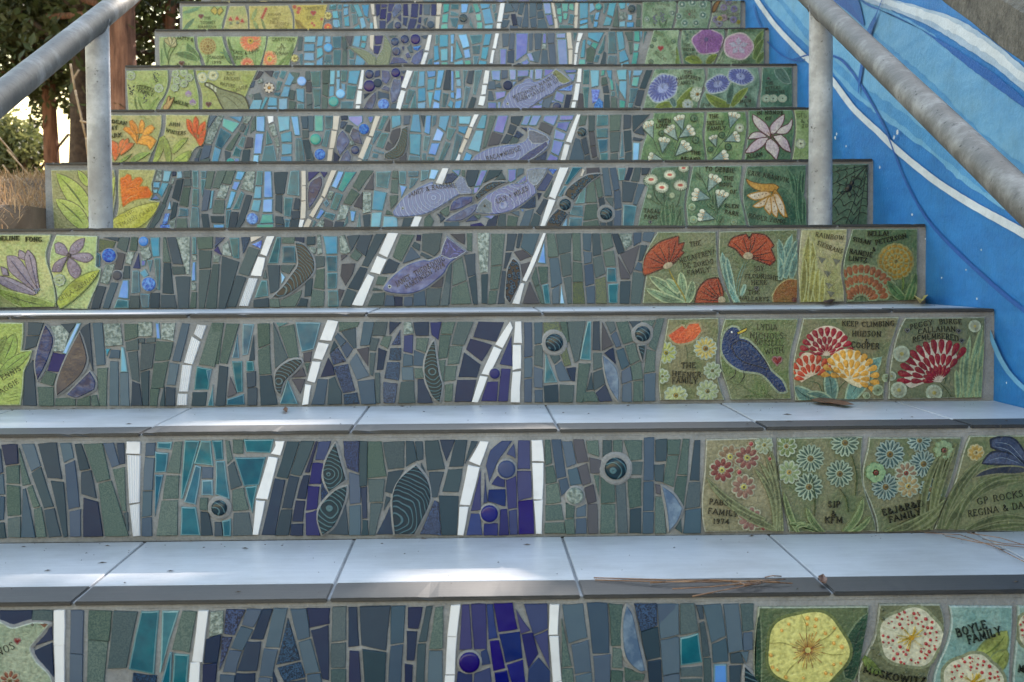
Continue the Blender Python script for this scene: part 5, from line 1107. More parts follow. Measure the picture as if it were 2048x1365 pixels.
    def text(s, lines, col=None, wt=.098, halo=None):
        """lines: (words, x0, y0, x1, y1, cap height[, sag]); one lettering object per tile"""
        r = s.rel(); col = col or (.11, .13, .11)
        for ln in lines:
            tx, x0, y0, x1, y1, ch = ln[:6]; sag = ln[6] if len(ln) > 6 else 0
            adv = 0; pos = []
            for c in tx:
                if c == ' ': adv += .55; continue
                if c == '*': pos.append((c, adv)); adv += 1.0; continue
                g = GL.get(c)
                if not g: continue
                pos.append((c, adv)); adv += g[0]+.2
            adv -= .2
            dx, dy = x1-x0, y1-y0; L = math.hypot(dx, dy); ux, uy = dx/L, dy/L
            fx = L/adv                                        # horizontal scale per unit
            def pt(gx, gy, off):
                t = (off+gx)/adv
                bow = 4*t*(1-t)*sag
                X = x0+dx*t; Y = y0+dy*t+bow
                return (X+uy*gy*ch, Y-ux*gy*ch)
            hh = s.th+.0004+s.lvl*.000025+.0004
            for c, off in pos:
                if c == '*':
                    p = [pt(.42+a*.46, .5+b*.5, off) for a, b in heart_pts()]
                    r.add(s.W(p), s.th-.001, hh, R_(*col)); continue
                for st in GL[c][1]:
                    for i in range(len(st)-1):
                        (ax, ay), (bx, by) = st[i], st[i+1]
                        a, b = pt(ax, ay, off), pt(bx, by, off)
                        d = Vector((b[0]-a[0], b[1]-a[1])); l = d.length
                        if l < 1e-6: continue
                        d /= l
                        steep = abs(by-ay) > abs(bx-ax)*.8
                        thick = wt*ch*(1.0 if steep else .66)/2
                        if steep and (bx-ax)*(by-ay) > 0 and c in 'AVMNWXKY': thick *= .68
                        e = d*thick*.45; nn = Vector((-d.y, d.x))*thick
                        q = [(a[0]-e.x+nn.x, a[1]-e.y+nn.y), (b[0]+e.x+nn.x, b[1]+e.y+nn.y), (b[0]+e.x-nn.x, b[1]+e.y-nn.y), (a[0]-e.x-nn.x, a[1]-e.y-nn.y)]
                        r.add(s.W(q), s.th-.001, hh+.00002*(i % 3), R_(*col))
                    for (gx, gy), (ox, oy) in ((st[0], st[1]), (st[-1], st[-2])):   # serifs
                        if gy in (0, 1) and abs(oy-gy) > .3:
                            a, b = pt(gx-.12, gy, off), pt(gx+.12, gy, off)
                            d = Vector((b[0]-a[0], b[1]-a[1])).normalized(); nn = Vector((-d.y, d.x))*wt*ch*.28
                            q = [(a[0]+nn.x, a[1]+nn.y), (b[0]+nn.x, b[1]+nn.y), (b[0]-nn.x, b[1]-nn.y), (a[0]-nn.x, a[1]-nn.y)]
                            r.add(s.W(q), s.th-.001, hh+.00005, R_(*col))
        s.lvl += 6
        return r.build('lettering')

# ------------------------------------------------------------------ picture tiles, riser by riser
OL, OL2 = (.37, .42, .29), (.44, .46, .34)
GRN, GRN2 = (.20, .38, .27), (.42, .54, .42)
LIME, LIME2 = (.60, .66, .42), (.48, .58, .36)
PALE = (.76, .78, .72)
random.seed(21)

def hib_dots(t, cx, cy, pts, c, name='petal_spots'):
    t.dots([(cx+x, cy+y, q) for x, y, q in pts], c, name=name)
def spotted_flower(t, cx, cy, R, ry=1.0, seed=1):
    rn = random.Random(seed); r = t.rel()
    lob = []
    for i in range(30):
        a = 2*math.pi*i/30; q = R*(1+.05*math.cos(5*a+.6)+rn.uniform(-.015, .015)); lob.append((cx+q*math.cos(a), cy+q*ry*math.sin(a)))
    t.shape(r, lob, (.84, .82, .72), (.78, .77, .68), rim=(.55, .57, .45), rimw=8, dome=.001)
    for k in range(5):
        a = 2*math.pi*k/5+.9; t.line(r, [(cx+R*.3*math.cos(a), cy+R*.3*math.sin(a)), (cx+R*.98*math.cos(a+.12), cy+R*.98*ry*math.sin(a+.12))], 6, (.66, .66, .52))
    r.build('flower')
    d = []
    while len(d) < 62:
        a = rn.uniform(0, 6.283); q = R*(.42+.5*rn.random()**.7)
        x, y = q*math.cos(a), q*ry*math.sin(a); s_ = rn.uniform(4, 11)
        if all((x-u)**2+(y-v)**2 > (s_+w+2)**2 for u, v, w in d): d.append((x, y, s_))
    t.lvl += 14; hib_dots(t, cx, cy, d, (.70, .20, .22))
    r = t.rel()
    for i in range(22):
        a = rn.uniform(0, 6.283); q = R*rn.uniform(.25, .5)
        t.line(r, [(cx, cy), (cx+q*math.cos(a), cy+q*ry*math.sin(a))], 7, (.86, .72, .24))
    r.add(t.W(ell(cx, cy, R*.09, R*.09, 10)), t.th, t.h(), A(.70, .52, .12))
    r.build('stamen')

C1 = (1300, 1190, 2.738)
t = PicTile(1, C1, [(595, 66), (1200, 62), (1195, 120), (1180, 210), (1140, 310), (1112, 400), (1110, 480), (1110, 600), (585, 600), (572, 470), (570, 290), (588, 110)], OL, (.31, .38, .27))
t.blades([(585, 520, 600, 110, 90, -28), (1090, 460, 1200, 90, 110, -22)], (.20, .33, .25), vein=(.12, .22, .18), rim=(.46, .52, .40))
r = t.rel(); cx, cy = 862, 300; pts = []
for i in range(36):
    a = 2*math.pi*i/36; q = 218*(1+.045*math.cos(5*a-.4)); pts.append((cx+q*math.cos(a)*1.02, cy+q*math.sin(a)*.95))
t.shape(r, pts, (.86, .83, .52), (.80, .77, .46), rim=(.42, .46, .28), rimw=8, dome=.0012)
t.lvl += 16
for a in (-100, -40, 5, 128, 190): t.line(r, [(cx+60*math.cos(math.radians(a)), cy+60*math.sin(math.radians(a))), (cx+140*math.cos(math.radians(a+6)), cy+140*math.sin(math.radians(a+6))), (cx+210*math.cos(math.radians(a)), cy+198*math.sin(math.radians(a)))], 6, (.64, .62, .36))
r.build('flower')
rn = random.Random(4); r = t.rel()
for i in range(34):
    a = 2*math.pi*i/34; q = rn.uniform(60, 112); c = rn.choice([(.66, .30, .18), (.85, .62, .30), (.58, .28, .20), (.80, .55, .28)])
    t.line(r, [(cx+16*math.cos(a), cy+16*math.sin(a)), (cx+q*math.cos(a), cy+q*math.sin(a))], 13, c)
r.build('stamen')
hib_dots(t, cx, cy, [(-2, -175, 13), (46, -168, 11), (-4, -142, 10), (40, -130, 10), (-104, -142, 9), (-142, -108, 10), (144, -120, 9), (96, -92, 11), (164, -74, 9), (186, -18, 13), (142, -38, 11), (-202, 28, 11), (-192, 94, 10), (-120, 148, 11), (-166, 108, 9), (98, 126, 11), (142, 78, 9), (180, 72, 8), (-24, 152, 8), (128, 132, 9)], (.90, .68, .34))
t = PicTile(1, C1, [(1255, 50), (1590, 50), (1612, 130), (1608, 220), (1560, 350), (1525, 450), (1520, 600), (1140, 600), (1140, 420), (1175, 340), (1225, 240), (1243, 150)], (.38, .40, .30), (.44, .45, .34))
spotted_flower(t, 1428, 232, 172, .93, 2)
t.blades([(1170, 340, 1270, 430, 60, 12)], (.50, .58, .30), vein=(.3, .38, .2))
t.text([('MOSKOWITZ', 1164, 418, 1500, 486, 38, 14), ('FAMILY', 1215, 510, 1420, 545, 36)], wt=.125)
t.dots([(1270, 80, 9), (1272, 130, 8), (1215, 292, 8), (1250, 325, 9), (1475, 440, 11), (1395, 420, 8)], (.30, .32, .24), rim=(.46, .48, .36))
t = PicTile(1, C1, [(1638, 60), (1985, 62), (1985, 160), (1972, 350), (1965, 600), (1545, 600), (1552, 470), (1580, 370), (1625, 270), (1650, 150)], (.45, .60, .58), (.56, .67, .64))
t.blades([(1800, 340, 1955, 195, 120, 22), (1880, 420, 1955, 300, 90, -8)], (.66, .70, .38), vein=(.42, .48, .24), rim=(.50, .56, .36))
spotted_flower(t, 1765, 478, 165, .92, 5)
t.text([('BOYLE', 1680, 228, 1842, 178, 44), ('FAMILY', 1742, 266, 1920, 212, 44)], wt=.12)
t = PicTile(1, C1, [(2015, 60), (2200, 60), (2200, 600), (1985, 600), (1990, 420), (2010, 200)], (.44, .58, .55), (.56, .66, .62))
spotted_flower(t, 2120, 190, 108, 1, 8)
t.text([('MARY', 2012, 418, 2130, 430, 38)], wt=.12)

G2 = (1360, 850, 2.977)
t = PicTile(2, G2, [(155, 86), (550, 75), (562, 180), (580, 300), (605, 450), (620, 635), (148, 640), (132, 560), (130, 430), (145, 280)], (.45, .44, .34), (.56, .53, .42))
for x, y, c in ((297, 190, (.50, .40, .31)), (398, 195, (.48, .29, .27)), (247, 268, (.46, .22, .21)), (377, 368, (.52, .38, .33)), (415, 558, (.52, .37, .34))): t.daisy(x, y, 72, 9, c, (.70, .66, .34), w=.36, rim=(.62, .61, .52))
t.daisy(498, 118, 52, 9, (.52, .54, .42), (.6, .56, .3))
t.dots([(420, 112, 14), (350, 280, 15), (532, 200, 12), (493, 610, 15)], (.58, .22, .24), rim=(.60, .52, .44), name='bud')
t.blades([(620, 630, 520, 130, 26, 30), (590, 630, 470, 220, 24, 40), (560, 630, 440, 260, 22, 46), (600, 634, 545, 160, 20, 20), (575, 630, 500, 180, 18, 36), (560, 620, 160, 330, 42, -30), (500, 560, 150, 310, 22, -30)], (.42, .44, .30), vein=(.26, .29, .18), rim=(.50, .52, .38))
t.text([('PABST', 172, 470, 310, 482, 32), ('FAMILY', 165, 525, 340, 545, 32), ('1974', 195, 585, 290, 588, 28)])
t = PicTile(2, G2, [(577, 78), (1090, 70), (1080, 200), (1088, 330), (1120, 450), (1160, 570), (1170, 635), (650, 640), (625, 520), (598, 400), (580, 230)], OL, (.46, .46, .35))
for x, y, R, n in ((775, 200, 80, 15), (765, 368, 80, 13), (948, 290, 78, 14), (978, 105, 80, 14)): t.daisy(x, y, R, n, (.25, .34, .29), (.44, .37, .2), rim=(.60, .66, .58), w=.25, dark=(.22, .29, .22))
t.daisy(645, 280, 66, 10, (.50, .56, .40), (.66, .56, .28)); t.daisy(628, 125, 60, 9, (.42, .48, .30), (.56, .48, .26))
t.blades([(700, 640, 615, 400, 24, -10), (850, 640, 750, 490, 30, -16), (820, 640, 640, 590, 24, 20), (970, 640, 1085, 430, 30, 26), (1010, 640, 1130, 540, 22, 14), (680, 620, 760, 600, 12, -16)], (.38, .46, .28), vein=(.20, .27, .16), rim=(.50, .55, .38))
t.stems([[(775, 290), (800, 420), (800, 540)], [(948, 380), (990, 440), (1000, 520)], [(1020, 180), (1050, 300), (1040, 420)]], (.26, .34, .22), 4)
t.text([('SJP', 880, 490, 950, 488, 36), ('&', 898, 540, 926, 540, 30), ('KFM', 860, 582, 965, 582, 36)])
t = PicTile(2, G2, [(1125, 75), (1680, 74), (1650, 210), (1610, 350), (1560, 480), (1500, 625), (1175, 640), (1165, 560), (1130, 460), (1090, 360), (1090, 250), (1115, 150)], (.38, .43, .31), (.47, .47, .36))
for x, y, R, n in ((1248, 175, 84, 14), (1447, 232, 78, 15), (1220, 368, 78, 15), (1490, 385, 66, 13), (1420, 90, 66, 13)): t.daisy(x, y, R, n, (.22, .33, .33), (.46, .38, .2), rim=(.58, .65, .62), w=.24, dark=(.20, .28, .26))
t.daisy(1340, 285, 64, 9, (.52, .42, .34), (.50, .22, .18)); t.daisy(1352, 362, 66, 9, (.60, .52, .36), (.68, .58, .30))
t.daisy(1160, 282, 62, 7, (.50, .62, .46), (.46, .20, .16), rim=None, w=.5); t.daisy(1565, 150, 62, 8, (.52, .60, .46), (.50, .30, .26), rim=None, w=.45)
t.blades([(1490, 620, 1600, 100, 26, -30), (1440, 625, 1570, 140, 24, -48), (1500, 560, 1640, 110, 18, -16), (1220, 640, 1540, 480, 34, 18), (1330, 635, 1590, 420, 26, 24), (1400, 630, 1560, 500, 20, 18)], (.40, .43, .27), vein=(.24, .27, .16), rim=(.48, .50, .36))
t.text([('E&J&R&D', 1205, 538, 1445, 478, 36), ('FAMILY', 1245, 580, 1430, 530, 34)])
t = PicTile(2, G2, [(1725, 65), (2140, 62), (2140, 640), (1512, 625), (1560, 510), (1620, 390), (1660, 260), (1690, 150)], (.40, .45, .31), (.50, .50, .37))
t.daisy(1760, 165, 46, 9, (.68, .56, .30), (.66, .60, .40), w=.4, rim=(.70, .66, .5))
t.blades([(1540, 620, 1860, 150, 44, -36), (1560, 620, 1850, 170, 26, -60), (1580, 625, 2060, 330, 46, -90), (1640, 625, 2080, 300, 30, -120), (1700, 630, 2120, 575, 30, -50), (1760, 632, 2120, 600, 24, -20)], (.40, .44, .28), vein=(.25, .28, .17), rim=(.49, .51, .37))
r = t.rel()
t.shape(r, [(1850, 90), (1930, 72), (2000, 100), (2060, 190), (2100, 260), (2060, 265), (1980, 190), (1900, 150), (1855, 130)], (.30, .34, .44), (.22, .26, .36), rim=(.16, .18, .24), rimw=5)
t.shape(r, [(1800, 228), (1850, 170), (1930, 165), (2010, 200), (2080, 270), (1990, 240), (1900, 232)], (.32, .35, .45), (.22, .26, .36), rim=(.16, .18, .24), rimw=5)
t.shape(r, [(1750, 312), (1800, 275), (1900, 250), (2020, 250), (2080, 275), (1990, 290), (1880, 290)], (.18, .20, .25), (.26, .27, .3), rim=(.5, .5, .38), rimw=4)
for q in ([(1870, 105), (1960, 120), (2050, 220)], [(1830, 215), (1920, 195), (2030, 235)], [(1860, 130), (1950, 150), (2040, 235)]): t.line(r, q, 5, (.52, .58, .66))
r.build('dragonfly')
t.text([('GP ROCKS', 1770, 475, 2040, 425, 38), ('REGINA & DAN', 1715, 548, 2080, 488, 38)])

K3 = (1290, 610, 2.702)
GO = (.40, .43, .28)
t = PicTile(3, K3, [(125, 76), (398, 70), (400, 140), (388, 240), (384, 330), (402, 430), (430, 515), (82, 516), (75, 440), (76, 350), (100, 220)], GO, (.48, .46, .34))
r = t.rel(); t.shape(r, [(125, 165), (200, 112), (222, 130), (240, 105), (290, 100), (305, 140), (270, 185), (215, 208), (160, 205)], (.74, .26, .16), (.82, .38, .20), rim=(.62, .56, .42))
t.lvl += 3
for q in ([(215, 200), (190, 150)], [(218, 200), (225, 140)], [(222, 200), (265, 140)], [(212, 202), (160, 175)], [(225, 202), (290, 140)]): t.line(r, q, 4, (.46, .14, .10))
r.build('poppy')
t.stems([[(218, 212), (228, 260), (225, 310)]], (.22, .30, .18), 5)
t.daisy(112, 258, 56, 11, (.62, .64, .36), (.56, .52, .16)); t.daisy(325, 235, 60, 13, (.70, .62, .34), (.56, .42, .16)); t.daisy(165, 488, 60, 11, (.66, .68, .48), (.56, .48, .2), sq=.75)
t.daisy(336, 465, 56, 11, (.58, .62, .46), (.46, .44, .24)); t.daisy(362, 355, 44, 9, (.50, .56, .42), (.40, .40, .22)); t.daisy(92, 385, 36, 8, (.52, .56, .36), (.46, .44, .2))
t.text([('THE', 195, 342, 272, 340, 30), ('HEFNER', 145, 383, 300, 390, 28, 4), ('FAMILY', 146, 424, 280, 428, 32, -4)])
t = PicTile(3, K3, [(432, 76), (830, 74), (815, 150), (790, 250), (780, 350), (785, 430), (792, 510), (465, 515), (442, 440), (415, 360), (405, 270), (410, 160)], (.36, .43, .25), (.44, .46, .33))
r = t.rel()
t.shape(r, [(440, 140), (470, 120), (500, 125), (512, 150), (510, 180), (560, 195), (620, 260), (680, 355), (740, 410), (765, 468), (720, 468), (660, 400), (610, 368), (520, 355), (450, 310), (415, 250), (420, 180)], (.11, .22, .40), (.08, .16, .32), rim=(.56, .60, .50), rimw=5)
t.shape(r, [(470, 220), (510, 195), (570, 215), (630, 280), (672, 350), (610, 330), (540, 310), (490, 270)], (.13, .25, .43), (.09, .17, .33), rim=(.08, .11, .20), rimw=3)
for q in ([(500, 215), (570, 270), (650, 340)], [(490, 235), (560, 290), (620, 330)], [(520, 205), (600, 270), (665, 345)], [(660, 385), (700, 430), (745, 462)], [(640, 360), (690, 400), (750, 450)]): t.line(r, q, 4, (.12, .16, .28))
t.shape(r, [(496, 150), (550, 124), (545, 140), (505, 160)], (.80, .70, .24), (.74, .60, .2), rim=(.2, .2, .12), rimw=2)
r.add(t.W(ell(468, 148, 6, 6, 8)), t.th, t.h(), A(.85, .85, .85))
for q in ([(490, 345), (485, 380), (450, 408)], [(530, 355), (535, 390), (505, 430)], [(450, 408), (430, 412)], [(450, 408), (470, 418)], [(505, 430), (525, 435)], [(505, 430), (480, 428)]): t.line(r, q, 6, (.10, .11, .12))
r.build('bird')
t.blades([(680, 500, 520, 435, 14, -12), (660, 490, 620, 430, 18, 6), (620, 500, 515, 505, 12, 10), (700, 508, 640, 478, 10, 4)], (.40, .48, .28), vein=(.26, .34, .18))
t.text([('LYDIA', 605, 135, 712, 137, 30), ('NICHOLS-', 566, 178, 765, 178, 32, 8), ('RUSSELL,', 590, 212, 752, 220, 28, 4), ('WITH', 648, 268, 748, 258, 30)])
t.heart([(713, 300, 27)], (.48, .10, .13))
t = PicTile(3, K3, [(855, 72), (1375, 66), (1352, 150), (1320, 250), (1305, 350), (1290, 510), (812, 520), (805, 430), (800, 330), (815, 240), (838, 150)], (.41, .44, .31), (.50, .47, .36))
t.stems([[(975, 275), (965, 420), (960, 515)], [(890, 415), (940, 430), (965, 515)], [(1100, 400), (1050, 450), (1030, 515)]], (.28, .36, .24), 8)
t.blades([(940, 520, 805, 440, 70, -14), (1010, 515, 985, 350, 64, 6), (1100, 515, 1280, 280, 88, -14), (1010, 520, 870, 480, 30, 12)], (.42, .58, .54), vein=(.20, .32, .30), rim=(.60, .68, .58), name='leaf')
t.petals(980, 268, t.rings_of([(13, 95, 150, 30, 0), (10, 52, 100, 26, 0), (7, 15, 58, 20, 0)], 172, 372), (.60, .12, .18), rim=(.82, .74, .66), base=[(870, 215), (885, 160), (930, 125), (985, 112), (1040, 125), (1080, 160), (1090, 210), (1040, 250), (980, 278), (910, 255)])
t.petals(900, 408, t.rings_of([(9, 88, 142, 30, 0), (7, 40, 92, 26, 0)], 178, 330), (.80, .28, .16), rim=(.84, .76, .66), base=[(810, 400), (815, 320), (850, 262), (890, 258), (945, 295), (960, 345), (930, 372), (890, 392), (845, 420)])
t.petals(1105, 400, t.rings_of([(13, 105, 162, 32, 0), (10, 55, 108, 28, 0), (5, 15, 60, 22, 0)], 182, 392), (.88, .64, .26), rim=(.86, .80, .66), base=[(985, 320), (1010, 270), (1070, 238), (1130, 245), (1180, 285), (1215, 345), (1210, 420), (1160, 450), (1110, 430), (1050, 385)])
t.dots([(1255, 460, 24), (1195, 490, 16), (1300, 395, 18)], (.52, .58, .46), rim=(.62, .66, .54), hole=(.4, .42, .3), name='seed_head')
t.text([('KEEP CLIMBING', 1064, 112, 1345, 112, 27, 6), ('HUDSON', 1118, 170, 1272, 172, 30), ('&', 1186, 208, 1206, 208, 24), ('COOPER', 1112, 228, 1262, 238, 32, 5)])
t = PicTile(3, K3, [(1406, 70), (1838, 66), (1836, 200), (1826, 380), (1820, 503), (1315, 512), (1318, 420), (1326, 330), (1345, 230), (1370, 140)], (.37, .41, .31), (.45, .46, .36))
t.blades([(1700, 500, 1720, 230, 26, 6), (1730, 500, 1755, 165, 24, -8), (1760, 500, 1825, 110, 34, -12), (1790, 500, 1830, 200, 30, -6), (1690, 500, 1680, 350, 22, 4), (1745, 500, 1790, 260, 24, 10), (1805, 500, 1815, 330, 22, 0)], (.48, .60, .48), vein=(.24, .36, .30), rim=(.58, .64, .48), name='grass_blades')
t.stems([[(1590, 420), (1630, 460), (1655, 500)], [(1600, 410), (1625, 395), (1615, 430)]], (.26, .33, .24), 6)
t.petals(1592, 418, t.rings_of([(12, 150, 235, 34, 0), (10, 90, 158, 30, 0), (8, 30, 98, 24, 0)], 176, 312), (.55, .10, .16), rim=(.78, .74, .68), base=[(1405, 430), (1402, 380), (1450, 290), (1500, 225), (1590, 185), (1650, 205), (1690, 290), (1650, 350), (1598, 420), (1520, 420), (1440, 450)])
t.dots([(1385, 265, 34), (1370, 460, 34), (1780, 115, 26), (1560, 475, 34), (1330, 385, 20)], (.58, .60, .52), rim=(.66, .70, .62), hole=(.62, .58, .34), name='seed_head')
t.text([('PEGGY  BURGE', 1432, 135, 1710, 106, 27, -14), ('CALLAHAN', 1475, 160, 1675, 146, 28, -8), ('REMEMBERED', 1445, 205, 1692, 198, 30, -18)])
t.heart([(1415, 138, 10), (1692, 142, 10), (1708, 194, 10)], (.10, .11, .10))

L4 = (0, 440, 4.267)
t = PicTile(4, L4, [(-70, 125), (435, 126), (425, 180), (395, 270), (400, 360), (430, 450), (465, 580), (482, 745), (-70, 755)], LIME, (.72, .72, .50))
r = t.rel()
for p in ([(60, 310), (150, 320), (240, 440), (330, 590), (300, 625), (180, 520), (80, 430)], [(165, 258), (215, 290), (260, 400), (220, 350), (160, 320)], [(240, 258), (300, 330), (318, 470), (340, 600), (270, 500), (215, 340)], [(-40, 480), (60, 490), (190, 545), (310, 620), (280, 640), (120, 600), (0, 540)], [(10, 400), (60, 420), (75, 475), (30, 470)]): t.shape(r, p, (.52, .48, .56), (.60, .54, .60), rim=(.36, .32, .36), rimw=3, dome=.0006)
t.lvl += 8
for q in ([(100, 350), (200, 480), (310, 610)], [(255, 300), (290, 450), (325, 600)], [(20, 500), (150, 560), (290, 628)]): t.line(r, q, 4, (.34, .30, .42))
r.build('flower')
t.blades([(460, 740, -40, 590, 110, -26)], (.56, .64, .30), vein=(.34, .40, .2), rim=(.70, .74, .46), name='leaf')
t.dots([(300, 600, 9), (325, 605, 8), (312, 622, 8), (335, 590, 7)], (.26, .16, .36), rim=(.8, .8, .84), name='stamen')
t.text([('MADELINE', -110, 178, 168, 176, 38), ('FONG', 222, 186, 360, 188, 40)])
t = PicTile(4, L4, [(482, 126), (833, 140), (826, 250), (818, 395), (860, 420), (845, 520), (790, 650), (746, 764), (502, 760), (485, 640), (455, 500), (425, 400), (428, 290), (450, 200)], (.62, .70, .48), (.72, .74, .50))
r = t.rel()
for p in ([(590, 300), (540, 300), (480, 280), (470, 210), (500, 195), (550, 220)], [(595, 295), (610, 230), (660, 180), (720, 160), (705, 230), (650, 285)], [(605, 310), (680, 290), (760, 290), (795, 325), (740, 360), (660, 340)], [(595, 320), (660, 380), (690, 440), (660, 505), (610, 470), (580, 390)], [(580, 315), (550, 370), (520, 440), (450, 440), (470, 380), (520, 340)]): t.shape(r, p, (.55, .50, .58), (.48, .42, .50), rim=(.40, .36, .42), rimw=4, dome=.0006)
r.add(t.W(ell(592, 303, 18, 20, 12)), t.th, t.h()+.001, A(.16, .13, .18))
r.build('flower')
t.dots([(505, 260, 4), (520, 240, 4), (660, 220, 5), (680, 200, 4), (640, 250, 4), (730, 320, 5), (760, 330, 4), (640, 430, 5), (655, 455, 4), (510, 400, 5), (490, 410, 4), (630, 460, 4)], (.80, .78, .84), name='petal_spots')
t.daisy(512, 515, 42, 8, (.62, .66, .48), (.50, .54, .36), w=.4)
t.blades([(505, 735, 855, 430, 120, -16)], (.64, .68, .28), vein=None, rim=(.42, .48, .24), name='leaf')
t.text([('LEILA SARNARI', 520, 690, 838, 480, 36, 12)])

O4 = (1260, 430, 3.103)
t = PicTile(4, O4, [(172, 105), (535, 104), (538, 200), (545, 330), (570, 430), (605, 490), (625, 547), (78, 552), (88, 460), (100, 372), (82, 350), (82, 280), (120, 190)], (.38, .43, .30), (.46, .47, .36))
RP, RP2 = (.56, .19, .10), (.64, .26, .13)
def poppy(t, pts, ctr, veins, cup, stemc=None):
    r = t.rel(); t.shape(r, pts, RP, RP2, rim=(.30, .13, .08), rimw=4, dome=.0004)
    t.lvl += 6
    for q in veins: t.line(r, [ctr, ((ctr[0]+q[0])/2+4, (ctr[1]+q[1])/2+6), q], 8, (.27, .07, .04))
    r.add(t.W(ell(ctr[0], ctr[1], cup[0], cup[1], 14, cup[2])), t.th, t.h()+.0006, A(.62, .56, .46), A(.5, .4, .3), .0006)
    r.build('poppy')
poppy(t, [(80, 360), (82, 300), (110, 240), (180, 175), (250, 150), (300, 135), (298, 185), (335, 175), (315, 225), (332, 235), (262, 305), (200, 330), (130, 360), (95, 372)], (235, 315), [(110, 260), (180, 190), (290, 150), (320, 200), (100, 330), (240, 170), (140, 225), (300, 260)], (32, 20, -.4))
poppy(t, [(405, 548), (410, 510), (430, 455), (480, 405), (545, 395), (560, 430), (575, 480), (570, 548)], (568, 530), [(430, 470), (480, 420), (535, 405), (420, 520), (450, 440)], (24, 26, 0))
t.blades([(340, 545, 115, 380, 60, 6), (330, 548, 95, 455, 46, -12), (300, 480, 220, 400, 40, 6), (330, 500, 312, 355, 44, 2), (350, 545, 385, 405, 44, 10)], (.50, .60, .46), vein=(.24, .34, .26), rim=(.66, .70, .54), name='leaf')
t.stems([[(240, 335), (270, 400), (330, 500), (345, 545)]], (.56, .50, .20), 13)
t.text([('THE', 372, 198, 440, 188, 30), ('MCCAFFREY/', 306, 300, 525, 242, 30), ('DE ZORDO', 332, 330, 518, 300, 28, 4), ('FAMILY', 358, 375, 495, 352, 30)])
t = PicTile(4, O4, [(556, 104), (1040, 90), (1036, 200), (1042, 320), (1040, 450), (1035, 545), (640, 548), (615, 490), (585, 410), (560, 320), (550, 220)], (.36, .41, .28), (.44, .46, .35))
poppy(t, [(610, 190), (640, 145), (720, 122), (740, 160), (760, 118), (840, 130), (890, 190), (872, 210), (900, 280), (870, 312), (800, 285), (740, 262), (700, 262), (660, 215)], (732, 255), [(640, 170), (700, 140), (780, 130), (850, 160), (880, 230), (890, 290), (750, 150), (830, 260)], (32, 24, 0))
r = t.rel(); t.shape(r, [(890, 548), (886, 500), (920, 440), (980, 402), (1036, 405), (1036, 545)], (.48, .36, .16), (.52, .30, .14), rim=(.66, .62, .44), rimw=3)
t.lvl += 2
for q in ((905, 480), (940, 430), (990, 410), (1030, 415), (900, 520)): t.line(r, [(1025, 530), q], 5, (.30, .18, .09))
r.add(t.W(ell(1018, 528, 18, 18, 10)), t.th, t.h(), A(.34, .14, .12)); r.build('seed_pod')
t.stems([[(725, 290), (690, 380), (670, 470), (675, 545)], [(710, 290), (672, 380), (655, 470)]], (.44, .56, .50), 7)
t.blades([(640, 540, 570, 230, 46, -8), (650, 540, 600, 260, 34, -6), (670, 545, 560, 330, 40, -14), (610, 470, 575, 290, 22, 0), (690, 500, 715, 430, 14, 0)], (.44, .62, .58), vein=(.22, .38, .36), rim=(.60, .70, .62), name='leaf')
t.blades([(940, 380, 1005, 120, 46, -6), (960, 390, 1040, 150, 40, -6), (940, 340, 920, 150, 36, 8), (1000, 390, 1040, 230, 34, -4), (930, 400, 922, 260, 30, 10)], (.42, .58, .54), vein=(.20, .34, .32), rim=(.56, .66, .58), name='leaf')
t.text([('JOY', 768, 350, 830, 348, 32), ('FLOURISHES', 712, 396, 936, 414, 27, -10), ('HERE', 752, 434, 848, 432, 27), ('THE', 732, 492, 802, 492, 26), ('GALLARYS', 680, 526, 858, 536, 27, 4)])
t.heart([(783, 456, 11)], (.10, .10, .09))
t = PicTile(4, O4, [(1066, 90), (1350, 88), (1342, 180), (1318, 290), (1312, 370), (1328, 460), (1330, 540), (1056, 545), (1048, 440), (1044, 330), (1052, 200)], (.60, .60, .40), (.66, .63, .50))
t.blades([(1090, 545, 1110, 120, 44, -8), (1130, 545, 1130, 160, 40, 8), (1065, 540, 1080, 260, 30, 6), (1160, 545, 1170, 330, 34, -10), (1190, 545, 1200, 380, 26, -4), (1110, 545, 1150, 250, 24, 0)], (.62, .60, .32), vein=(.42, .42, .20), rim=(.70, .70, .48), name='leaf')
for x, y, a in ((1190, 280, -60), (1280, 290, -70), (1225, 365, -50), (1235, 440, -50), (1245, 490, -60)):
    r = t.rel()
    t.shape(r, [(x-26, y-20), (x+28, y-10), (x-2, y+24)], (.44, .44, .38), smooth=False)
    for j in range(8):
        b = math.radians(a-80+j*20); t.line(r, [(x+14*math.cos(b), y-10+14*math.sin(b)), (x+44*math.cos(b), y-14+44*math.sin(b))], 7, (.80, .80, .58))
    r.build('flower')
t.text([('RAINBOW', 1148, 134, 1322, 158, 29, 4), ('SIERRANS', 1158, 184, 1312, 240, 27, 4)], (.25, .25, .16))
t = PicTile(4, O4, [(1381, 88), (1786, 85), (1784, 250), (1782, 420), (1780, 530), (1346, 545), (1338, 450), (1324, 360), (1330, 270), (1355, 180)], (.30, .40, .27), (.40, .46, .34))
t.petals(1648, 290, t.rings_of([(17, 74, 106, 34, 0), (14, 44, 80, 28, .3), (9, 14, 46, 22, .1)]), (.62, .48, .16), rim=(.56, .54, .34), core=(10, (.40, .32, .12)))
t.petals(1430, 545, t.rings_of([(15, 172, 238, 38, 0), (12, 110, 176, 36, .4), (9, 50, 116, 32, 0)], 196, 345), (.62, .36, .22), rim=(.54, .58, .44))
t.stems([[(1690, 385), (1695, 420), (1690, 470)]], (.36, .46, .22), 10)
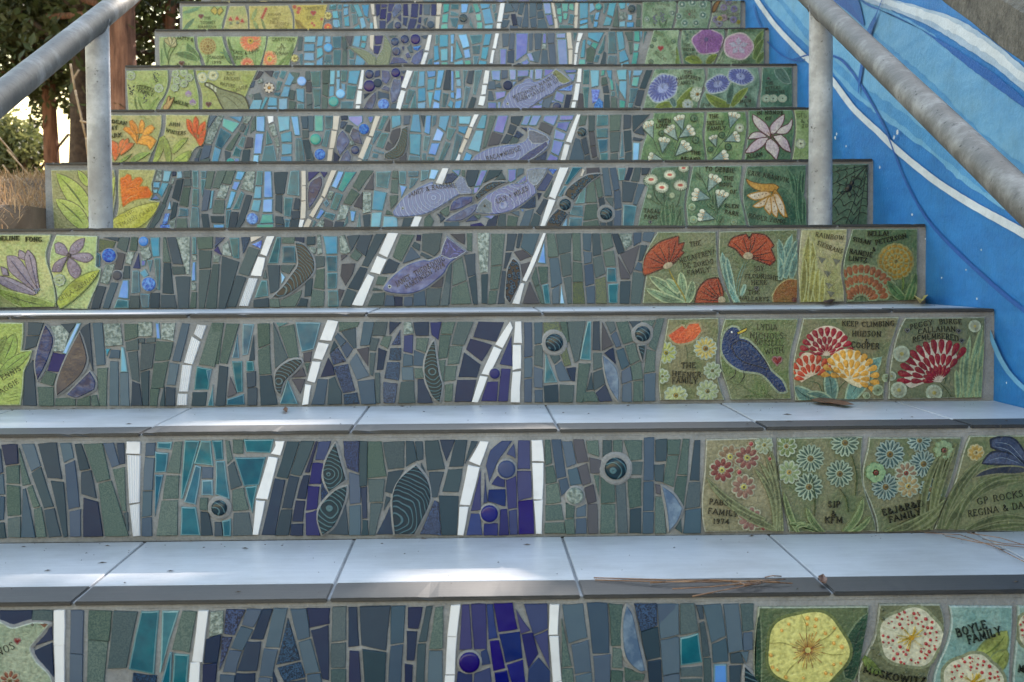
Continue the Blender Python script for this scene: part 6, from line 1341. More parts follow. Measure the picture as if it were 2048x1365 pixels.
t.blades([(1700, 530, 1592, 408, 50, -8), (1710, 530, 1770, 360, 44, 14), (1730, 530, 1765, 420, 20, 8)], (.30, .44, .28), vein=(.16, .28, .18), rim=(.44, .52, .36), name='leaf')
t.text([('BELLA!', 1472, 132, 1602, 130, 29), ('SUSAN', 1378, 162, 1488, 186, 27), ('PETERSON', 1524, 186, 1714, 144, 29), ('&', 1502, 226, 1520, 226, 24), ('RANDIE', 1358, 238, 1500, 264, 29), ('LINTZ', 1354, 282, 1466, 296, 28)])

Q5 = (80, 310, 4.876)
t = PicTile(5, Q5, [(105, 146), (470, 145), (725, 145), (738, 250), (742, 400), (715, 560), (690, 705), (138, 705), (126, 560), (118, 400), (110, 250)], (.55, .56, .38), (.62, .60, .42), cut=705)
t.blades([(480, 600, 160, 180, 190, 20), (460, 720, 150, 430, 170, 20), (470, 300, 370, 150, 70, 0), (620, 700, 735, 200, 120, -30)], (.58, .66, .28), vein=(.36, .44, .22), rim=(.42, .42, .28), name='leaf', c2=(.70, .74, .40))
t = PicTile(5, Q5, [(767, 140), (1135, 144), (1110, 220), (1090, 300), (1095, 400), (1072, 440), (1175, 456), (1130, 560), (1080, 640), (1030, 705), (690, 705), (735, 620), (765, 500), (760, 330)], (.62, .62, .36), (.70, .68, .44), cut=705)
r = t.rel()
t.shape(r, [(810, 510), (795, 400), (785, 260), (790, 225), (825, 215), (850, 188), (885, 200), (895, 260), (940, 225), (985, 222), (1005, 250), (970, 310), (1050, 310), (1095, 380), (1070, 420), (960, 430), (880, 460)], (.88, .46, .14), (.84, .38, .10), rim=(.74, .56, .26), rimw=4, dome=.0003)
t.lvl += 4
for q in ([(880, 330), (860, 260)], [(900, 330), (890, 280)], [(930, 320), (965, 260)], [(820, 480), (870, 420), (960, 390)], [(840, 300), (825, 260)]): t.line(r, q, 12, (.92, .62, .34))
for q in ([(870, 320), (930, 320), (960, 350)], [(850, 340), (880, 310)]): t.line(r, q, 7, (.70, .30, .08))
r.build('orange_lily')
t.blades([(700, 700, 1170, 465, 190, 26)], (.72, .70, .26), vein=None, rim=(.54, .54, .28), name='leaf', c2=(.78, .76, .38))
t.text([('THE', 832, 610, 918, 556, 40), ('WITTMANN FAMILY', 690, 735, 1155, 500, 38, 24)], (.36, .36, .14))

def fish(k, crop, body, eye, er, text=None, mat='fs', fins=(), label=None, stripes=()):
    t = PicTile(k, crop, body, name='ceramic_fish', mat=mat, th=.0066, label=label)
    r = t.rel(); r.add(t.W(ell(eye[0], eye[1], er, er, 12)), t.th-.001, t.h(), A(.72, .74, .72)); r.add(t.W(ell(eye[0], eye[1], er*.6, er*.6, 10)), t.th, t.h()+.0003, A(.06, .07, .08)); r.build('eye')
    for nm, pts, c, rays in fins:
        r = t.rel(); t.shape(r, pts, c, rim=(.60, .63, .68), rimw=4, smooth=False)
        for q in rays: t.line(r, q, 7, tuple(min(1, v*1.5) for v in c))
        r.build(nm)
    if stripes:
        r = t.rel()
        for q in stripes: t.line(r, q, 7, (.62, .66, .76))
        r.build('scale_lines')
    if text: t.text(text, (.09, .09, .16), wt=.125)
    return t
def arcs(x0, y0, x1, y1, nx, ny, r_):
    out = []
    for i in range(nx):
        for j in range(ny):
            u = (i+.5*(j % 2))/nx; v = j/max(1, ny-1)
            cx = x0+(x1-x0)*u-(y1-y0)*.0+(v-.5)*40; cy = y0+(y1-y0)*u+(v-.5)*160
            out.append([(cx+r_*.6, cy-r_), (cx-r_*.5, cy), (cx+r_*.6, cy+r_)])
    return out
S5 = (880, 310, 4.876)
fish(5, S5, [(-460, 560), (-380, 450), (-290, 370), (-185, 310), (-75, 262), (-65, 292), (60, 300), (130, 282), (190, 212), (240, 240), (270, 310), (310, 345), (308, 378), (200, 385), (100, 440), (-60, 540), (-210, 590), (-420, 602)], (-362, 522), 15,
     [('JANET & RAOSAME', -308, 418, 158, 322, 44, -26)], fins=[('tail_fin', [(140, 285), (190, 218), (238, 243), (268, 312), (304, 347), (302, 374), (200, 380), (160, 330)], (.46, .50, .62), [[(165, 300), (235, 260)], [(170, 315), (260, 300)], [(175, 330), (285, 335)], [(175, 350), (295, 362)]])],
     stripes=[[(-270+i*42, 480-i*8), (-262+i*42, 540-i*12), (-280+i*42, 580-i*10)] for i in range(9)], label='grey fish tile with a name along its back, left of the other fish')
fish(5, S5, [(345, 565), (368, 490), (440, 410), (560, 340), (700, 288), (790, 288), (850, 262), (845, 170), (855, 148), (945, 130), (1050, 132), (1010, 210), (950, 290), (920, 300), (938, 370), (880, 420), (740, 520), (620, 565), (500, 580)], (436, 500), 22,
     [('LILY + MILES', 560, 475, 862, 345, 44, 6)], fins=[('tail_fin', [(852, 152), (945, 134), (1045, 136), (1005, 208), (945, 285), (915, 295), (870, 255)], (.48, .52, .58), [[(890, 260), (870, 170)], [(900, 270), (910, 160)], [(915, 275), (955, 150)], [(925, 280), (1000, 150)]]), ('gill', [(350, 560), (375, 495), (440, 425), (500, 470), (505, 560), (430, 575)], (.42, .47, .52), [])],
     stripes=arcs(540, 450, 880, 320, 8, 4, 26), label='scaly grey fish tile with a fanned tail beside the white stripe')
M4 = (440, 440, 4.267)
fish(4, M4, [(1392, 590), (1420, 545), (1480, 480), (1600, 388), (1735, 345), (1780, 352), (1870, 312), (1895, 260), (1915, 190), (1935, 140), (2010, 200), (2105, 272), (2030, 320), (1955, 375), (1915, 450), (1850, 510), (1760, 578), (1680, 615), (1590, 632), (1480, 625), (1415, 610)], (1448, 570), 17,
     [('JANET, THEO&DOUG', 1512, 572, 1922, 345, 46), ('MARTINSEN 2024', 1590, 592, 1922, 395, 40)], mat='fv', fins=[('tail_fin', [(1885, 300), (1908, 220), (1936, 150), (2010, 205), (2095, 272), (2020, 318), (1960, 330)], (.26, .27, .46), [[(1930, 180), (1950, 230), (1925, 290)], [(1960, 190), (1985, 240), (2040, 280)], [(1910, 240), (1930, 260), (1920, 300)], [(1960, 320), (1990, 290), (2050, 290)], [(1975, 215), (2000, 260), (2070, 275)]])], label='violet fish tile stamped with two lines of names')
W6 = (940, 205, 5.12)
fish(6, W6, [(0, 625), (40, 570), (90, 528), (220, 468), (400, 438), (520, 420), (590, 365), (595, 262), (640, 270), (780, 335), (820, 385), (790, 470), (700, 540), (600, 600), (560, 625)], (100, 600), 16,
     [('BACA*MUDGE', 176, 600, 520, 492, 46, 6)], fins=[('tail_fin', [(600, 290), (650, 290), (775, 345), (810, 385), (740, 420), (640, 420), (605, 380)], (.36, .38, .46), [[(620, 330), (700, 320)], [(630, 360), (760, 350)], [(640, 390), (790, 385)], [(630, 410), (730, 410)]]), ('side_fin', [(480, 600), (600, 510), (780, 400), (800, 440), (660, 560), (560, 610)], (.20, .24, .44), [[(520, 590), (640, 500)], [(560, 595), (720, 450)], [(620, 570), (780, 430)]])], label='grey fish tile cut by the nosing below, heart between its two names')
AA7 = (940, 110, 5.389)
fish(7, AA7, [(330, 592), (355, 520), (400, 440), (480, 350), (570, 298), (600, 265), (650, 256), (690, 298), (800, 258), (900, 175), (928, 150), (990, 190), (1100, 288), (1040, 318), (945, 350), (890, 415), (820, 445), (740, 500), (640, 575), (620, 592)], (405, 528), 16,
     [('MITCH+OEY MANKIN', 470, 480, 935, 232, 40, 18), ('BORN+RAISED IN GP', 510, 512, 962, 280, 40, 22)], fins=[('tail_fin', [(885, 200), (925, 160), (985, 200), (1085, 285), (1010, 312), (960, 290), (930, 240)], (.44, .46, .30), [[(910, 200), (950, 200)], [(930, 230), (1000, 230)], [(950, 260), (1040, 265)], [(970, 285), (1060, 290)]])], label='grey fish tile with a yellow edged tail and two lines of lettering')
A1 = (0, 1190, 2.926)
t = PicTile(1, A1, [(-70, 160), (0, 155), (70, 190), (140, 172), (200, 158), (250, 160), (292, 172), (270, 200), (225, 255), (182, 305), (190, 345), (225, 400), (300, 480), (310, 600), (-70, 600)], (.52, .58, .50), (.60, .64, .56), name='gull_tile', coll=False, label='pale gull tile with a red heart')
r = t.rel(); t.shape(r, [(232, 170), (288, 164), (262, 193)], (.48, .30, .22), (.40, .24, .18)); r.build('beak')
r = t.rel(); r.add(t.W(ell(190, 175, 8, 8, 10)), t.th, t.h(), A(.1, .1, .1)); r.add(t.W(ell(190, 175, 3, 3, 8)), t.th, t.h()+.0004, A(.6, .62, .55)); r.build('eye')
t.heart([(103, 268, 19)], (.48, .10, .12)); t.text([('HERMANOS', -190, 440, 90, 312, 44, 4)])
t.daisy(60, 500, 60, 9, (.50, .30, .24), (.5, .42, .3), rim=(.66, .66, .58))

# left tile of the third riser
H3 = (0, 620, 4.452)
t = PicTile(3, H3, [(-70, 112), (206, 116), (206, 230), (192, 362), (288, 360), (258, 460), (216, 550), (205, 700), (182, 852), (-70, 856)], (.62, .68, .36), (.56, .64, .34))
t.blades([(20, 480, 135, 205, 130, 8), (0, 580, 280, 368, 100, -8), (-60, 420, 60, 230, 60, 0)], (.52, .63, .32), vein=(.28, .38, .20), rim=(.38, .46, .24), name='leaf')
t.stems([[(90, 760), (130, 745), (175, 735)], [(70, 790), (120, 775), (170, 770)], [(60, 820), (120, 805), (170, 800)]], (.36, .46, .22), 5)
t.text([('ENNIS', 25, 628, 190, 535, 44), ('MAGGIE', -35, 780, 172, 650, 44)])
# right tiles of the fifth riser
T5 = (1260, 310, 3.938)
DG, DG2 = (.17, .33, .26), (.36, .48, .38)
t = PicTile(5, T5, [(202, 98), (472, 90), (458, 200), (436, 330), (430, 430), (442, 545), (60, 555), (82, 460), (118, 330), (138, 250), (108, 220), (108, 180), (160, 150)], DG, DG2, cut=545)
for x, y, R in ((165, 195, 56), (312, 158, 50), (250, 258, 56), (395, 240, 56), (420, 105, 44)):
    r = t.rel()
    r.add(t.W(ell(x, y, R*1.08, R*.82, 18)), t.th-.001, t.h(), A(.20, .30, .22))
    for j in range(18):
        a = j*math.pi/9; r.add(t.W(ell(x+R*.72*math.cos(a), y+R*.54*math.sin(a), R*.3, R*.09, 8, a)), t.th, t.h(), A(.80, .82, .74))
    r.add(t.W(ell(x, y, R*.62, R*.46, 14)), t.th, t.h()+.0003, A(.82, .80, .70)); r.add(t.W(ell(x, y, R*.42, R*.24, 12)), t.th, t.h()+.0005, A(.72, .34, .30)); r.build('flower')
t.dots([(330, 320, 22), (150, 328, 18)], (.64, .68, .56), rim=(.4, .5, .4), name='bud')
t.stems([[(180, 240), (200, 330), (260, 400)], [(265, 300), (270, 370)], [(400, 290), (380, 380), (350, 420)], [(150, 345), (230, 390)]], (.10, .22, .16), 6)
t.blades([(300, 560, 290, 350, 34, -6), (330, 560, 335, 370, 34, 6), (360, 560, 395, 410, 30, 6), (270, 560, 262, 400, 30, -8), (250, 560, 235, 510, 16, -4), (390, 560, 400, 470, 20, 0)], (.20, .38, .26), vein=(.10, .22, .15), rim=(.36, .48, .36), name='leaf')
t.text([('TAGAL', 108, 456, 232, 460, 32), ('PANS', 112, 502, 214, 505, 32)]); t.heart([(157, 530, 11)], (.1, .1, .1))
def freesia(t, lst):
    for x, y, a, L in lst:
        a = math.radians(a); c, s_ = math.cos(a), math.sin(a); r = t.rel()
        def P(u, v): return (x+u*c-v*s_, y+u*s_+v*c)
        t.shape(r, [P(0, 0), P(L*.5, -L*.22), P(L*.85, -L*.36), P(L, -L*.2), P(L*1.05, 0), P(L, L*.22), P(L*.85, L*.36), P(L*.5, L*.2)], (.42, .53, .53), (.56, .64, .61), rim=(.20, .32, .28), rimw=4, dome=.0004)
        t.lvl += 4
        t.shape(r, [P(L*.72, -L*.34), P(L*.98, -L*.26), P(L*1.1, 0), P(L*.98, L*.28), P(L*.72, L*.34), P(L*.8, 0)], (.86, .86, .78), rim=(.5, .55, .5), rimw=2)
        for v in (-.26, 0, .26):
            q = P(L*(1.0-abs(v)*.25), v*L); t.shape(r, ell(q[0], q[1], L*.17, L*.15, 12), (.84, .84, .77), (.78, .80, .72), rim=(.40, .48, .42), rimw=2, smooth=False)
        for v in (-.18, .02, .2): t.line(r, [P(L*.72, v*L*.8), P(L*1.0, v*L*1.1)], L*.13, (.84, .52, .18))
        r.build('freesia')
t = PicTile(5, T5, [(496, 90), (885, 86), (876, 180), (862, 270), (875, 360), (895, 440), (920, 545), (456, 550), (448, 470), (442, 380), (458, 280), (478, 180)], (.24, .40, .30), (.42, .54, .42), cut=545)
t.stems([[(545, 90), (560, 170), (620, 300), (660, 410), (685, 545)], [(720, 400), (690, 440), (680, 480)]], (.14, .26, .18), 9)
freesia(t, [(612, 290, -62, 130), (630, 345, -165, 130), (690, 420, -74, 130), (665, 505, -165, 120)])
t.blades([(560, 190, 515, 135, 22, 0), (650, 400, 650, 310, 22, 0), (660, 420, 610, 380, 16, 0), (700, 545, 730, 480, 18, 0)], (.16, .30, .2), rim=(.34, .46, .34), name='leaf')
t.dots([(485, 412, 22), (498, 512, 24), (815, 530, 18)], (.50, .60, .48), rim=(.60, .68, .56), hole=(.66, .64, .4), name='seed_head')
t.text([('TO DEBBIE', 590, 128, 818, 144, 34, -4), ('THE', 735, 198, 812, 202, 30), ('SOUL', 700, 246, 806, 252, 30), ('OF', 782, 304, 834, 308, 30), ('GLEN', 742, 414, 852, 422, 30), ('PARK', 742, 462, 850, 482, 30)])
t = PicTile(5, T5, [(922, 90), (1100, 84), (1390, 80), (1380, 200), (1374, 320), (1386, 440), (1398, 545), (937, 545), (910, 460), (892, 380), (892, 260), (905, 160)], DG, DG2, cut=545)
t.stems([[(1170, 250), (1230, 275), (1290, 370), (1340, 545)], [(1160, 265), (1220, 295), (1275, 380), (1320, 545)]], (.24, .42, .30), 6)
t.blades([(1330, 545, 1290, 140, 34, 10), (1350, 545, 1345, 110, 34, -12), (1290, 300, 1235, 110, 26, 14), (1370, 545, 1370, 330, 22, 0), (1360, 300, 1375, 110, 20, -8)], (.20, .38, .28), vein=(.10, .22, .16), rim=(.38, .52, .40), name='leaf')
r = t.rel()
t.shape(r, [(915, 190), (960, 215), (1040, 232), (1130, 232), (1170, 255), (1150, 285), (1060, 290), (980, 265), (930, 225)], (.76, .58, .28), (.70, .50, .20), rim=(.44, .32, .12), rimw=3)
t.shape(r, [(1140, 270), (1190, 340), (1215, 420), (1240, 490), (1200, 480), (1160, 420), (1120, 320)], (.76, .58, .28), (.68, .48, .2), rim=(.44, .32, .12), rimw=3)
for p in ([(925, 320), (990, 300), (1070, 290), (1110, 310), (1050, 340), (980, 352)], [(970, 405), (1020, 370), (1090, 330), (1110, 345), (1060, 395), (1010, 412)], [(1085, 345), (1110, 330), (1115, 420), (1100, 470), (1060, 420)], [(1110, 330), (1140, 320), (1160, 420), (1155, 490), (1120, 450)], [(1130, 310), (1160, 310), (1210, 400), (1215, 490), (1170, 430)]): t.shape(r, p, (.82, .76, .68), (.78, .66, .52), rim=(.66, .48, .18), rimw=4)
t.lvl += 2
for q in ([(1100, 330), (1060, 385)], [(1105, 335), (1090, 400)], [(1110, 340), (1115, 400)]): t.line(r, q, 8, (.84, .62, .20))
r.build('spotted_lily')
t.dots([(980, 325, 5), (1010, 318, 5), (1040, 312, 5), (1070, 306, 5), (1000, 335, 4), (1030, 385, 5), (1055, 370, 5), (1130, 370, 5), (1135, 410, 5), (1140, 445, 4), (1180, 390, 5), (1190, 430, 5), (1090, 430, 4)], (.28, .16, .14), name='petal_spots')
t.text([('ERIK KRAMVIK', 925, 158, 1245, 220, 34, -6), ('ROGER FONG', 932, 492, 1218, 545, 34, 4)])
t = PicTile(5, T5, [(1422, 74), (1880, 70), (1876, 300), (1870, 545), (1422, 548), (1408, 440), (1402, 300), (1415, 180)], (.20, .33, .26), (.33, .44, .35), cut=545)
r = t.rel(); ctr = (1870, 80)
ends = [(1420, 175), (1420, 330), (1430, 545), (1700, 545), (1600, 400), (1790, 545), (1868, 400)]
for e in ends: t.line(r, [ctr, e], 7, (.09, .15, .12), False)
E2 = [(1420, 110), (1420, 175), (1420, 330), (1430, 480), (1600, 545), (1740, 545), (1868, 470)]
for f in (.25, .4, .55, .7, .85, 1.0):
    for a, b in zip(E2, E2[1:]):
        p = (ctr[0]+(a[0]-ctr[0])*f, ctr[1]+(a[1]-ctr[1])*f); q = (ctr[0]+(b[0]-ctr[0])*f, ctr[1]+(b[1]-ctr[1])*f)
        m = ((p[0]+q[0])/2+(ctr[0]-(p[0]+q[0])/2)*.12, (p[1]+q[1])/2+(ctr[1]-(p[1]+q[1])/2)*.12)
        t.line(r, [p, m, q], 6, (.09, .15, .12), False)
r.build('spider_web')
r = t.rel()
r.add(t.W(ell(1722, 262, 26, 34, 14, .5)), t.th, t.h()+.0006, A(.08, .09, .09), None, .0012); r.add(t.W(ell(1748, 222, 18, 20, 12)), t.th, t.h()+.0006, A(.08, .09, .09), None, .001)
for q in ([(1700, 250), (1660, 235), (1620, 250)], [(1700, 275), (1680, 310), (1640, 290)], [(1735, 285), (1740, 320), (1720, 350)], [(1750, 270), (1770, 300), (1760, 340)], [(1760, 240), (1800, 260), (1830, 280)], [(1755, 215), (1780, 190), (1815, 195), (1820, 240)], [(1740, 205), (1750, 170), (1775, 180)]): t.line(r, q, 7, (.08, .09, .09))
r.build('spider')
# sixth riser
U6 = (200, 205, 4.655)
t = PicTile(6, U6, [(-90, 116), (574, 118), (574, 210), (558, 290), (525, 390), (480, 480), (440, 560), (-90, 565)], (.58, .60, .38), (.68, .64, .44), cut=560)
def lily(t, petals, c, c2, rim, name, lines=()):
    r = t.rel()
    for p in petals: t.shape(r, p, c, c2, rim=rim, rimw=4, dome=.0004)
    t.lvl += 5
    for q in lines: t.line(r, q, 6, tuple(v*.8 for v in c))
    r.build(name)
lily(t, [[(345, 390), (280, 300), (220, 255), (235, 230), (300, 250), (350, 310)], [(330, 300), (290, 240), (275, 180), (300, 170), (340, 220), (355, 290)], [(365, 290), (370, 210), (388, 165), (410, 200), (400, 280)], [(400, 290), (440, 235), (480, 215), (505, 240), (480, 275), (420, 320)], [(350, 380), (400, 310), (470, 320), (520, 360), (470, 440), (440, 400)]], (.88, .60, .22), (.84, .50, .14), (.70, .48, .20), 'orange_lily', [[(350, 370), (420, 340), (500, 370)], [(345, 370), (330, 280), (295, 200)], [(350, 370), (385, 220)]])
lily(t, [[(140, 545), (110, 440), (115, 360), (160, 380), (180, 470)], [(170, 480), (185, 380), (220, 345), (230, 400), (200, 460)], [(190, 470), (230, 370), (265, 340), (262, 390), (230, 450)], [(200, 470), (260, 390), (315, 385), (280, 430), (200, 490)]], (.84, .42, .20), (.80, .34, .14), (.62, .40, .22), 'orange_lily')
t.blades([(280, 565, 470, 470, 60, -14), (180, 565, 300, 480, 34, 0)], (.52, .62, .30), vein=(.36, .46, .22), name='leaf')
t.text([('LOGAN', 80, 190, 246, 216, 36), ('MY', 95, 262, 165, 252, 36), ('PARK', 55, 335, 205, 320, 36)], (.34, .35, .24))
t = PicTile(6, U6, [(612, 114), (1018, 119), (998, 200), (985, 300), (962, 390), (905, 415), (870, 450), (840, 510), (812, 565), (482, 565), (540, 450), (585, 330), (608, 220)], (.64, .66, .40), (.70, .66, .46), cut=560)
lily(t, [[(940, 410), (880, 320), (820, 250), (808, 160), (845, 180), (880, 270)], [(870, 300), (868, 200), (890, 135), (915, 180), (905, 280)], [(900, 290), (930, 220), (978, 180), (980, 230), (930, 310)], [(920, 330), (960, 270), (1000, 260), (990, 310), (940, 360)], [(930, 400), (900, 350), (960, 320), (975, 350), (950, 395)]], (.86, .38, .18), (.82, .30, .12), (.70, .40, .2), 'orange_lily', [[(930, 390), (860, 270), (825, 180)], [(930, 380), (890, 180)], [(935, 370), (965, 210)]])
t.blades([(500, 560, 600, 310, 90, -10), (640, 565, 600, 320, 50, 8), (690, 565, 850, 450, 80, 16), (680, 470, 820, 330, 44, -10)], (.62, .68, .32), vein=(.42, .50, .22), rim=(.52, .56, .30), name='leaf')
t.text([('ANN', 645, 220, 745, 226, 34), ('WINTERS', 612, 270, 795, 300, 34, 16)], (.36, .37, .24))
X6 = (1260, 205, 4.655)
t = PicTile(6, X6, [(222, 96), (694, 90), (690, 190), (676, 280), (684, 380), (698, 470), (700, 545), (90, 548), (112, 440), (138, 350), (156, 280), (124, 200), (160, 165), (215, 150)], (.26, .42, .28), (.46, .58, .40), cut=540)
t.stems([[(150, 230), (210, 330), (260, 450), (320, 545)], [(460, 190), (470, 290), (430, 400), (400, 545)], [(560, 300), (470, 340)]], (.14, .26, .18), 9)
freesia(t, [(215, 335, -112, 150), (490, 260, -106, 130), (440, 355, -125, 140), (455, 330, -32, 140), (300, 470, -82, 130), (420, 500, -44, 150), (300, 535, -170, 120)])
t.dots([(593, 150, 26), (608, 352, 26), (290, 290, 22)], (.30, .44, .32), rim=(.16, .28, .2), hole=(.14, .22, .16), name='seed_head')
t.text([('WITH', 255, 190, 378, 190, 34), ('LOVE', 240, 238, 352, 238, 34), ('THE', 562, 484, 652, 488, 32), ('BRIANO', 470, 540, 652, 542, 30)])
t = PicTile(6, X6, [(716, 90), (1074, 86), (1088, 170), (1085, 270), (1066, 400), (1036, 540), (720, 542), (704, 430), (694, 320), (706, 200)], (.30, .46, .28), (.50, .60, .42), cut=540)
t.stems([[(960, 200), (900, 320), (820, 420), (750, 540)], [(980, 330), (880, 365)]], (.16, .30, .2), 9)
freesia(t, [(930, 240, -72, 140), (880, 365, -22, 130), (800, 415, -108, 100), (760, 540, -18, 140)])
t.dots([(852, 308, 24), (912, 415, 26), (748, 440, 22)], (.28, .44, .30), rim=(.16, .28, .2), hole=(.14, .22, .16), name='seed_head'); t.daisy(1017, 240, 30, 6, (.74, .76, .68), (.66, .40, .34), w=.5)
t.text([('THE', 735, 150, 820, 146, 34), ('SKELLY', 712, 210, 872, 206, 34), ('FAMILY', 720, 262, 886, 256, 34)])
t = PicTile(6, X6, [(1102, 76), (1510, 70), (1530, 150), (1534, 250), (1516, 380), (1492, 535), (1060, 542), (1082, 430), (1100, 300), (1104, 180)], (.24, .40, .30), (.38, .52, .36), cut=540)
lily(t, [[(1300, 320), (1210, 260), (1150, 180), (1142, 115), (1200, 150), (1270, 210), (1305, 290)], [(1310, 290), (1310, 220), (1380, 150), (1435, 112), (1425, 180), (1385, 250), (1330, 300)], [(1360, 290), (1400, 240), (1480, 200), (1508, 155), (1500, 230), (1450, 290)], [(1270, 320), (1180, 335), (1100, 340), (1140, 290), (1210, 282)], [(1285, 330), (1240, 400), (1150, 460), (1070, 470), (1130, 390), (1200, 340)], [(1270, 360), (1310, 340), (1370, 400), (1382, 450), (1360, 535), (1310, 480), (1262, 430)], [(1330, 320), (1400, 305), (1460, 360), (1492, 465), (1420, 430), (1370, 370)]], (.74, .66, .70), (.80, .76, .74), (.36, .20, .24), 'pink_edged_lily')
r = t.rel()
for a in (-120, -90, -60, -30, 20, 70): t.line(r, [(1305, 325), (1305+44*math.cos(math.radians(a)), 318+44*math.sin(math.radians(a)))], 6, (.56, .24, .28))
r.build('stamen')
t.text([('IN HONOR', 1178, 120, 1425, 116, 34, -6), ('OF', 1256, 166, 1318, 166, 32), ('ALLAN', 1088, 525, 1232, 498, 34)])
t = PicTile(6, X6, [(1528, 70), (1850, 68), (1840, 545), (1505, 545), (1530, 420), (1542, 280), (1540, 160)], (.46, .56, .34), (.56, .64, .44), cut=540)
t.daisy(1588, 385, 36, 7, (.76, .78, .66), (.40, .32, .24), w=.5); t.stems([[(1590, 420), (1580, 540)], [(1580, 540), (1660, 450)]], (.30, .42, .24), 7)
t.text([('GIL', 1550, 140, 1640, 138, 34), ('& CO', 1588, 190, 1720, 188, 32), ('2024', 1598, 236, 1730, 234, 32)])
# seventh riser
Y7 = (230, 110, 4.995)
LG, LG2 = (.52, .60, .32), (.62, .66, .42)
t = PicTile(7, Y7, [(115, 158), (528, 151), (532, 250), (520, 330), (485, 420), (440, 480), (400, 548), (136, 550), (124, 420), (116, 280)], LG, LG2, cut=545)
def grapes(t, x, y, n, c, q=8):
    rn = random.Random(int(x)); t.dots([(x+rn.uniform(-30, 30)*(1-i/n*.4), y-50+100*i/n, q) for i in range(n)], c, name='flower_spike')
grapes(t, 412, 230, 13, (.24, .26, .24)); grapes(t, 165, 355, 13, (.22, .24, .24)); grapes(t, 305, 440, 8, (.36, .36, .32))
t.blades([(220, 550, 200, 410, 24, -6), (280, 550, 230, 420, 20, -8), (350, 550, 440, 420, 26, -10), (340, 550, 420, 440, 16, -10)], (.46, .56, .28), vein=(.30, .40, .18), name='leaf')
t.daisy(160, 210, 36, 8, (.58, .66, .40), (.5, .56, .3)); t.daisy(440, 335, 34, 8, (.58, .66, .40), (.5, .56, .3))
t.text([('STERKEL', 210, 338, 392, 380, 34, -14), ('FAMILY', 228, 376, 375, 420, 34, -8)], (.26, .30, .18))
t = PicTile(7, Y7, [(577, 150), (785, 146), (796, 230), (820, 320), (838, 430), (842, 548), (440, 550), (490, 450), (535, 350), (560, 250)], LG, LG2, cut=545)
for x, y in ((735, 390), (778, 475)): lily(t, [[(x-30, y+20), (x-34, y-10), (x, y-38), (x+34, y-8), (x+26, y+26)], [(x-20, y+26), (x, y+12), (x+22, y+30)]], (.50, .40, .56), (.58, .48, .62), (.66, .68, .50), 'bell_flower')
for x, y in ((600, 190), (690, 180), (740, 230), (620, 260), (600, 330), (690, 290)): t.daisy(x, y, 30, 7, (.60, .68, .44), (.5, .56, .3))
r = t.rel(); t.shape(r, [(490, 520), (520, 480), (535, 425), (550, 420), (545, 465), (590, 430), (560, 500), (530, 545), (490, 548)], (.70, .58, .36), (.66, .48, .30), rim=(.42, .30, .18), rimw=4); r.build('bud')
t.text([('MILLIE', 586, 488, 732, 522, 34, -6)], (.26, .30, .18))
t = PicTile(7, Y7, [(806, 152), (1420, 155), (1392, 220), (1350, 310), (1318, 390), (1300, 450), (1338, 548), (870, 550), (872, 430), (850, 320), (820, 240)], (.56, .60, .32), (.62, .63, .40), cut=545)
r = t.rel()
t.shape(r, [(905, 285), (950, 290), (1020, 330), (1100, 360), (1240, 400), (1305, 450), (1340, 560), (1100, 560), (1050, 470), (1000, 370), (930, 320), (905, 305)], (.44, .46, .34), (.50, .52, .40), rim=(.20, .21, .16), rimw=6)
t.lvl += 2
for p in ([(905, 288), (930, 285), (940, 315), (915, 312)], [(955, 298), (975, 305), (985, 350), (955, 330)], [(995, 318), (1015, 330), (1015, 380), (990, 362)]): t.shape(r, p, (.74, .75, .66))
for q in ([(1080, 400), (1180, 470), (1250, 550)], [(1120, 390), (1230, 440), (1300, 520)]): t.line(r, q, 9, (.34, .36, .26))
r.build('striped_tail')
t.daisy(872, 228, 42, 5, (.78, .76, .60), (.66, .62, .3), w=.5); t.daisy(980, 205, 44, 5, (.78, .76, .60), (.66, .62, .3), w=.5)
t.heart([(935, 495, 30)], (.32, .14, .12))
t.text([('KAY', 1115, 202, 1200, 202, 32), ('FRIEND', 1090, 252, 1245, 256, 30), ('NATURE', 1050, 302, 1195, 330, 30), ('LOVER', 1190, 378, 1330, 330, 32)], (.36, .38, .22))
B7 = (1260, 110, 5.12)
def trumpet(t, cx, cy, rx, ry, rot, n=22, c=(.32, .36, .62)):
    r = t.rel()
    pts = []
    for i in range(40):
        a = 2*math.pi*i/40; q = 1+.05*math.cos(5*a); pts.append((a, q))
    cr, sr = math.cos(rot), math.sin(rot)
    def P(a, q): return (cx+rx*q*math.cos(a)*cr-ry*q*math.sin(a)*sr, cy+rx*q*math.cos(a)*sr+ry*q*math.sin(a)*cr)
    t.shape(r, [P(a, q) for a, q in pts], (.58, .62, .80), rim=(.66, .72, .70), rimw=6)
    for i in range(n):
        a = 2*math.pi*i/n; t.line(r, [P(a, .34), P(a+.06, .7), P(a, .98)], rx*.16, c)
    t.lvl += 1
    for a in (-2.0, -1.6, -1.2): t.line(r, [(cx, cy+10), (cx+44*math.cos(a), cy+44*math.sin(a))], 7, (.08, .08, .14))
    r.build('trumpet_flower')
t = PicTile(7, B7, [(256, 145), (760, 140), (772, 220), (756, 310), (715, 410), (688, 525), (132, 545), (160, 450), (200, 310), (232, 210)], (.30, .44, .33), (.56, .64, .54), cut=525)
t.blades([(470, 540, 640, 325, 110, 26), (260, 560, 460, 515, 80, -20)], (.42, .50, .16), vein=(.26, .34, .1), rim=(.60, .66, .46), name='leaf')
t.blades([(460, 530, 400, 420, 50, 6)], (.24, .42, .42), rim=(.5, .6, .56), name='leaf')
trumpet(t, 335, 340, 165, 125, -.62)
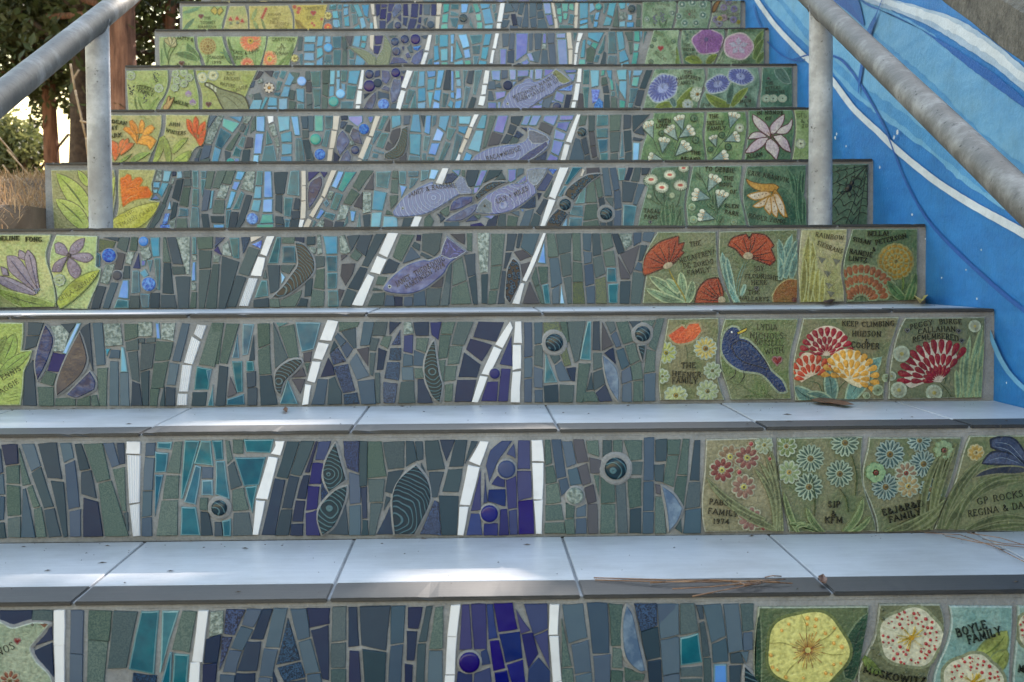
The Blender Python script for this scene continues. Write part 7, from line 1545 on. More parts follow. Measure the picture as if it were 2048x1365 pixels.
t.daisy(690, 405, 68, 11, (.74, .76, .70), (.62, .44, .18), w=.28); t.daisy(590, 510, 46, 9, (.62, .66, .70), (.30, .34, .34), w=.3)
t.text([('THE', 552, 196, 632, 192, 32), ('MAUBERRET', 470, 272, 718, 272, 34, -28), ('FAMILY', 486, 316, 655, 304, 34, -8)])
t = PicTile(7, B7, [(797, 135), (1310, 131), (1326, 220), (1330, 320), (1310, 430), (1294, 520), (706, 527), (730, 440), (770, 360), (792, 250)], (.24, .38, .32), (.48, .60, .54), cut=520)
t.blades([(1020, 525, 770, 395, 90, -26), (1040, 525, 1210, 335, 70, -10)], (.42, .50, .16), vein=(.28, .36, .1), rim=(.56, .62, .42), name='leaf'); t.blades([(1010, 500, 1050, 290, 60, -4)], (.20, .38, .34), rim=(.44, .56, .5), name='leaf')
trumpet(t, 900, 300, 130, 84, -.38); trumpet(t, 1130, 222, 130, 80, .18)
t.text([('MOM', 1125, 495, 1235, 492, 34), ('FOR', 742, 530, 822, 530, 30), ('&', 1170, 530, 1196, 530, 30)]); t.heart([(1185, 434, 12)], (.1, .1, .1))
t = PicTile(7, B7, [(1356, 130), (1660, 125), (1664, 320), (1665, 512), (1330, 518), (1336, 420), (1345, 300)], (.20, .38, .32), (.34, .50, .42), cut=515)
r = t.rel(); t.shape(r, [(1480, 150), (1550, 135), (1600, 190), (1645, 290), (1580, 290), (1500, 220)], (.36, .50, .46), (.26, .40, .36), rim=(.52, .62, .58), rimw=4)
for q in ([(1500, 160), (1560, 220), (1620, 280)], [(1540, 145), (1580, 200), (1630, 280)], [(1490, 190), (1550, 250)]): t.line(r, q, 6, (.14, .26, .24))
r.build('butterfly')
for x in (1395, 1465, 1560): t.daisy(x, 448, 34, 6, (.62, .70, .62), (.16, .22, .2), w=.5, sq=.7)
t.stems([[(1395, 470), (1410, 515)], [(1465, 470), (1440, 515)], [(1560, 470), (1540, 515)]], (.16, .28, .24), 6)
t.text([('THE', 1392, 312, 1470, 302, 32), ('PETERS-', 1388, 360, 1560, 346, 30), ('BROWNS', 1388, 402, 1580, 396, 32)]); t.heart([(1415, 243, 13)], (.1, .1, .1))
# eighth riser
D8 = (290, 0, 4.995)
t = PicTile(8, D8, [(142, 370), (490, 365), (500, 450), (520, 540), (582, 662), (150, 665), (142, 500)], (.50, .60, .36), (.60, .66, .44), cut=660)
t.blades([(540, 600, 420, 430, 90, -20), (520, 600, 300, 540, 70, 16), (230, 600, 190, 400, 26, -8), (170, 640, 165, 480, 24, 0)], (.32, .46, .26), vein=(.2, .32, .16), rim=(.54, .64, .44), name='leaf')
lily(t, [[(260, 470), (205, 420), (200, 390), (240, 400)], [(260, 470), (230, 380), (250, 365), (275, 430)], [(262, 465), (290, 375), (310, 400), (290, 450)], [(262, 475), (310, 420), (312, 460)]], (.72, .70, .54), (.66, .62, .44), (.44, .44, .30), 'flower')
t.stems([[(260, 480), (230, 540), (235, 660)], [(330, 440), (260, 540), (235, 640)]], (.30, .42, .22), 6); t.heart([(368, 635, 28)], (.32, .14, .12))
t.text([('PATTY &', 320, 398, 480, 420, 30, -8), ('& ALL', 315, 662, 455, 662, 26)], (.2, .26, .16))
t = PicTile(8, D8, [(520, 366), (775, 364), (788, 440), (820, 520), (890, 662), (612, 664), (575, 580), (530, 480)], (.54, .64, .38), (.62, .68, .46), cut=660)
t.petals(628, 465, t.rings_of([(15, 50, 76, 22, 0), (10, 20, 52, 20, .4)]), (.60, .48, .26), rim=(.66, .60, .38), core=(16, (.5, .38, .2))); t.stems([[(630, 530), (612, 660)], [(640, 530), (625, 660)]], (.34, .44, .24), 7)
t.blades([(860, 640, 780, 480, 40, -6), (800, 540, 740, 520, 20, 0)], (.36, .50, .34), name='leaf')
t.text([('YAGODKA', 640, 590, 815, 588, 28), ('1999', 668, 640, 762, 640, 28)], (.2, .26, .16))
t = PicTile(8, D8, [(806, 366), (1215, 364), (1206, 450), (1180, 560), (1140, 662), (912, 664), (870, 560), (830, 470)], (.50, .61, .36), (.60, .68, .46), cut=660)
t.daisy(1055, 412, 98, 17, (.84, .46, .32), (.82, .66, .24), rim=(.80, .62, .42), w=.40, inner=.3); t.daisy(1022, 645, 56, 11, (.82, .40, .30), (.78, .5, .24), rim=(.8, .6, .42), w=.4)
t.stems([[(1100, 500), (1105, 660)], [(1075, 500), (1080, 640)]], (.32, .44, .24), 6); t.blades([(900, 640, 830, 400, 40, 0), (860, 520, 830, 380, 26, 0)], (.40, .54, .30), vein=(.26, .4, .2), name='leaf')
t.text([('PEACE & LOVE', 860, 520, 1135, 508, 32, 34), ('ERIC 32', 885, 598, 1028, 592, 30)], (.2, .26, .16))
t = PicTile(8, D8, [(1230, 366), (1530, 366), (1514, 440), (1490, 500), (1460, 570), (1440, 662), (1166, 664), (1190, 560), (1212, 470)], (.52, .61, .36), (.62, .68, .46), cut=660)
t.daisy(1245, 592, 66, 15, (.84, .48, .34), (.84, .70, .26), rim=(.80, .64, .44), w=.4, inner=.36, sq=1.15); t.blades([(1400, 660, 1480, 430, 44, 10), (1330, 660, 1420, 560, 30, 0)], (.46, .58, .32), vein=(.3, .42, .2), name='leaf')
t.text([('GRATITUDE', 1268, 415, 1500, 418, 32, -6), ('&', 1352, 465, 1384, 465, 28), ('JOY', 1318, 505, 1402, 505, 30), ('OVRAM', 1280, 552, 1432, 552, 32)], (.2, .26, .16))
F8 = (1260, 0, 5.389)
t = PicTile(8, F8, [(256, 328), (535, 324), (524, 400), (516, 480), (535, 590), (558, 690), (152, 697), (180, 590), (218, 470)], (.40, .52, .38), (.58, .66, .54), cut=690)
t.heart([(330, 522, 32)], (.62, .12, .14)); t.dots([(262, 430, 20), (235, 500, 18), (225, 670, 22), (465, 450, 20)], (.40, .50, .40), rim=(.24, .34, .26), hole=(.2, .28, .22), name='seed_head')
t.blades([(520, 690, 500, 500, 30, 0), (495, 690, 520, 600, 30, 0)], (.40, .50, .22), name='leaf')
t.text([('ROTH', 265, 360, 360, 400, 34), ('KAVALER', 360, 425, 460, 610, 34, 0), ('QUEENS', 255, 570, 380, 670, 34)], (.30, .38, .28))
t = PicTile(8, F8, [(560, 325), (1015, 316), (1022, 390), (1000, 470), (950, 570), (890, 692), (586, 694), (552, 560), (546, 440)], (.26, .40, .32), (.52, .62, .52), cut=690)
t.blades([(770, 690, 585, 640, 90, 20), (830, 690, 945, 590, 70, -10)], (.42, .50, .16), vein=(.28, .36, .1), rim=(.56, .62, .42), name='leaf'); t.stems([[(805, 560), (800, 690)], [(820, 560), (812, 680)]], (.24, .42, .38), 14)
r = t.rel(); cx, cy = 838, 452; pts = []
for i in range(30):
    a = 2*math.pi*i/30; q = 1+.06*math.cos(5*a+2.2); pts.append((cx+158*q*math.cos(a), cy+130*q*math.sin(a)))
t.shape(r, pts, (.56, .36, .60), (.50, .30, .54), rim=(.72, .64, .70), rimw=6, dome=.0008); t.lvl += 10
for a in range(0, 360, 24): t.line(r, [(cx-20, cy-24), (cx-20+100*math.cos(math.radians(a)), cy-20+86*math.sin(math.radians(a)))], 6, (.42, .24, .48))
t.line(r, [(cx-16, cy+10), (cx-12, cy+70), (cx-20, cy+124)], 9, (.72, .56, .74)); r.add(t.W(ell(cx-18, cy-24, 26, 26, 12)), t.th, t.h(), A(.36, .30, .48)); r.build('purple_flower')
t.dots([(610, 380, 18), (610, 420, 18), (650, 350, 18), (590, 345, 14)], (.30, .42, .36), rim=(.48, .58, .5), hole=(.2, .3, .26), name='bud')
t.text([('THE', 572, 505, 650, 505, 30), ('GREEN', 570, 552, 690, 552, 30), ('FAMILY', 585, 602, 730, 602, 30)], (.22, .32, .24))
t = PicTile(8, F8, [(1056, 315), (1450, 302), (1447, 480), (1445, 682), (906, 692), (960, 600), (1010, 520), (1042, 420)], (.27, .40, .29), (.48, .58, .46), cut=690)
t.blades([(1330, 560, 1440, 330, 60, -10), (1340, 640, 1440, 420, 60, -10), (1370, 680, 1445, 560, 50, 0)], (.38, .50, .24), vein=(.22, .34, .14), rim=(.54, .62, .4), name='leaf'); t.blades([(930, 690, 1000, 550, 22, 0), (960, 690, 1010, 590, 18, 0), (990, 690, 1020, 620, 16, 0)], (.60, .66, .54), name='grass_blades')
r = t.rel(); cx, cy = 1168, 502; pts = []
for i in range(30):
    a = 2*math.pi*i/30; q = 1+.03*math.cos(5*a); pts.append((cx+150*q*math.cos(a), cy+134*q*math.sin(a)))
t.shape(r, pts, (.68, .52, .64), (.72, .56, .66), rim=(.78, .72, .72), rimw=7, dome=.0006); t.lvl += 8
for i in range(5):
    a = 2*math.pi*i/5-1.57; t.shape(r, [(cx, cy), (cx+70*math.cos(a-.5), cy+66*math.sin(a-.5)), (cx+112*math.cos(a), cy+100*math.sin(a)), (cx+70*math.cos(a+.5), cy+66*math.sin(a+.5))], (.68, .66, .74))
    t.line(r, [(cx, cy), (cx+120*math.cos(a), cy+108*math.sin(a))], 7, (.82, .80, .82))
r.build('pink_flower'); t.text([('SF HOMIES', 1090, 348, 1325, 335, 28), ('TO WADEN', 1100, 692, 1290, 672, 30, 8)], (.24, .34, .26))
# ninth riser
YE, YE2 = (.66, .62, .34), (.72, .66, .42)
t = PicTile(9, D8, [(372, 65), (820, 60), (800, 150), (775, 230), (764, 306), (372, 308)], (.52, .63, .40), (.62, .66, .42), cut=300)
t.blades([(380, 130, 560, 70, 40, 8), (390, 300, 500, 180, 46, 0), (420, 120, 540, 100, 20, 0)], (.40, .58, .44), vein=(.26, .42, .3), name='leaf'); t.heart([(560, 165, 26)], (.42, .18, .16))
lily(t, [[(660, 110), (690, 70), (730, 110), (700, 150)], [(720, 110), (760, 75), (780, 110), (740, 155)]], (.72, .64, .30), (.66, .58, .26), (.40, .42, .2), 'yellow_butterfly')
t.text([('THE', 590, 198, 660, 196, 28), ('TOOMEY', 555, 245, 705, 240, 30), ('HANNAH', 530, 285, 712, 284, 28)], (.26, .32, .18))
t = PicTile(9, D8, [(846, 62), (1000, 60), (1022, 140), (1032, 220), (1030, 306), (776, 308), (800, 220), (822, 140)], (.70, .65, .44), (.62, .64, .42), cut=300)
for x, y in ((855, 195), (920, 188), (972, 215)): lily(t, [[(x-22, y+14), (x-10, y-12), (x, y-26), (x+12, y-10), (x+22, y+14)]], (.68, .22, .20), (.6, .16, .18), (.74, .62, .44), 'bell_flower')
t.dots([(855, 235, 14), (925, 232, 16)], (.50, .52, .44), name='bud')
t = PicTile(9, D8, [(1036, 60), (1432, 56), (1462, 120), (1478, 200), (1478, 306), (1042, 308), (1042, 200)], YE, YE2, cut=300)
for i in range(5): t.dots([(1170+i*10, 180-i*22, 15)], (.72, .32, .26), rim=(.74, .6, .42), name='flower_bell')
t.blades([(1200, 300, 1160, 180, 30, 0), (1130, 300, 1080, 200, 40, 0), (1070, 200, 1120, 80, 40, 0)], (.56, .62, .40), vein=(.42, .48, .28), name='leaf')
t.text([('ROSANA', 1230, 162, 1358, 158, 28), ('AND', 1270, 205, 1335, 205, 26), ('RODRIGUEZ', 1248, 235, 1432, 262, 28), ('MUNOZ', 1290, 278, 1420, 300, 28)], (.46, .42, .22))
t = PicTile(9, D8, [(1466, 50), (1824, 46), (1806, 120), (1785, 220), (1762, 306), (1490, 308), (1494, 200), (1484, 120)], (.72, .64, .30), (.66, .60, .30), cut=300)
t.heart([(1682, 132, 28)], (.66, .16, .14)); t.dots([(1495, 72, 22), (1540, 90, 22), (1530, 125, 20), (1765, 195, 15), (1670, 235, 14), (1690, 255, 14)], (.70, .34, .26), rim=(.76, .64, .36), name='flower_bud')
t.blades([(1560, 306, 1500, 190, 60, 10), (1620, 306, 1520, 200, 40, -16)], (.62, .52, .22), vein=(.44, .36, .14), name='leaf')
t.text([('LAWRENCE', 1598, 102, 1784, 96, 30), ('ERIC', 1618, 196, 1705, 194, 30)], (.44, .40, .18))
t = PicTile(9, F8, [(136, 24), (500, 10), (498, 100), (480, 190), (450, 290), (130, 294)], (.32, .46, .34), (.56, .64, .54), cut=285)
t.dots([(182, 212, 24), (458, 145, 26)], (.40, .50, .46), rim=(.54, .62, .56), hole=(.74, .78, .74), name='seed_head'); grapes(t, 265, 215, 9, (.40, .40, .50), 10); grapes(t, 355, 195, 9, (.40, .40, .50), 10); t.blades([(330, 290, 310, 210, 20, 0), (370, 290, 400, 200, 20, 0), (270, 290, 250, 230, 16, 0)], (.20, .34, .24), name='leaf')
t.text([('THE HORGAN', 180, 72, 425, 76, 34, -22), ('FAMILY', 240, 122, 380, 122, 32), ('2024', 270, 162, 350, 162, 30)], (.46, .52, .46))
t = PicTile(9, F8, [(520, 14), (865, 10), (874, 100), (862, 190), (832, 285), (470, 292), (510, 190), (522, 100)], (.38, .50, .40), (.50, .60, .50), cut=280)
t.dots([(560, 50, 34), (672, 30, 34), (785, 50, 36), (525, 180, 30), (590, 250, 32), (710, 250, 30), (785, 165, 32)], (.36, .48, .44), rim=(.56, .66, .60), hole=(.76, .80, .76), name='seed_head')
t.text([('MAYA', 600, 140, 705, 138, 30), ('LOVE', 612, 200, 708, 196, 30)], (.40, .34, .28)); t.heart([(640, 155, 10)], (.44, .22, .16))
t = PicTile(9, F8, [(888, 10), (1196, 5), (1194, 130), (1190, 275), (852, 284), (880, 190), (892, 100)], (.46, .54, .46), (.56, .60, .54), cut=275)
for x, y, c in ((1010, 85, (.50, .46, .58)), (1120, 100, (.46, .44, .58)), (1115, 215, (.46, .44, .58)), (1010, 195, (.58, .50, .54)), (925, 215, (.48, .46, .56)), (1060, 20, (.52, .48, .58)), (960, 260, (.5, .5, .56))): t.daisy(x, y, 42, 12, c, (.56, .46, .50), rim=None, w=.5)
t.daisy(965, 205, 34, 8, (.62, .60, .26), (.6, .52, .2), rim=None); t.daisy(1170, 240, 26, 8, (.60, .58, .26), (.6, .52, .2), rim=None)
r = t.rel(); t.shape(r, [(890, 130), (900, 70), (935, 25), (970, 12), (945, 60), (915, 120)], (.48, .32, .18), (.54, .38, .2), rim=(.3, .2, .12)); r.build('leaf')
t.text([('FAMILIA', 1000, 50, 1150, 38, 28), ('GOMEZ', 930, 140, 1060, 140, 28), ('MORENO', 1035, 170, 1170, 168, 26)], (.62, .64, .60)); t.heart([(1058, 208, 9)], (.1, .1, .12))
# small flower tiles set among the mosaic
def flower_tile(k, crop, cx, cy, R, bg, pet, ctr, n, rim):
    t = PicTile(k, crop, ell(cx, cy, R, R, 14), bg, name='flower_disc', coll=False)
    t.daisy(cx, cy, R*.92, n, pet, ctr, rim=rim, w=.36, inner=.28)
flower_tile(7, Y7, 1540, 330, 60, (.16, .15, .17), (.80, .74, .68), (.86, .60, .28), 8, None)
flower_tile(8, D8, 1495, 585, 42, (.62, .58, .36), (.78, .74, .48), (.70, .62, .34), 7, (.50, .46, .26))
flower_tile(9, D8, 1828, 160, 42, (.62, .58, .34), (.76, .70, .44), (.70, .60, .30), 7, (.50, .46, .26))
flower_tile(9, D8, 1828, 275, 42, (.66, .20, .14), (.80, .34, .22), (.90, .72, .28), 8, (.84, .52, .3))
for k in range(1, NST+1): riser_panel(k)

# ------------------------------------------------------------------ landing, hillside
bm = box(-1.6, XW-.003, -3.2, -.0025, -.25, -.0, .004, 1)
put('landing', bm_mesh('landing', bm, [M['path']]), kind='structure')
P_TOP = on_x(2048, 122, XW); P_TOP2 = on_x(1890, 2, XW)
SLOPE = (P_TOP2.z-P_TOP.z)/(P_TOP2.y-P_TOP.y)
def paint_top(y): return P_TOP.z+SLOPE*(y-P_TOP.y)
CAPH = .085
from mathutils import noise as mn
def ground_z(x, y):
    L = min(.417*y-.07, .665+.02*math.tanh((y-2)*.6))
    if y < .1: L = min(L, -.05)
    nz = mn.noise(Vector((x*1.3, y*1.3, 0)))*.05+mn.noise(Vector((x*5, y*5, 3)))*.018
    if x < -.893:
        m = .10*math.exp(-((y-2.75)/.55)**2-((x+1.35)/.8)**2)
        f = max(0, y-14); return L+nz*(1 if y > .6 else .3)+m+.0*f
    if x > 1.04:
        d = x-1.04
        return min(paint_top(max(-.9, min(y, 9)))+CAPH-.012+.62*d, 7+.1*d)+nz*min(1, d*4)
    return min(L, .417*y)-.25
xs = [-160, -90, -50, -30, -20, -14, -10]+[-8+.25*i for i in range(29)]+[-2.6+.08*i for i in range(21)]+[-.98, -.94, -.895, -.88, -.5, 0, .5, 1.03, 1.045, 1.12]+[1.2+.2*i for i in range(15)]+[5, 7, 10, 16, 30, 60, 160]
ys = [-80, -40, -20, -10, -6, -4, -3]+[-2.5+.16*i for i in range(20)]+[.7+.07*i for i in range(45)]+[3.86+.16*i for i in range(35)]+[10, 11, 12.5, 14, 17, 20, 26, 35, 50, 80, 130, 220]
xs = sorted(set(round(v, 3) for v in xs))
vs = [(x, y, ground_z(x, y)) for y in ys for x in xs]; nx = len(xs)
fs = [(j*nx+i, j*nx+i+1, (j+1)*nx+i+1, (j+1)*nx+i) for j in range(len(ys)-1) for i in range(nx-1)]
mi = [1 if vs[q[0]][1] < -.3 else 0 for q in fs]                # level paved street in front of the stairs
put('hillside', mesh_of('hillside', vs, fs, [M['soil'], M['path']], mi, smooth=True), kind='structure')

# ------------------------------------------------------------------ mural wall
wall = bpy.data.objects.new('mural_wall', None); COL.objects.link(wall)
wall.location = (XW, 0, 0)
wall['label'] = 'blue painted retaining wall with white and pale blue wave stripes'; wall['category'] = 'wall'
Y0, Y1 = -1.6, 6.5
n = 60; vs, fs = [], []
for i in range(n+1):
    y = Y0+(Y1-Y0)*i/n; zt = paint_top(y)+CAPH+mn.noise(Vector((y*4, 0, 0)))*.006
    for x, z in ((0, -.3), (0, zt-.012), (.012, zt), (.2, zt+.006), (.2, -.3)): vs.append((x, y, z))
for i in range(n):
    for j in range(4): fs.append((i*5+j, i*5+j+1, (i+1)*5+j+1, (i+1)*5+j))
fs += [(0, 1, 2, 3, 4), tuple(n*5+j for j in (4, 3, 2, 1, 0))]
put('concrete_body', mesh_of('concrete_body', vs, fs, [M['conc']]), wall)
LV = [0]
def painted(name, pts_yz, m, jit=.0, label=None):
    LV[0] += 1
    d = .0006+.0005*LV[0]
    pts = []
    for i in range(len(pts_yz)):
        a, b = pts_yz[i], pts_yz[(i+1) % len(pts_yz)]
        L = math.hypot(b[0]-a[0], b[1]-a[1]); k = max(1, min(60, int(L/.03))) if jit else 1
        for q in range(k):
            t = q/k; pts.append((a[0]+(b[0]-a[0])*t+random.uniform(-jit, jit), a[1]+(b[1]-a[1])*t+random.uniform(-jit, jit)))
    me = mesh_of(name, [(-d, y, z) for y, z in pts], [tuple(range(len(pts)))], [M[m]])
    return put(name, me, wall, label=label)
def wpx(pts): return [(p.y, p.z) for p in (on_x(x, y, XW) for x, y in pts)]
def spline2(p, it=3):
    for _ in range(it):
        q = [p[0]]
        for i in range(len(p)-1):
            a = p[max(0, i-1)]; b = p[i]; c = p[i+1]; d = p[min(len(p)-1, i+2)]
            q.append(tuple((-a[j]+9*b[j]+9*c[j]-d[j])/16 for j in (0, 1))); q.append(c)
        p = q
    return p
def band(name, up, lo, m, jit=.0008, label=None):
    painted(name, wpx(spline2(up)+spline2(lo)[::-1]), m, jit, label)
def ribbon(name, pts, ws, m, label=None):
    ws = [w*(.72 if m == 'line' else 1) for w in ws]; p = spline2(pts); n = len(p); U, L = [], []
    for i, (x, y) in enumerate(p):
        a, b = p[max(0, i-1)], p[min(n-1, i+1)]; d = Vector((b[0]-a[0], b[1]-a[1])).normalized()
        t = i/(n-1)*(len(ws)-1); k = min(int(t), len(ws)-2); w = ws[k]+(ws[k+1]-ws[k])*(t-k)
        U.append((x-d.y*w/2, y+d.x*w/2)); L.append((x+d.y*w/2, y-d.x*w/2))
    painted(name, wpx(U+L[::-1]), m, .0004, label)
painted('painted_field', [(Y0+.02, -.28), (Y1-.02, -.28), (Y1-.02, paint_top(Y1)), (Y0+.02, paint_top(Y0))], 'blue', .003)
# pale water between the two white waves
band('painted_water', [(1515, -30), (1560, 5), (1600, 20), (1735, -2), (1790, 26), (1860, 64), (1930, 122), (1990, 168), (2050, 214), (2150, 300)],
     [(1515, -25), (1545, 22), (1612, 88), (1660, 135), (1694, 178), (1730, 208), (1773, 242), (1866, 310), (1924, 362), (2010, 418), (2060, 446), (2150, 500)], 'lblue', .002)
band('painted_water', [(1560, -30), (1625, -20), (1680, 30), (1740, 60), (1800, 110), (1870, 170), (1960, 260), (2050, 330), (2150, 400)],
     [(1545, -20), (1600, 60), (1680, 148), (1740, 205), (1800, 248), (1890, 318), (1960, 376), (2050, 428), (2150, 480)], 'lblue2', .003)
band('painted_water', [(1570, -28), (1630, -5), (1680, 60), (1740, 95), (1800, 140), (1870, 200), (1960, 290), (2050, 360), (2150, 430)],
     [(1555, -15), (1610, 50), (1680, 128), (1740, 180), (1800, 220), (1890, 290), (1960, 340), (2050, 396), (2150, 455)], 'lblue', .003)
band('painted_wave', [(1712, -6), (1760, 18), (1804, 40), (1873, 74), (1924, 104), (1993, 148), (2050, 196), (2150, 280)],
     [(1740, 14), (1787, 30), (1855, 66), (1924, 122), (1986, 168), (2050, 216), (2150, 302)], 'dblue', .001)
band('painted_wave', [(1752, -10), (1800, 2), (1855, 17), (1924, 41), (1993, 86), (2050, 134), (2150, 220)],
     [(1722, -2), (1765, 14), (1804, 27), (1873, 58), (1924, 90), (1993, 134), (2050, 181), (2150, 266)], 'wpaint2', .001, 'wide pale blue wave band near the top of the wall')
band('painted_wave', [(1760, -6), (1810, 8), (1860, 24), (1926, 52), (1994, 98), (2050, 146), (2150, 232)],
     [(1745, -2), (1800, 18), (1866, 44), (1924, 74), (1993, 118), (2050, 166), (2150, 250)], 'wpaint', .002)
band('painted_blade', [(1650, -20), (1690, -4), (1712, 16), (1728, 46)], [(1640, -20), (1676, 6), (1702, 26), (1731, 52)], 'line')
band('painted_blade', [(1690, -20), (1716, -6), (1726, 16), (1733, 50)], [(1664, -20), (1694, 0), (1714, 22), (1731, 52)], 'dblue')
ribbon('painted_stripe', [(1500, -30), (1517, 0), (1535, 26), (1557, 55), (1590, 90), (1612, 112), (1640, 135), (1668, 160), (1711, 217), (1759, 262), (1800, 301), (1873, 360), (1941, 404), (2000, 437), (2048, 463), (2150, 520)], [9, 9, 10, 11, 11, 12, 13, 15, 17, 20], 'wpaint', 'white wave stripe sweeping down behind the handrail post')
ribbon('painted_line', [(1590, 120), (1630, 108), (1668, 112), (1694, 126), (1728, 172), (1766, 238), (1787, 286), (1807, 341), (1835, 399), (1868, 449), (1916, 500), (1990, 568), (2048, 616), (2150, 690)], [2, 6, 7, 6, 4, 4, 6, 10, 12, 12], 'line')
ribbon('painted_line', [(1520, 60), (1545, 90), (1570, 112), (1600, 122), (1615, 118)], [2, 3, 3, 2], 'line')
ribbon('painted_line', [(1511, 10), (1520, 40), (1530, 60)], [2, 3, 1], 'line')
ribbon('painted_blade', [(1771, 0), (1760, 28), (1754, 42), (1745, 64), (1734, 110), (1727, 150), (1723, 188)], [1.5, 2, 7, 10, 4, 6, 1], 'dblue')
ribbon('painted_line', [(1985, 650), (1996, 686), (2017, 730), (2048, 768), (2120, 830)], [4, 9, 9, 9, 10], 'lblue', 'pale blue painted line by the third step')
LV[0] += 1
for px, py, w_ in ((1678, 276, 5), (1681, 268, 4), (1768, 335, 4), (1803, 265, 8), (1797, 275, 6), (1833, 430, 4), (1860, 478, 3), (1893, 556, 3), (1942, 540, 3), (1964, 598, 4), (1973, 500, 3), (2024, 766, 3), (1700, 293, 3), (1972, 620, 3)):
    r = random.Random(px); q = [(px+w_*.4*math.cos(a)*r.uniform(.5, 1.2), py+w_*.8*math.sin(a)*r.uniform(.5, 1.2)) for a in (0, .9, 1.8, 2.7, 3.6, 4.5, 5.4)]
    painted('paint_chip', wpx(q), 'wpaint'); LV[0] -= 1

# ------------------------------------------------------------------ handrails
def pipe_mesh(name, a, b, R, n=24, segs=40, seed=0):
    a, b = Vector(a), Vector(b); d = (b-a).normalized(); u = d.cross(Vector((0, 0, 1)))
    if u.length < .01: u = Vector((1, 0, 0))
    u.normalize(); v = u.cross(d); vs, fs = [], []
    for i in range(segs+1):
        c = a.lerp(b, i/segs)
        for j in range(n):
            t = 2*math.pi*j/n; q = R*(1+.006*mn.noise(Vector((c.x*9+math.cos(t), c.y*9+seed, c.z*9+math.sin(t)))))
            vs.append(tuple(c+u*q*math.cos(t)+v*q*math.sin(t)))
    for i in range(segs):
        for j in range(n):
            fs.append((i*n+j, i*n+(j+1) % n, (i+1)*n+(j+1) % n, (i+1)*n+j))
    fs.append(tuple(range(n))[::-1]); fs.append(tuple(segs*n+j for j in range(n)))
    return vs, fs
def handrail(px_post, rail_px, label):
    yp = YK[4]+.17
    p = on_y(px_post, 300, yp); xr = p.x
    A0, B0 = on_x(rail_px[0][0], rail_px[0][1], xr), on_x(rail_px[1][0], rail_px[1][1], xr)
    s = (B0.z-A0.z)/(B0.y-A0.y)
    zr = lambda y: A0.z+s*(y-A0.y)
    root = bpy.data.objects.new('handrail', None); COL.objects.link(root); root.location = (xr, yp, ZK[4])
    root['label'] = label; root['category'] = 'handrail'; root['group'] = 'handrails of the staircase'
    def local(vs): return [(x-xr, y-yp, z-ZK[4]) for x, y, z in vs]
    vs, fs = pipe_mesh('rail', (xr, -1.05, zr(-1.05)), (xr, 5.2, zr(5.2)), .0242, 28, 90)
    put('rail', mesh_of('rail', local(vs), fs, [M['pipe']], smooth=True), root)
    vs, fs = pipe_mesh('post', (xr, yp, ZK[4]-.05), (xr, yp, zr(yp)-.004), .0238, 28, 30, 5)
    put('post', mesh_of('post', local(vs), fs, [M['post']], smooth=True), root)
    # weld bead where the post meets the rail
    vs, fs = [], []; n = 28
    for i in range(n):
        t = 2*math.pi*i/n; x = .0245*math.cos(t); y = .0245*math.sin(t)
        zc = zr(yp+y)-math.sqrt(max(0, .0242**2-x*x))*math.sqrt(1+s*s) if abs(x) < .0242 else zr(yp+y)
        for j in range(6):
            q = 2*math.pi*j/6; rr = .0032*(1+.3*math.sin(i*2.1))
            vs.append((x*(1+rr*math.cos(q)/.0245), y*(1+rr*math.cos(q)/.0245), zc-ZK[4]+rr*math.sin(q)))
    for i in range(n):
        for j in range(6): fs.append((i*6+j, i*6+(j+1) % 6, ((i+1) % n)*6+(j+1) % 6, ((i+1) % n)*6+j))
    put('weld_bead', mesh_of('weld_bead', vs, fs, [M['pipe']], smooth=True), root)
    return xr
handrail(1641, ((2048, 402), (1652, 22)), 'grey galvanised pipe handrail on the right, in front of the blue wall')
handrail(199, ((0, 197), (215, 24)), 'grey galvanised pipe handrail on the left, its post edge catching the sun')

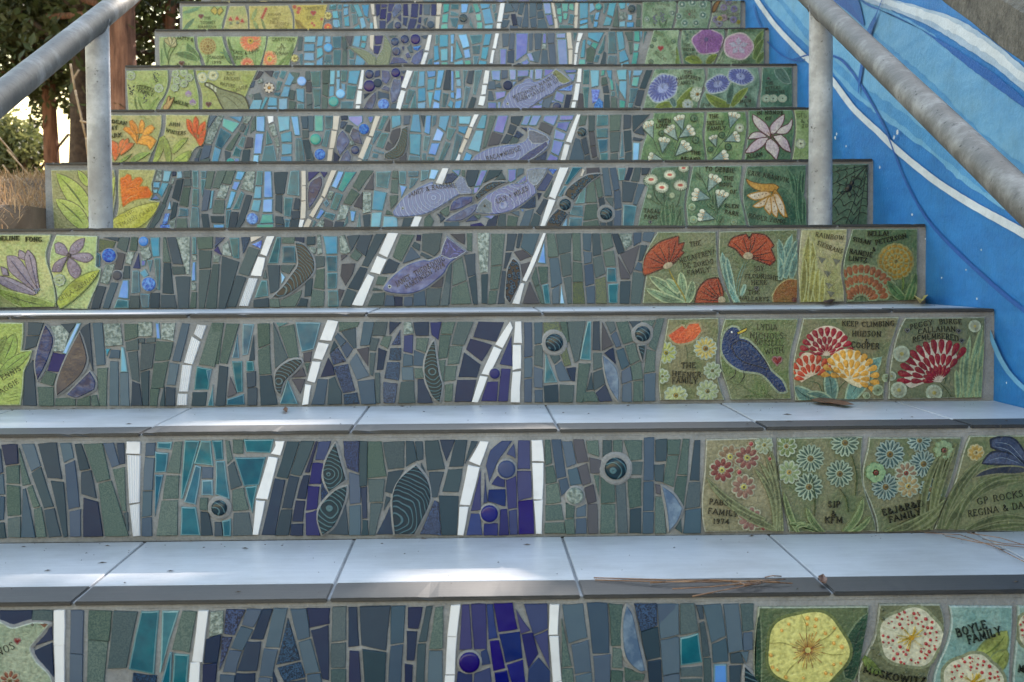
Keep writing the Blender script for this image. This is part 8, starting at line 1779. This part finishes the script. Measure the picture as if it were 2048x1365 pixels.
# ------------------------------------------------------------------ trees on the hillside, left and beyond
def leaf_cloud(pts, size, rnd, jitter=.5, up=.3):
    vs, fs = [], []
    for p in pts:
        n = Vector((rnd.gauss(0, 1), rnd.gauss(0, 1), rnd.gauss(0, 1)+up)).normalized()
        u = n.orthogonal().normalized(); a = rnd.uniform(0, 6.28); v = n.cross(u)
        u, v = u*math.cos(a)+v*math.sin(a), v*math.cos(a)-u*math.sin(a)
        L = size*rnd.uniform(1-jitter, 1+jitter); W = L*.46; b = len(vs); p = Vector(p)
        vs += [tuple(p-u*L), tuple(p-v*W+n*L*.08), tuple(p+u*L), tuple(p+v*W+n*L*.08)]; fs.append((b, b+1, b+2, b+3))
    return vs, fs
def tree(name, label, base, lean, h, r, crown, nleaf, size, bark, leafm, seed, group=None, gap=None, clumps=26):
    rnd = random.Random(seed)
    root = bpy.data.objects.new(name, None); COL.objects.link(root); root.location = base
    root['label'] = label; root['category'] = 'tree'
    if group: root['group'] = group
    vs, fs = [], []; n = 18; segs = 26
    for i in range(segs+1):
        t = i/segs; z = -.25+(h+.25)*t
        c = Vector((lean[0]*t*h+.03*math.sin(t*5+seed), lean[1]*t*h, z)); R = r*(1.12-.5*t)+r*.5*math.exp(-t*14)
        for j in range(n):
            a = 2*math.pi*j/n; q = R*(1+.16*mn.noise(Vector((math.cos(a)*2.2, math.sin(a)*2.2, z*1.2+seed))) + .07*math.sin(a*7+z*.8))
            vs.append((c.x+q*math.cos(a), c.y+q*math.sin(a), c.z))
    for i in range(segs):
        for j in range(n): fs.append((i*n+j, i*n+(j+1) % n, (i+1)*n+(j+1) % n, (i+1)*n+j))
    put('trunk', mesh_of('trunk', vs, fs, [M[bark]], smooth=True), root)
    cc, cr = crown
    vs, fs = [], []
    cl = []
    for _ in range(clumps):
        d = Vector((rnd.gauss(0, 1), rnd.gauss(0, 1), rnd.gauss(0, 1))).normalized()*rnd.uniform(.3, .95)
        cl.append(Vector((cc[0]+d.x*cr[0], cc[1]+d.y*cr[1], cc[2]+d.z*cr[2])))
    for c in cl[:14]:
        t = min(.95, max(.25, (c.z-.5)/h*.8)); a = Vector((lean[0]*t*h, lean[1]*t*h, h*t)); R = r*.28
        v2, f2 = pipe_mesh('limb', a, c, R, 6, 3); b = len(vs); vs += v2; fs += [tuple(q+b for q in f) for f in f2]
    put('limbs', mesh_of('limbs', vs, fs, [M[bark]]), root)
    pts = []; wr = Vector(base)
    while len(pts) < nleaf:
        c = cl[rnd.randrange(len(cl))]; s = .30*min(cr)*rnd.uniform(.5, 1.1)
        p = c+Vector((rnd.gauss(0, s), rnd.gauss(0, s), rnd.gauss(0, s*.8)))
        if gap and gap(wr+p): continue
        pts.append(p)
    vs, fs = leaf_cloud(pts, size, rnd)
    put('crown', mesh_of('crown', vs, fs, [M[leafm]]), root)
    return root
def at(px, d):
    q = CAM+ray(px, 540)*d; return q.x, q.y
def gz(x, y): return ground_z(x, y)
def vis_gap(w):
    """open patch of sky under the branches by the left handrail"""
    d = w-CAM; dep = d.dot(AX_F)
    if dep <= 0: return True
    px = 1024+F_PX*d.dot(AX_R)/dep; py = 682.5-F_PX*d.dot(AX_U)/dep
    if px > 380: return False
    return py > 255 or (px < 60 and py > 190) or ((px-118)**2/28**2+(py-275)**2/52**2 < 1)
GT = 'trees on the bank left of the stairs'
x, y = at(258, 8.6); tree('bark_tree', 'tall tree with thick reddish brown trunk standing left of the upper steps', (x, y, gz(x, y)), (.01, 0), 5.5, .078,
     ((-.2, .6, 2.6), (1.2, 1.1, 1.6)), 15000, .032, 'bark', 'leaf', 3, GT, vis_gap, 60)
x, y = at(166, 9.4); tree('bark_tree', 'darker slim trunk just behind the left handrail post', (x, y, gz(x, y)), (.006, 0), 5, .062,
     ((-.3, .8, 2.0), (1.1, .9, 1.4)), 15000, .032, 'bark2', 'leaf', 5, GT, vis_gap, 60)
x, y = at(104, 10.5); tree('bark_tree', 'brown trunk partly hidden by leaves above the left rail', (x, y, gz(x, y)), (0, 0), 5, .05,
     ((-.5, .4, 2.0), (1.3, .9, 1.4)), 13000, .034, 'bark', 'leaf', 8, GT, vis_gap, 50)
x, y = at(350, 9.8); tree('bark_tree', 'thin brown trunk at the left end of the ninth step', (x, y, gz(x, y)), (-.004, 0), 5, .034,
     ((.1, .6, 2.6), (.9, .8, 1.5)), 10000, .032, 'bark', 'leaf', 11, GT, vis_gap, 40)
def low_gap(w):
    d = w-CAM; dep = d.dot(AX_F)
    px = 1024+F_PX*d.dot(AX_R)/dep; py = 682.5-F_PX*d.dot(AX_U)/dep
    return px > 96+20*math.sin(py*.09)
x, y = at(40, 15); tree('small_tree', 'paler sunlit olive green tree at the far left edge', (x, y, gz(x, y)), (0, 0), 1.2, .06,
     ((0, 0, 1.1), (.75, .7, .42)), 9000, .03, 'bark2', 'leaf2', 14, None, low_gap, 34)
# unseen tree added behind the wall; leaves follow sun rays to shape the shade
lit = {1: (-.08, .12), 2: (-.44, -.2), 3: (-.9, -.5)}
def shades_lit(p):
    for k in (1, 2, 3):
        t = (p.z-ZK[k])/SUN_DIR.z; q = p-SUN_DIR*t
        if lit[k][0]-.06 < q.x < lit[k][1]+.06 and YK[k]-.09 < q.y < YK[k]+.25: return True
    # keep the sun on the left rail, post, bank and trees
    t = (p.z-.95)/SUN_DIR.z; q = p-SUN_DIR*t
    return q.x < -.6 and q.y > 1.5
rnd = random.Random(99); pts = []
_ra, _rb = on_x(2048, 402, .72), on_x(1652, 22, .72)
def RZ(y): return _ra.z+(_rb.z-_ra.z)/(_rb.y-_ra.y)*(y-_ra.y)
while len(pts) < 5600:
    k = rnd.choice((1, 1, 2, 2, 3, 4)); x = rnd.uniform(-1.0, .3); y = YK[k]+rnd.uniform(-.1, .4)
    q0 = Vector((x, y, ZK[k]))
    if len(pts) % 2 == 0:
        y = rnd.uniform(-.6, 1.6); q0 = Vector((-.73+rnd.uniform(-.06, .06), y, .427+SLOPE*(y-.1)+rnd.uniform(-.06, .06)))
    if len(pts) % 5 == 1:
        y = rnd.uniform(-.7, 1.8); q0 = Vector((.72+rnd.uniform(-.05, .05), y, RZ(y)+rnd.uniform(-.05, .05)))
    p = q0+SUN_DIR*rnd.uniform(7.2, 10.2)
    if not shades_lit(p): pts.append(p)
sh = bpy.data.objects.new('unseen_shade_tree', None); COL.objects.link(sh)
bx, by = 3.6, 8.2; sh.location = (bx, by, ground_z(bx, by))
sh['label'] = 'unseen leafy tree added behind the blue wall, leaves placed to shade the stairs'; sh['category'] = 'tree'
v2, f2 = pipe_mesh('trunk', (0, 0, -.3), (-.2, 0, 4.2), .1, 14, 12)
put('trunk', mesh_of('trunk', v2, f2, [M['bark2']], smooth=True), sh)
vs, fs = leaf_cloud([p-Vector(sh.location) for p in pts], .085, rnd)
put('crown', mesh_of('crown', vs, fs, [M['leaf']]), sh)
vs, fs = [], []
for p in pts[:12]:
    v2, f2 = pipe_mesh('limb', (-.15, 0, rnd.uniform(2.4, 4)), p-Vector(sh.location), .02, 6, 3); b = len(vs); vs += v2; fs += [tuple(q+b for q in f) for f in f2]
put('limbs', mesh_of('limbs', vs, fs, [M['bark2']]), sh)

# pale fence beyond the bank, far left
fx0, fy = at(-60, 16); fx1, _ = at(84, 16)
fence = bpy.data.objects.new('picket_fence', None); COL.objects.link(fence); fence.location = (fx0, fy, .66)
fence['label'] = 'pale grey picket fence far behind the dry bank at the left edge'; fence['category'] = 'fence'
bm0 = box(-.035, .035, -.01, .01, -.1, .72, .006, 1); pm = bm_mesh('picket', bm0, [M['fencegrey']])
i = 0
while fx0+i*.1 < fx1: put('picket', pm, fence, (i*.1, 0, random.uniform(-.02, .02))); i += 1
for z in (.15, .52):
    put('fence_rail', bm_mesh('fence_rail', box(-.05, fx1-fx0+.05, .012, .045, z, z+.07, .004, 1), [M['fencegrey']]), fence)

# dry grass on the bank, and a few dead stalks
rnd = random.Random(5); vs, fs = [], []
for _ in range(14000):
    x = -.897-abs(rnd.gauss(0, .55)); y = rnd.uniform(1.0, 3.5)
    z = ground_z(x, y); L = rnd.uniform(.025, .08); a = rnd.uniform(0, 6.28); t = rnd.uniform(.3, 2.2)
    d = Vector((math.cos(a)*t, math.sin(a)*t, 1)).normalized()*L; w = Vector((-math.sin(a), math.cos(a), 0))*rnd.uniform(.0006, .0012); b = len(vs); p = Vector((x, y, z-.004))
    vs += [tuple(p-w), tuple(p+w), tuple(p+d*.6+w*.7), tuple(p+d+Vector((0, 0, -L*.25))), tuple(p+d*.6-w*.7)]; fs += [(b, b+1, b+2, b+4), (b+2, b+3, b+4)]
put('dry_grass', mesh_of('dry_grass', vs, fs, [M['straw']]), kind='stuff', label='sunlit dry straw coloured grass on the bank left of the fifth step', cat='dry grass')
weed = bpy.data.objects.new('dead_weed', None); COL.objects.link(weed)
wb = on_y(60, 440, 2.5); weed.location = (wb.x, wb.y, ground_z(wb.x, wb.y))
weed['label'] = 'leaning dead brown weed stalks on the dry bank left of the fifth step'; weed['category'] = 'weed'
for (a, b_, yy) in (((14, 300), (97, 395), 2.5), ((30, 352), (96, 402), 2.35), ((-6, 415), (34, 446), 2.2), ((22, 408), (60, 418), 2.3), ((60, 418), (92, 440), 2.3), ((70, 335), (99, 372), 2.7), ((-8, 268), (36, 320), 2.8), ((45, 372), (99, 440), 2.45), ((20, 412), (36, 452), 2.25), ((5, 330), (60, 400), 2.6)):
    p, q = on_y(a[0], a[1], yy), on_y(b_[0], b_[1], yy+.05)
    L = Vector(weed.location); v2, f2 = pipe_mesh('stalk', p-L, q-L, .0022, 6, 4)
    put('stalk', mesh_of('stalk', v2, f2, [M['stalk']], smooth=True), weed)
tw = bpy.data.objects.new('bare_sapling', None); COL.objects.link(tw)
q = on_y(172, 276, 4.2); tw.location = (q.x, q.y, ground_z(q.x, q.y)); tw['label'] = 'thin pale bare sapling stem leaning behind the left handrail post'; tw['category'] = 'sapling'
L = Vector(tw.location)
for a, b_ in (((172, 276), (150, 180)), ((150, 180), (141, 128)), ((172, 276), (178, 330)), ((160, 242), (174, 246)), ((146, 160), (158, 140)), ((178, 330), (180, 470))):
    v2, f2 = pipe_mesh('stem', on_y(a[0], a[1], 4.2)-L, on_y(b_[0], b_[1], 4.2)-L, .0042, 7, 4)
    put('stem', mesh_of('stem', v2, f2, [M['stalk']], smooth=True), tw)

# ------------------------------------------------------------------ what has blown onto the treads
rnd = random.Random(12); vs, fs = [], []
def fleck(p, L, w, a):
    b = len(vs); u = Vector((math.cos(a), math.sin(a), 0)); v = Vector((-u.y, u.x, 0))
    h = Vector((0, 0, .0012+L*.12)); z0 = Vector((0, 0, .0004))
    for q in (p-u*L+z0, p-v*w+z0, p+u*L+z0, p+v*w+z0, p+h): vs.append(tuple(q))
    for i in range(4): fs.append((b+i, b+(i+1) % 4, b+4))
for k, n in ((1, 120), (2, 90), (3, 50)):
    for _ in range(n):
        x = rnd.uniform(-.88, .86); y = YK[k]+rnd.uniform(.0, .345) if rnd.random() < .6 else YK[k+1]-.012-rnd.random()**2*.07
        s = rnd.random()**5*.0036+.0005
        fleck(Vector((x, y, ZK[k]+.0004)), s*rnd.uniform(1, 2), s*.5, rnd.uniform(-.6, .6))
put('leaf_litter', mesh_of('leaf_litter', vs, fs, [M['litter']]), kind='stuff', label='tiny dark flecks of litter scattered on the white treads', cat='litter')
def needles(name, label, cat, paths, z, R, m):
    root = bpy.data.objects.new(name, None); COL.objects.link(root)
    c = on_z(paths[0][0][0], paths[0][0][1], z); root.location = c; root['label'] = label; root['category'] = cat
    for i, pth in enumerate(paths):
        W_ = [on_z(x, y, z+R+.0006+.0012*(i % 4)+(.004 if j % 2 else 0))-c for j, (x, y) in enumerate(pth)]
        vs, fs = [], []
        for a, b in zip(W_, W_[1:]):
            v2, f2 = pipe_mesh('n', a, b, R, 6, 2); o = len(vs); vs += v2; fs += [tuple(q+o for q in f) for f in f2]
        put('needle', mesh_of('needle', vs, fs, [M[m]], smooth=True), root)
    return root
needles('pine_needle_bunch', 'bunch of brown pine needles lying on the dark edge of the lowest tread', 'pine needles',
        [[(1188, 1156), (1300, 1159), (1400, 1161), (1560, 1164)], [(1300, 1166), (1420, 1160), (1585, 1167)], [(1345, 1178), (1420, 1174), (1520, 1164)], [(1385, 1193), (1450, 1180), (1530, 1165)], [(1190, 1160), (1330, 1164), (1480, 1164)], [(1465, 1165), (1500, 1162), (1570, 1159)], [(1472, 1170), (1500, 1167), (1540, 1160)], [(1476, 1163), (1490, 1170), (1520, 1168)], [(1530, 1155), (1545, 1152), (1562, 1153)]], ZK[1], .0008, 'needle')
needles('twig_spray', 'fine grey brown twig spray at the right end of the lowest tread', 'twig',
        [[(1850, 1066), (1920, 1070), (1990, 1094), (2060, 1130)], [(1890, 1072), (1960, 1086), (2060, 1096)], [(1965, 1078), (2010, 1088), (2060, 1090)], [(1935, 1066), (2000, 1076), (2060, 1094)], [(1990, 1094), (2000, 1098), (2008, 1100)]], ZK[1], .0006, 'needle')
def curl_leaf(name, label, pts, z, m, lift):
    w = [on_z(x, y, z) for x, y in pts]; c = sum(w, Vector())/len(w); vs, fs = [], []
    n = len(w)
    for q in w: vs.append(tuple(q-c+Vector((0, 0, .001+lift*rnd.uniform(.3, 1)))))
    vs.append((0, 0, .0015)); 
    for q in w: vs.append(tuple(q-c+Vector((0, 0, .0004))*1))
    for i in range(n): fs.append((i, (i+1) % n, n))
    me = mesh_of(name, vs[:n+1], fs, [M[m]])
    o = put(name, me, None, tuple(c), label, 'leaf')
    md = o.modifiers.new('thickness', 'SOLIDIFY'); md.thickness = .0006
    return o
curl_leaf('dry_leaf', 'long curled dark brown leaf on the second tread under the bird tile', [(1621, 808), (1640, 804), (1668, 806), (1690, 811), (1708, 815), (1690, 818), (1660, 813), (1635, 812)], ZK[2], 'dryleaf', .006)
curl_leaf('dry_leaf', 'curled brown leaf on the third tread below the orange pompom flower tile', [(1646, 612), (1655, 606), (1668, 605), (1672, 609), (1660, 613), (1650, 615)], ZK[3], 'dryleaf', .012)
curl_leaf('yellow_leaf', 'small yellow leaf at the right end of the third tread', [(1829, 613), (1829, 603), (1836, 601), (1850, 609), (1856, 612), (1846, 614), (1836, 614)], ZK[3], 'yleaf', .022)
curl_leaf('bark_crumb', 'crumb of brown bark on the slate edge beside the joint of the lowest tread', [(1636, 1168), (1646, 1163), (1655, 1168), (1652, 1175), (1640, 1174)], ZK[1], 'dryleaf', .01)
curl_leaf('dry_leaf', 'small dark bit of leaf on the white middle of the second tread', [(566, 824), (571, 820), (576, 824), (574, 829), (567, 829)], ZK[2], 'dryleaf', .006)

# dead twigs caught on the ledge above the wall
tg = bpy.data.objects.new('dead_twig', None); COL.objects.link(tg)
c = on_x(2010, 20, XW+.10); tg.location = c
tg['label'] = 'dead brown twigs lying on the rough concrete ledge above the blue wall'; tg['category'] = 'twig'
for pth in (((1940, 8), (1985, 24), (2060, 40)), ((1955, -6), (1990, 6), (2005, 20)), ((2018, 58), (2034, 50), (2060, 44)), ((1975, -10), (2000, 4), (2030, 0))):
    W_ = [on_x(x, y, XW+.03+.02*j) - c for j, (x, y) in enumerate(pth)]
    vs, fs = [], []
    for p, q in zip(W_, W_[1:]):
        v2, f2 = pipe_mesh('n', p, q, .0016, 6, 2); o = len(vs); vs += v2; fs += [tuple(k_+o for k_ in f) for f in f2]
    put('stem', mesh_of('stem', vs, fs, [M['bark2']], smooth=True), tg)
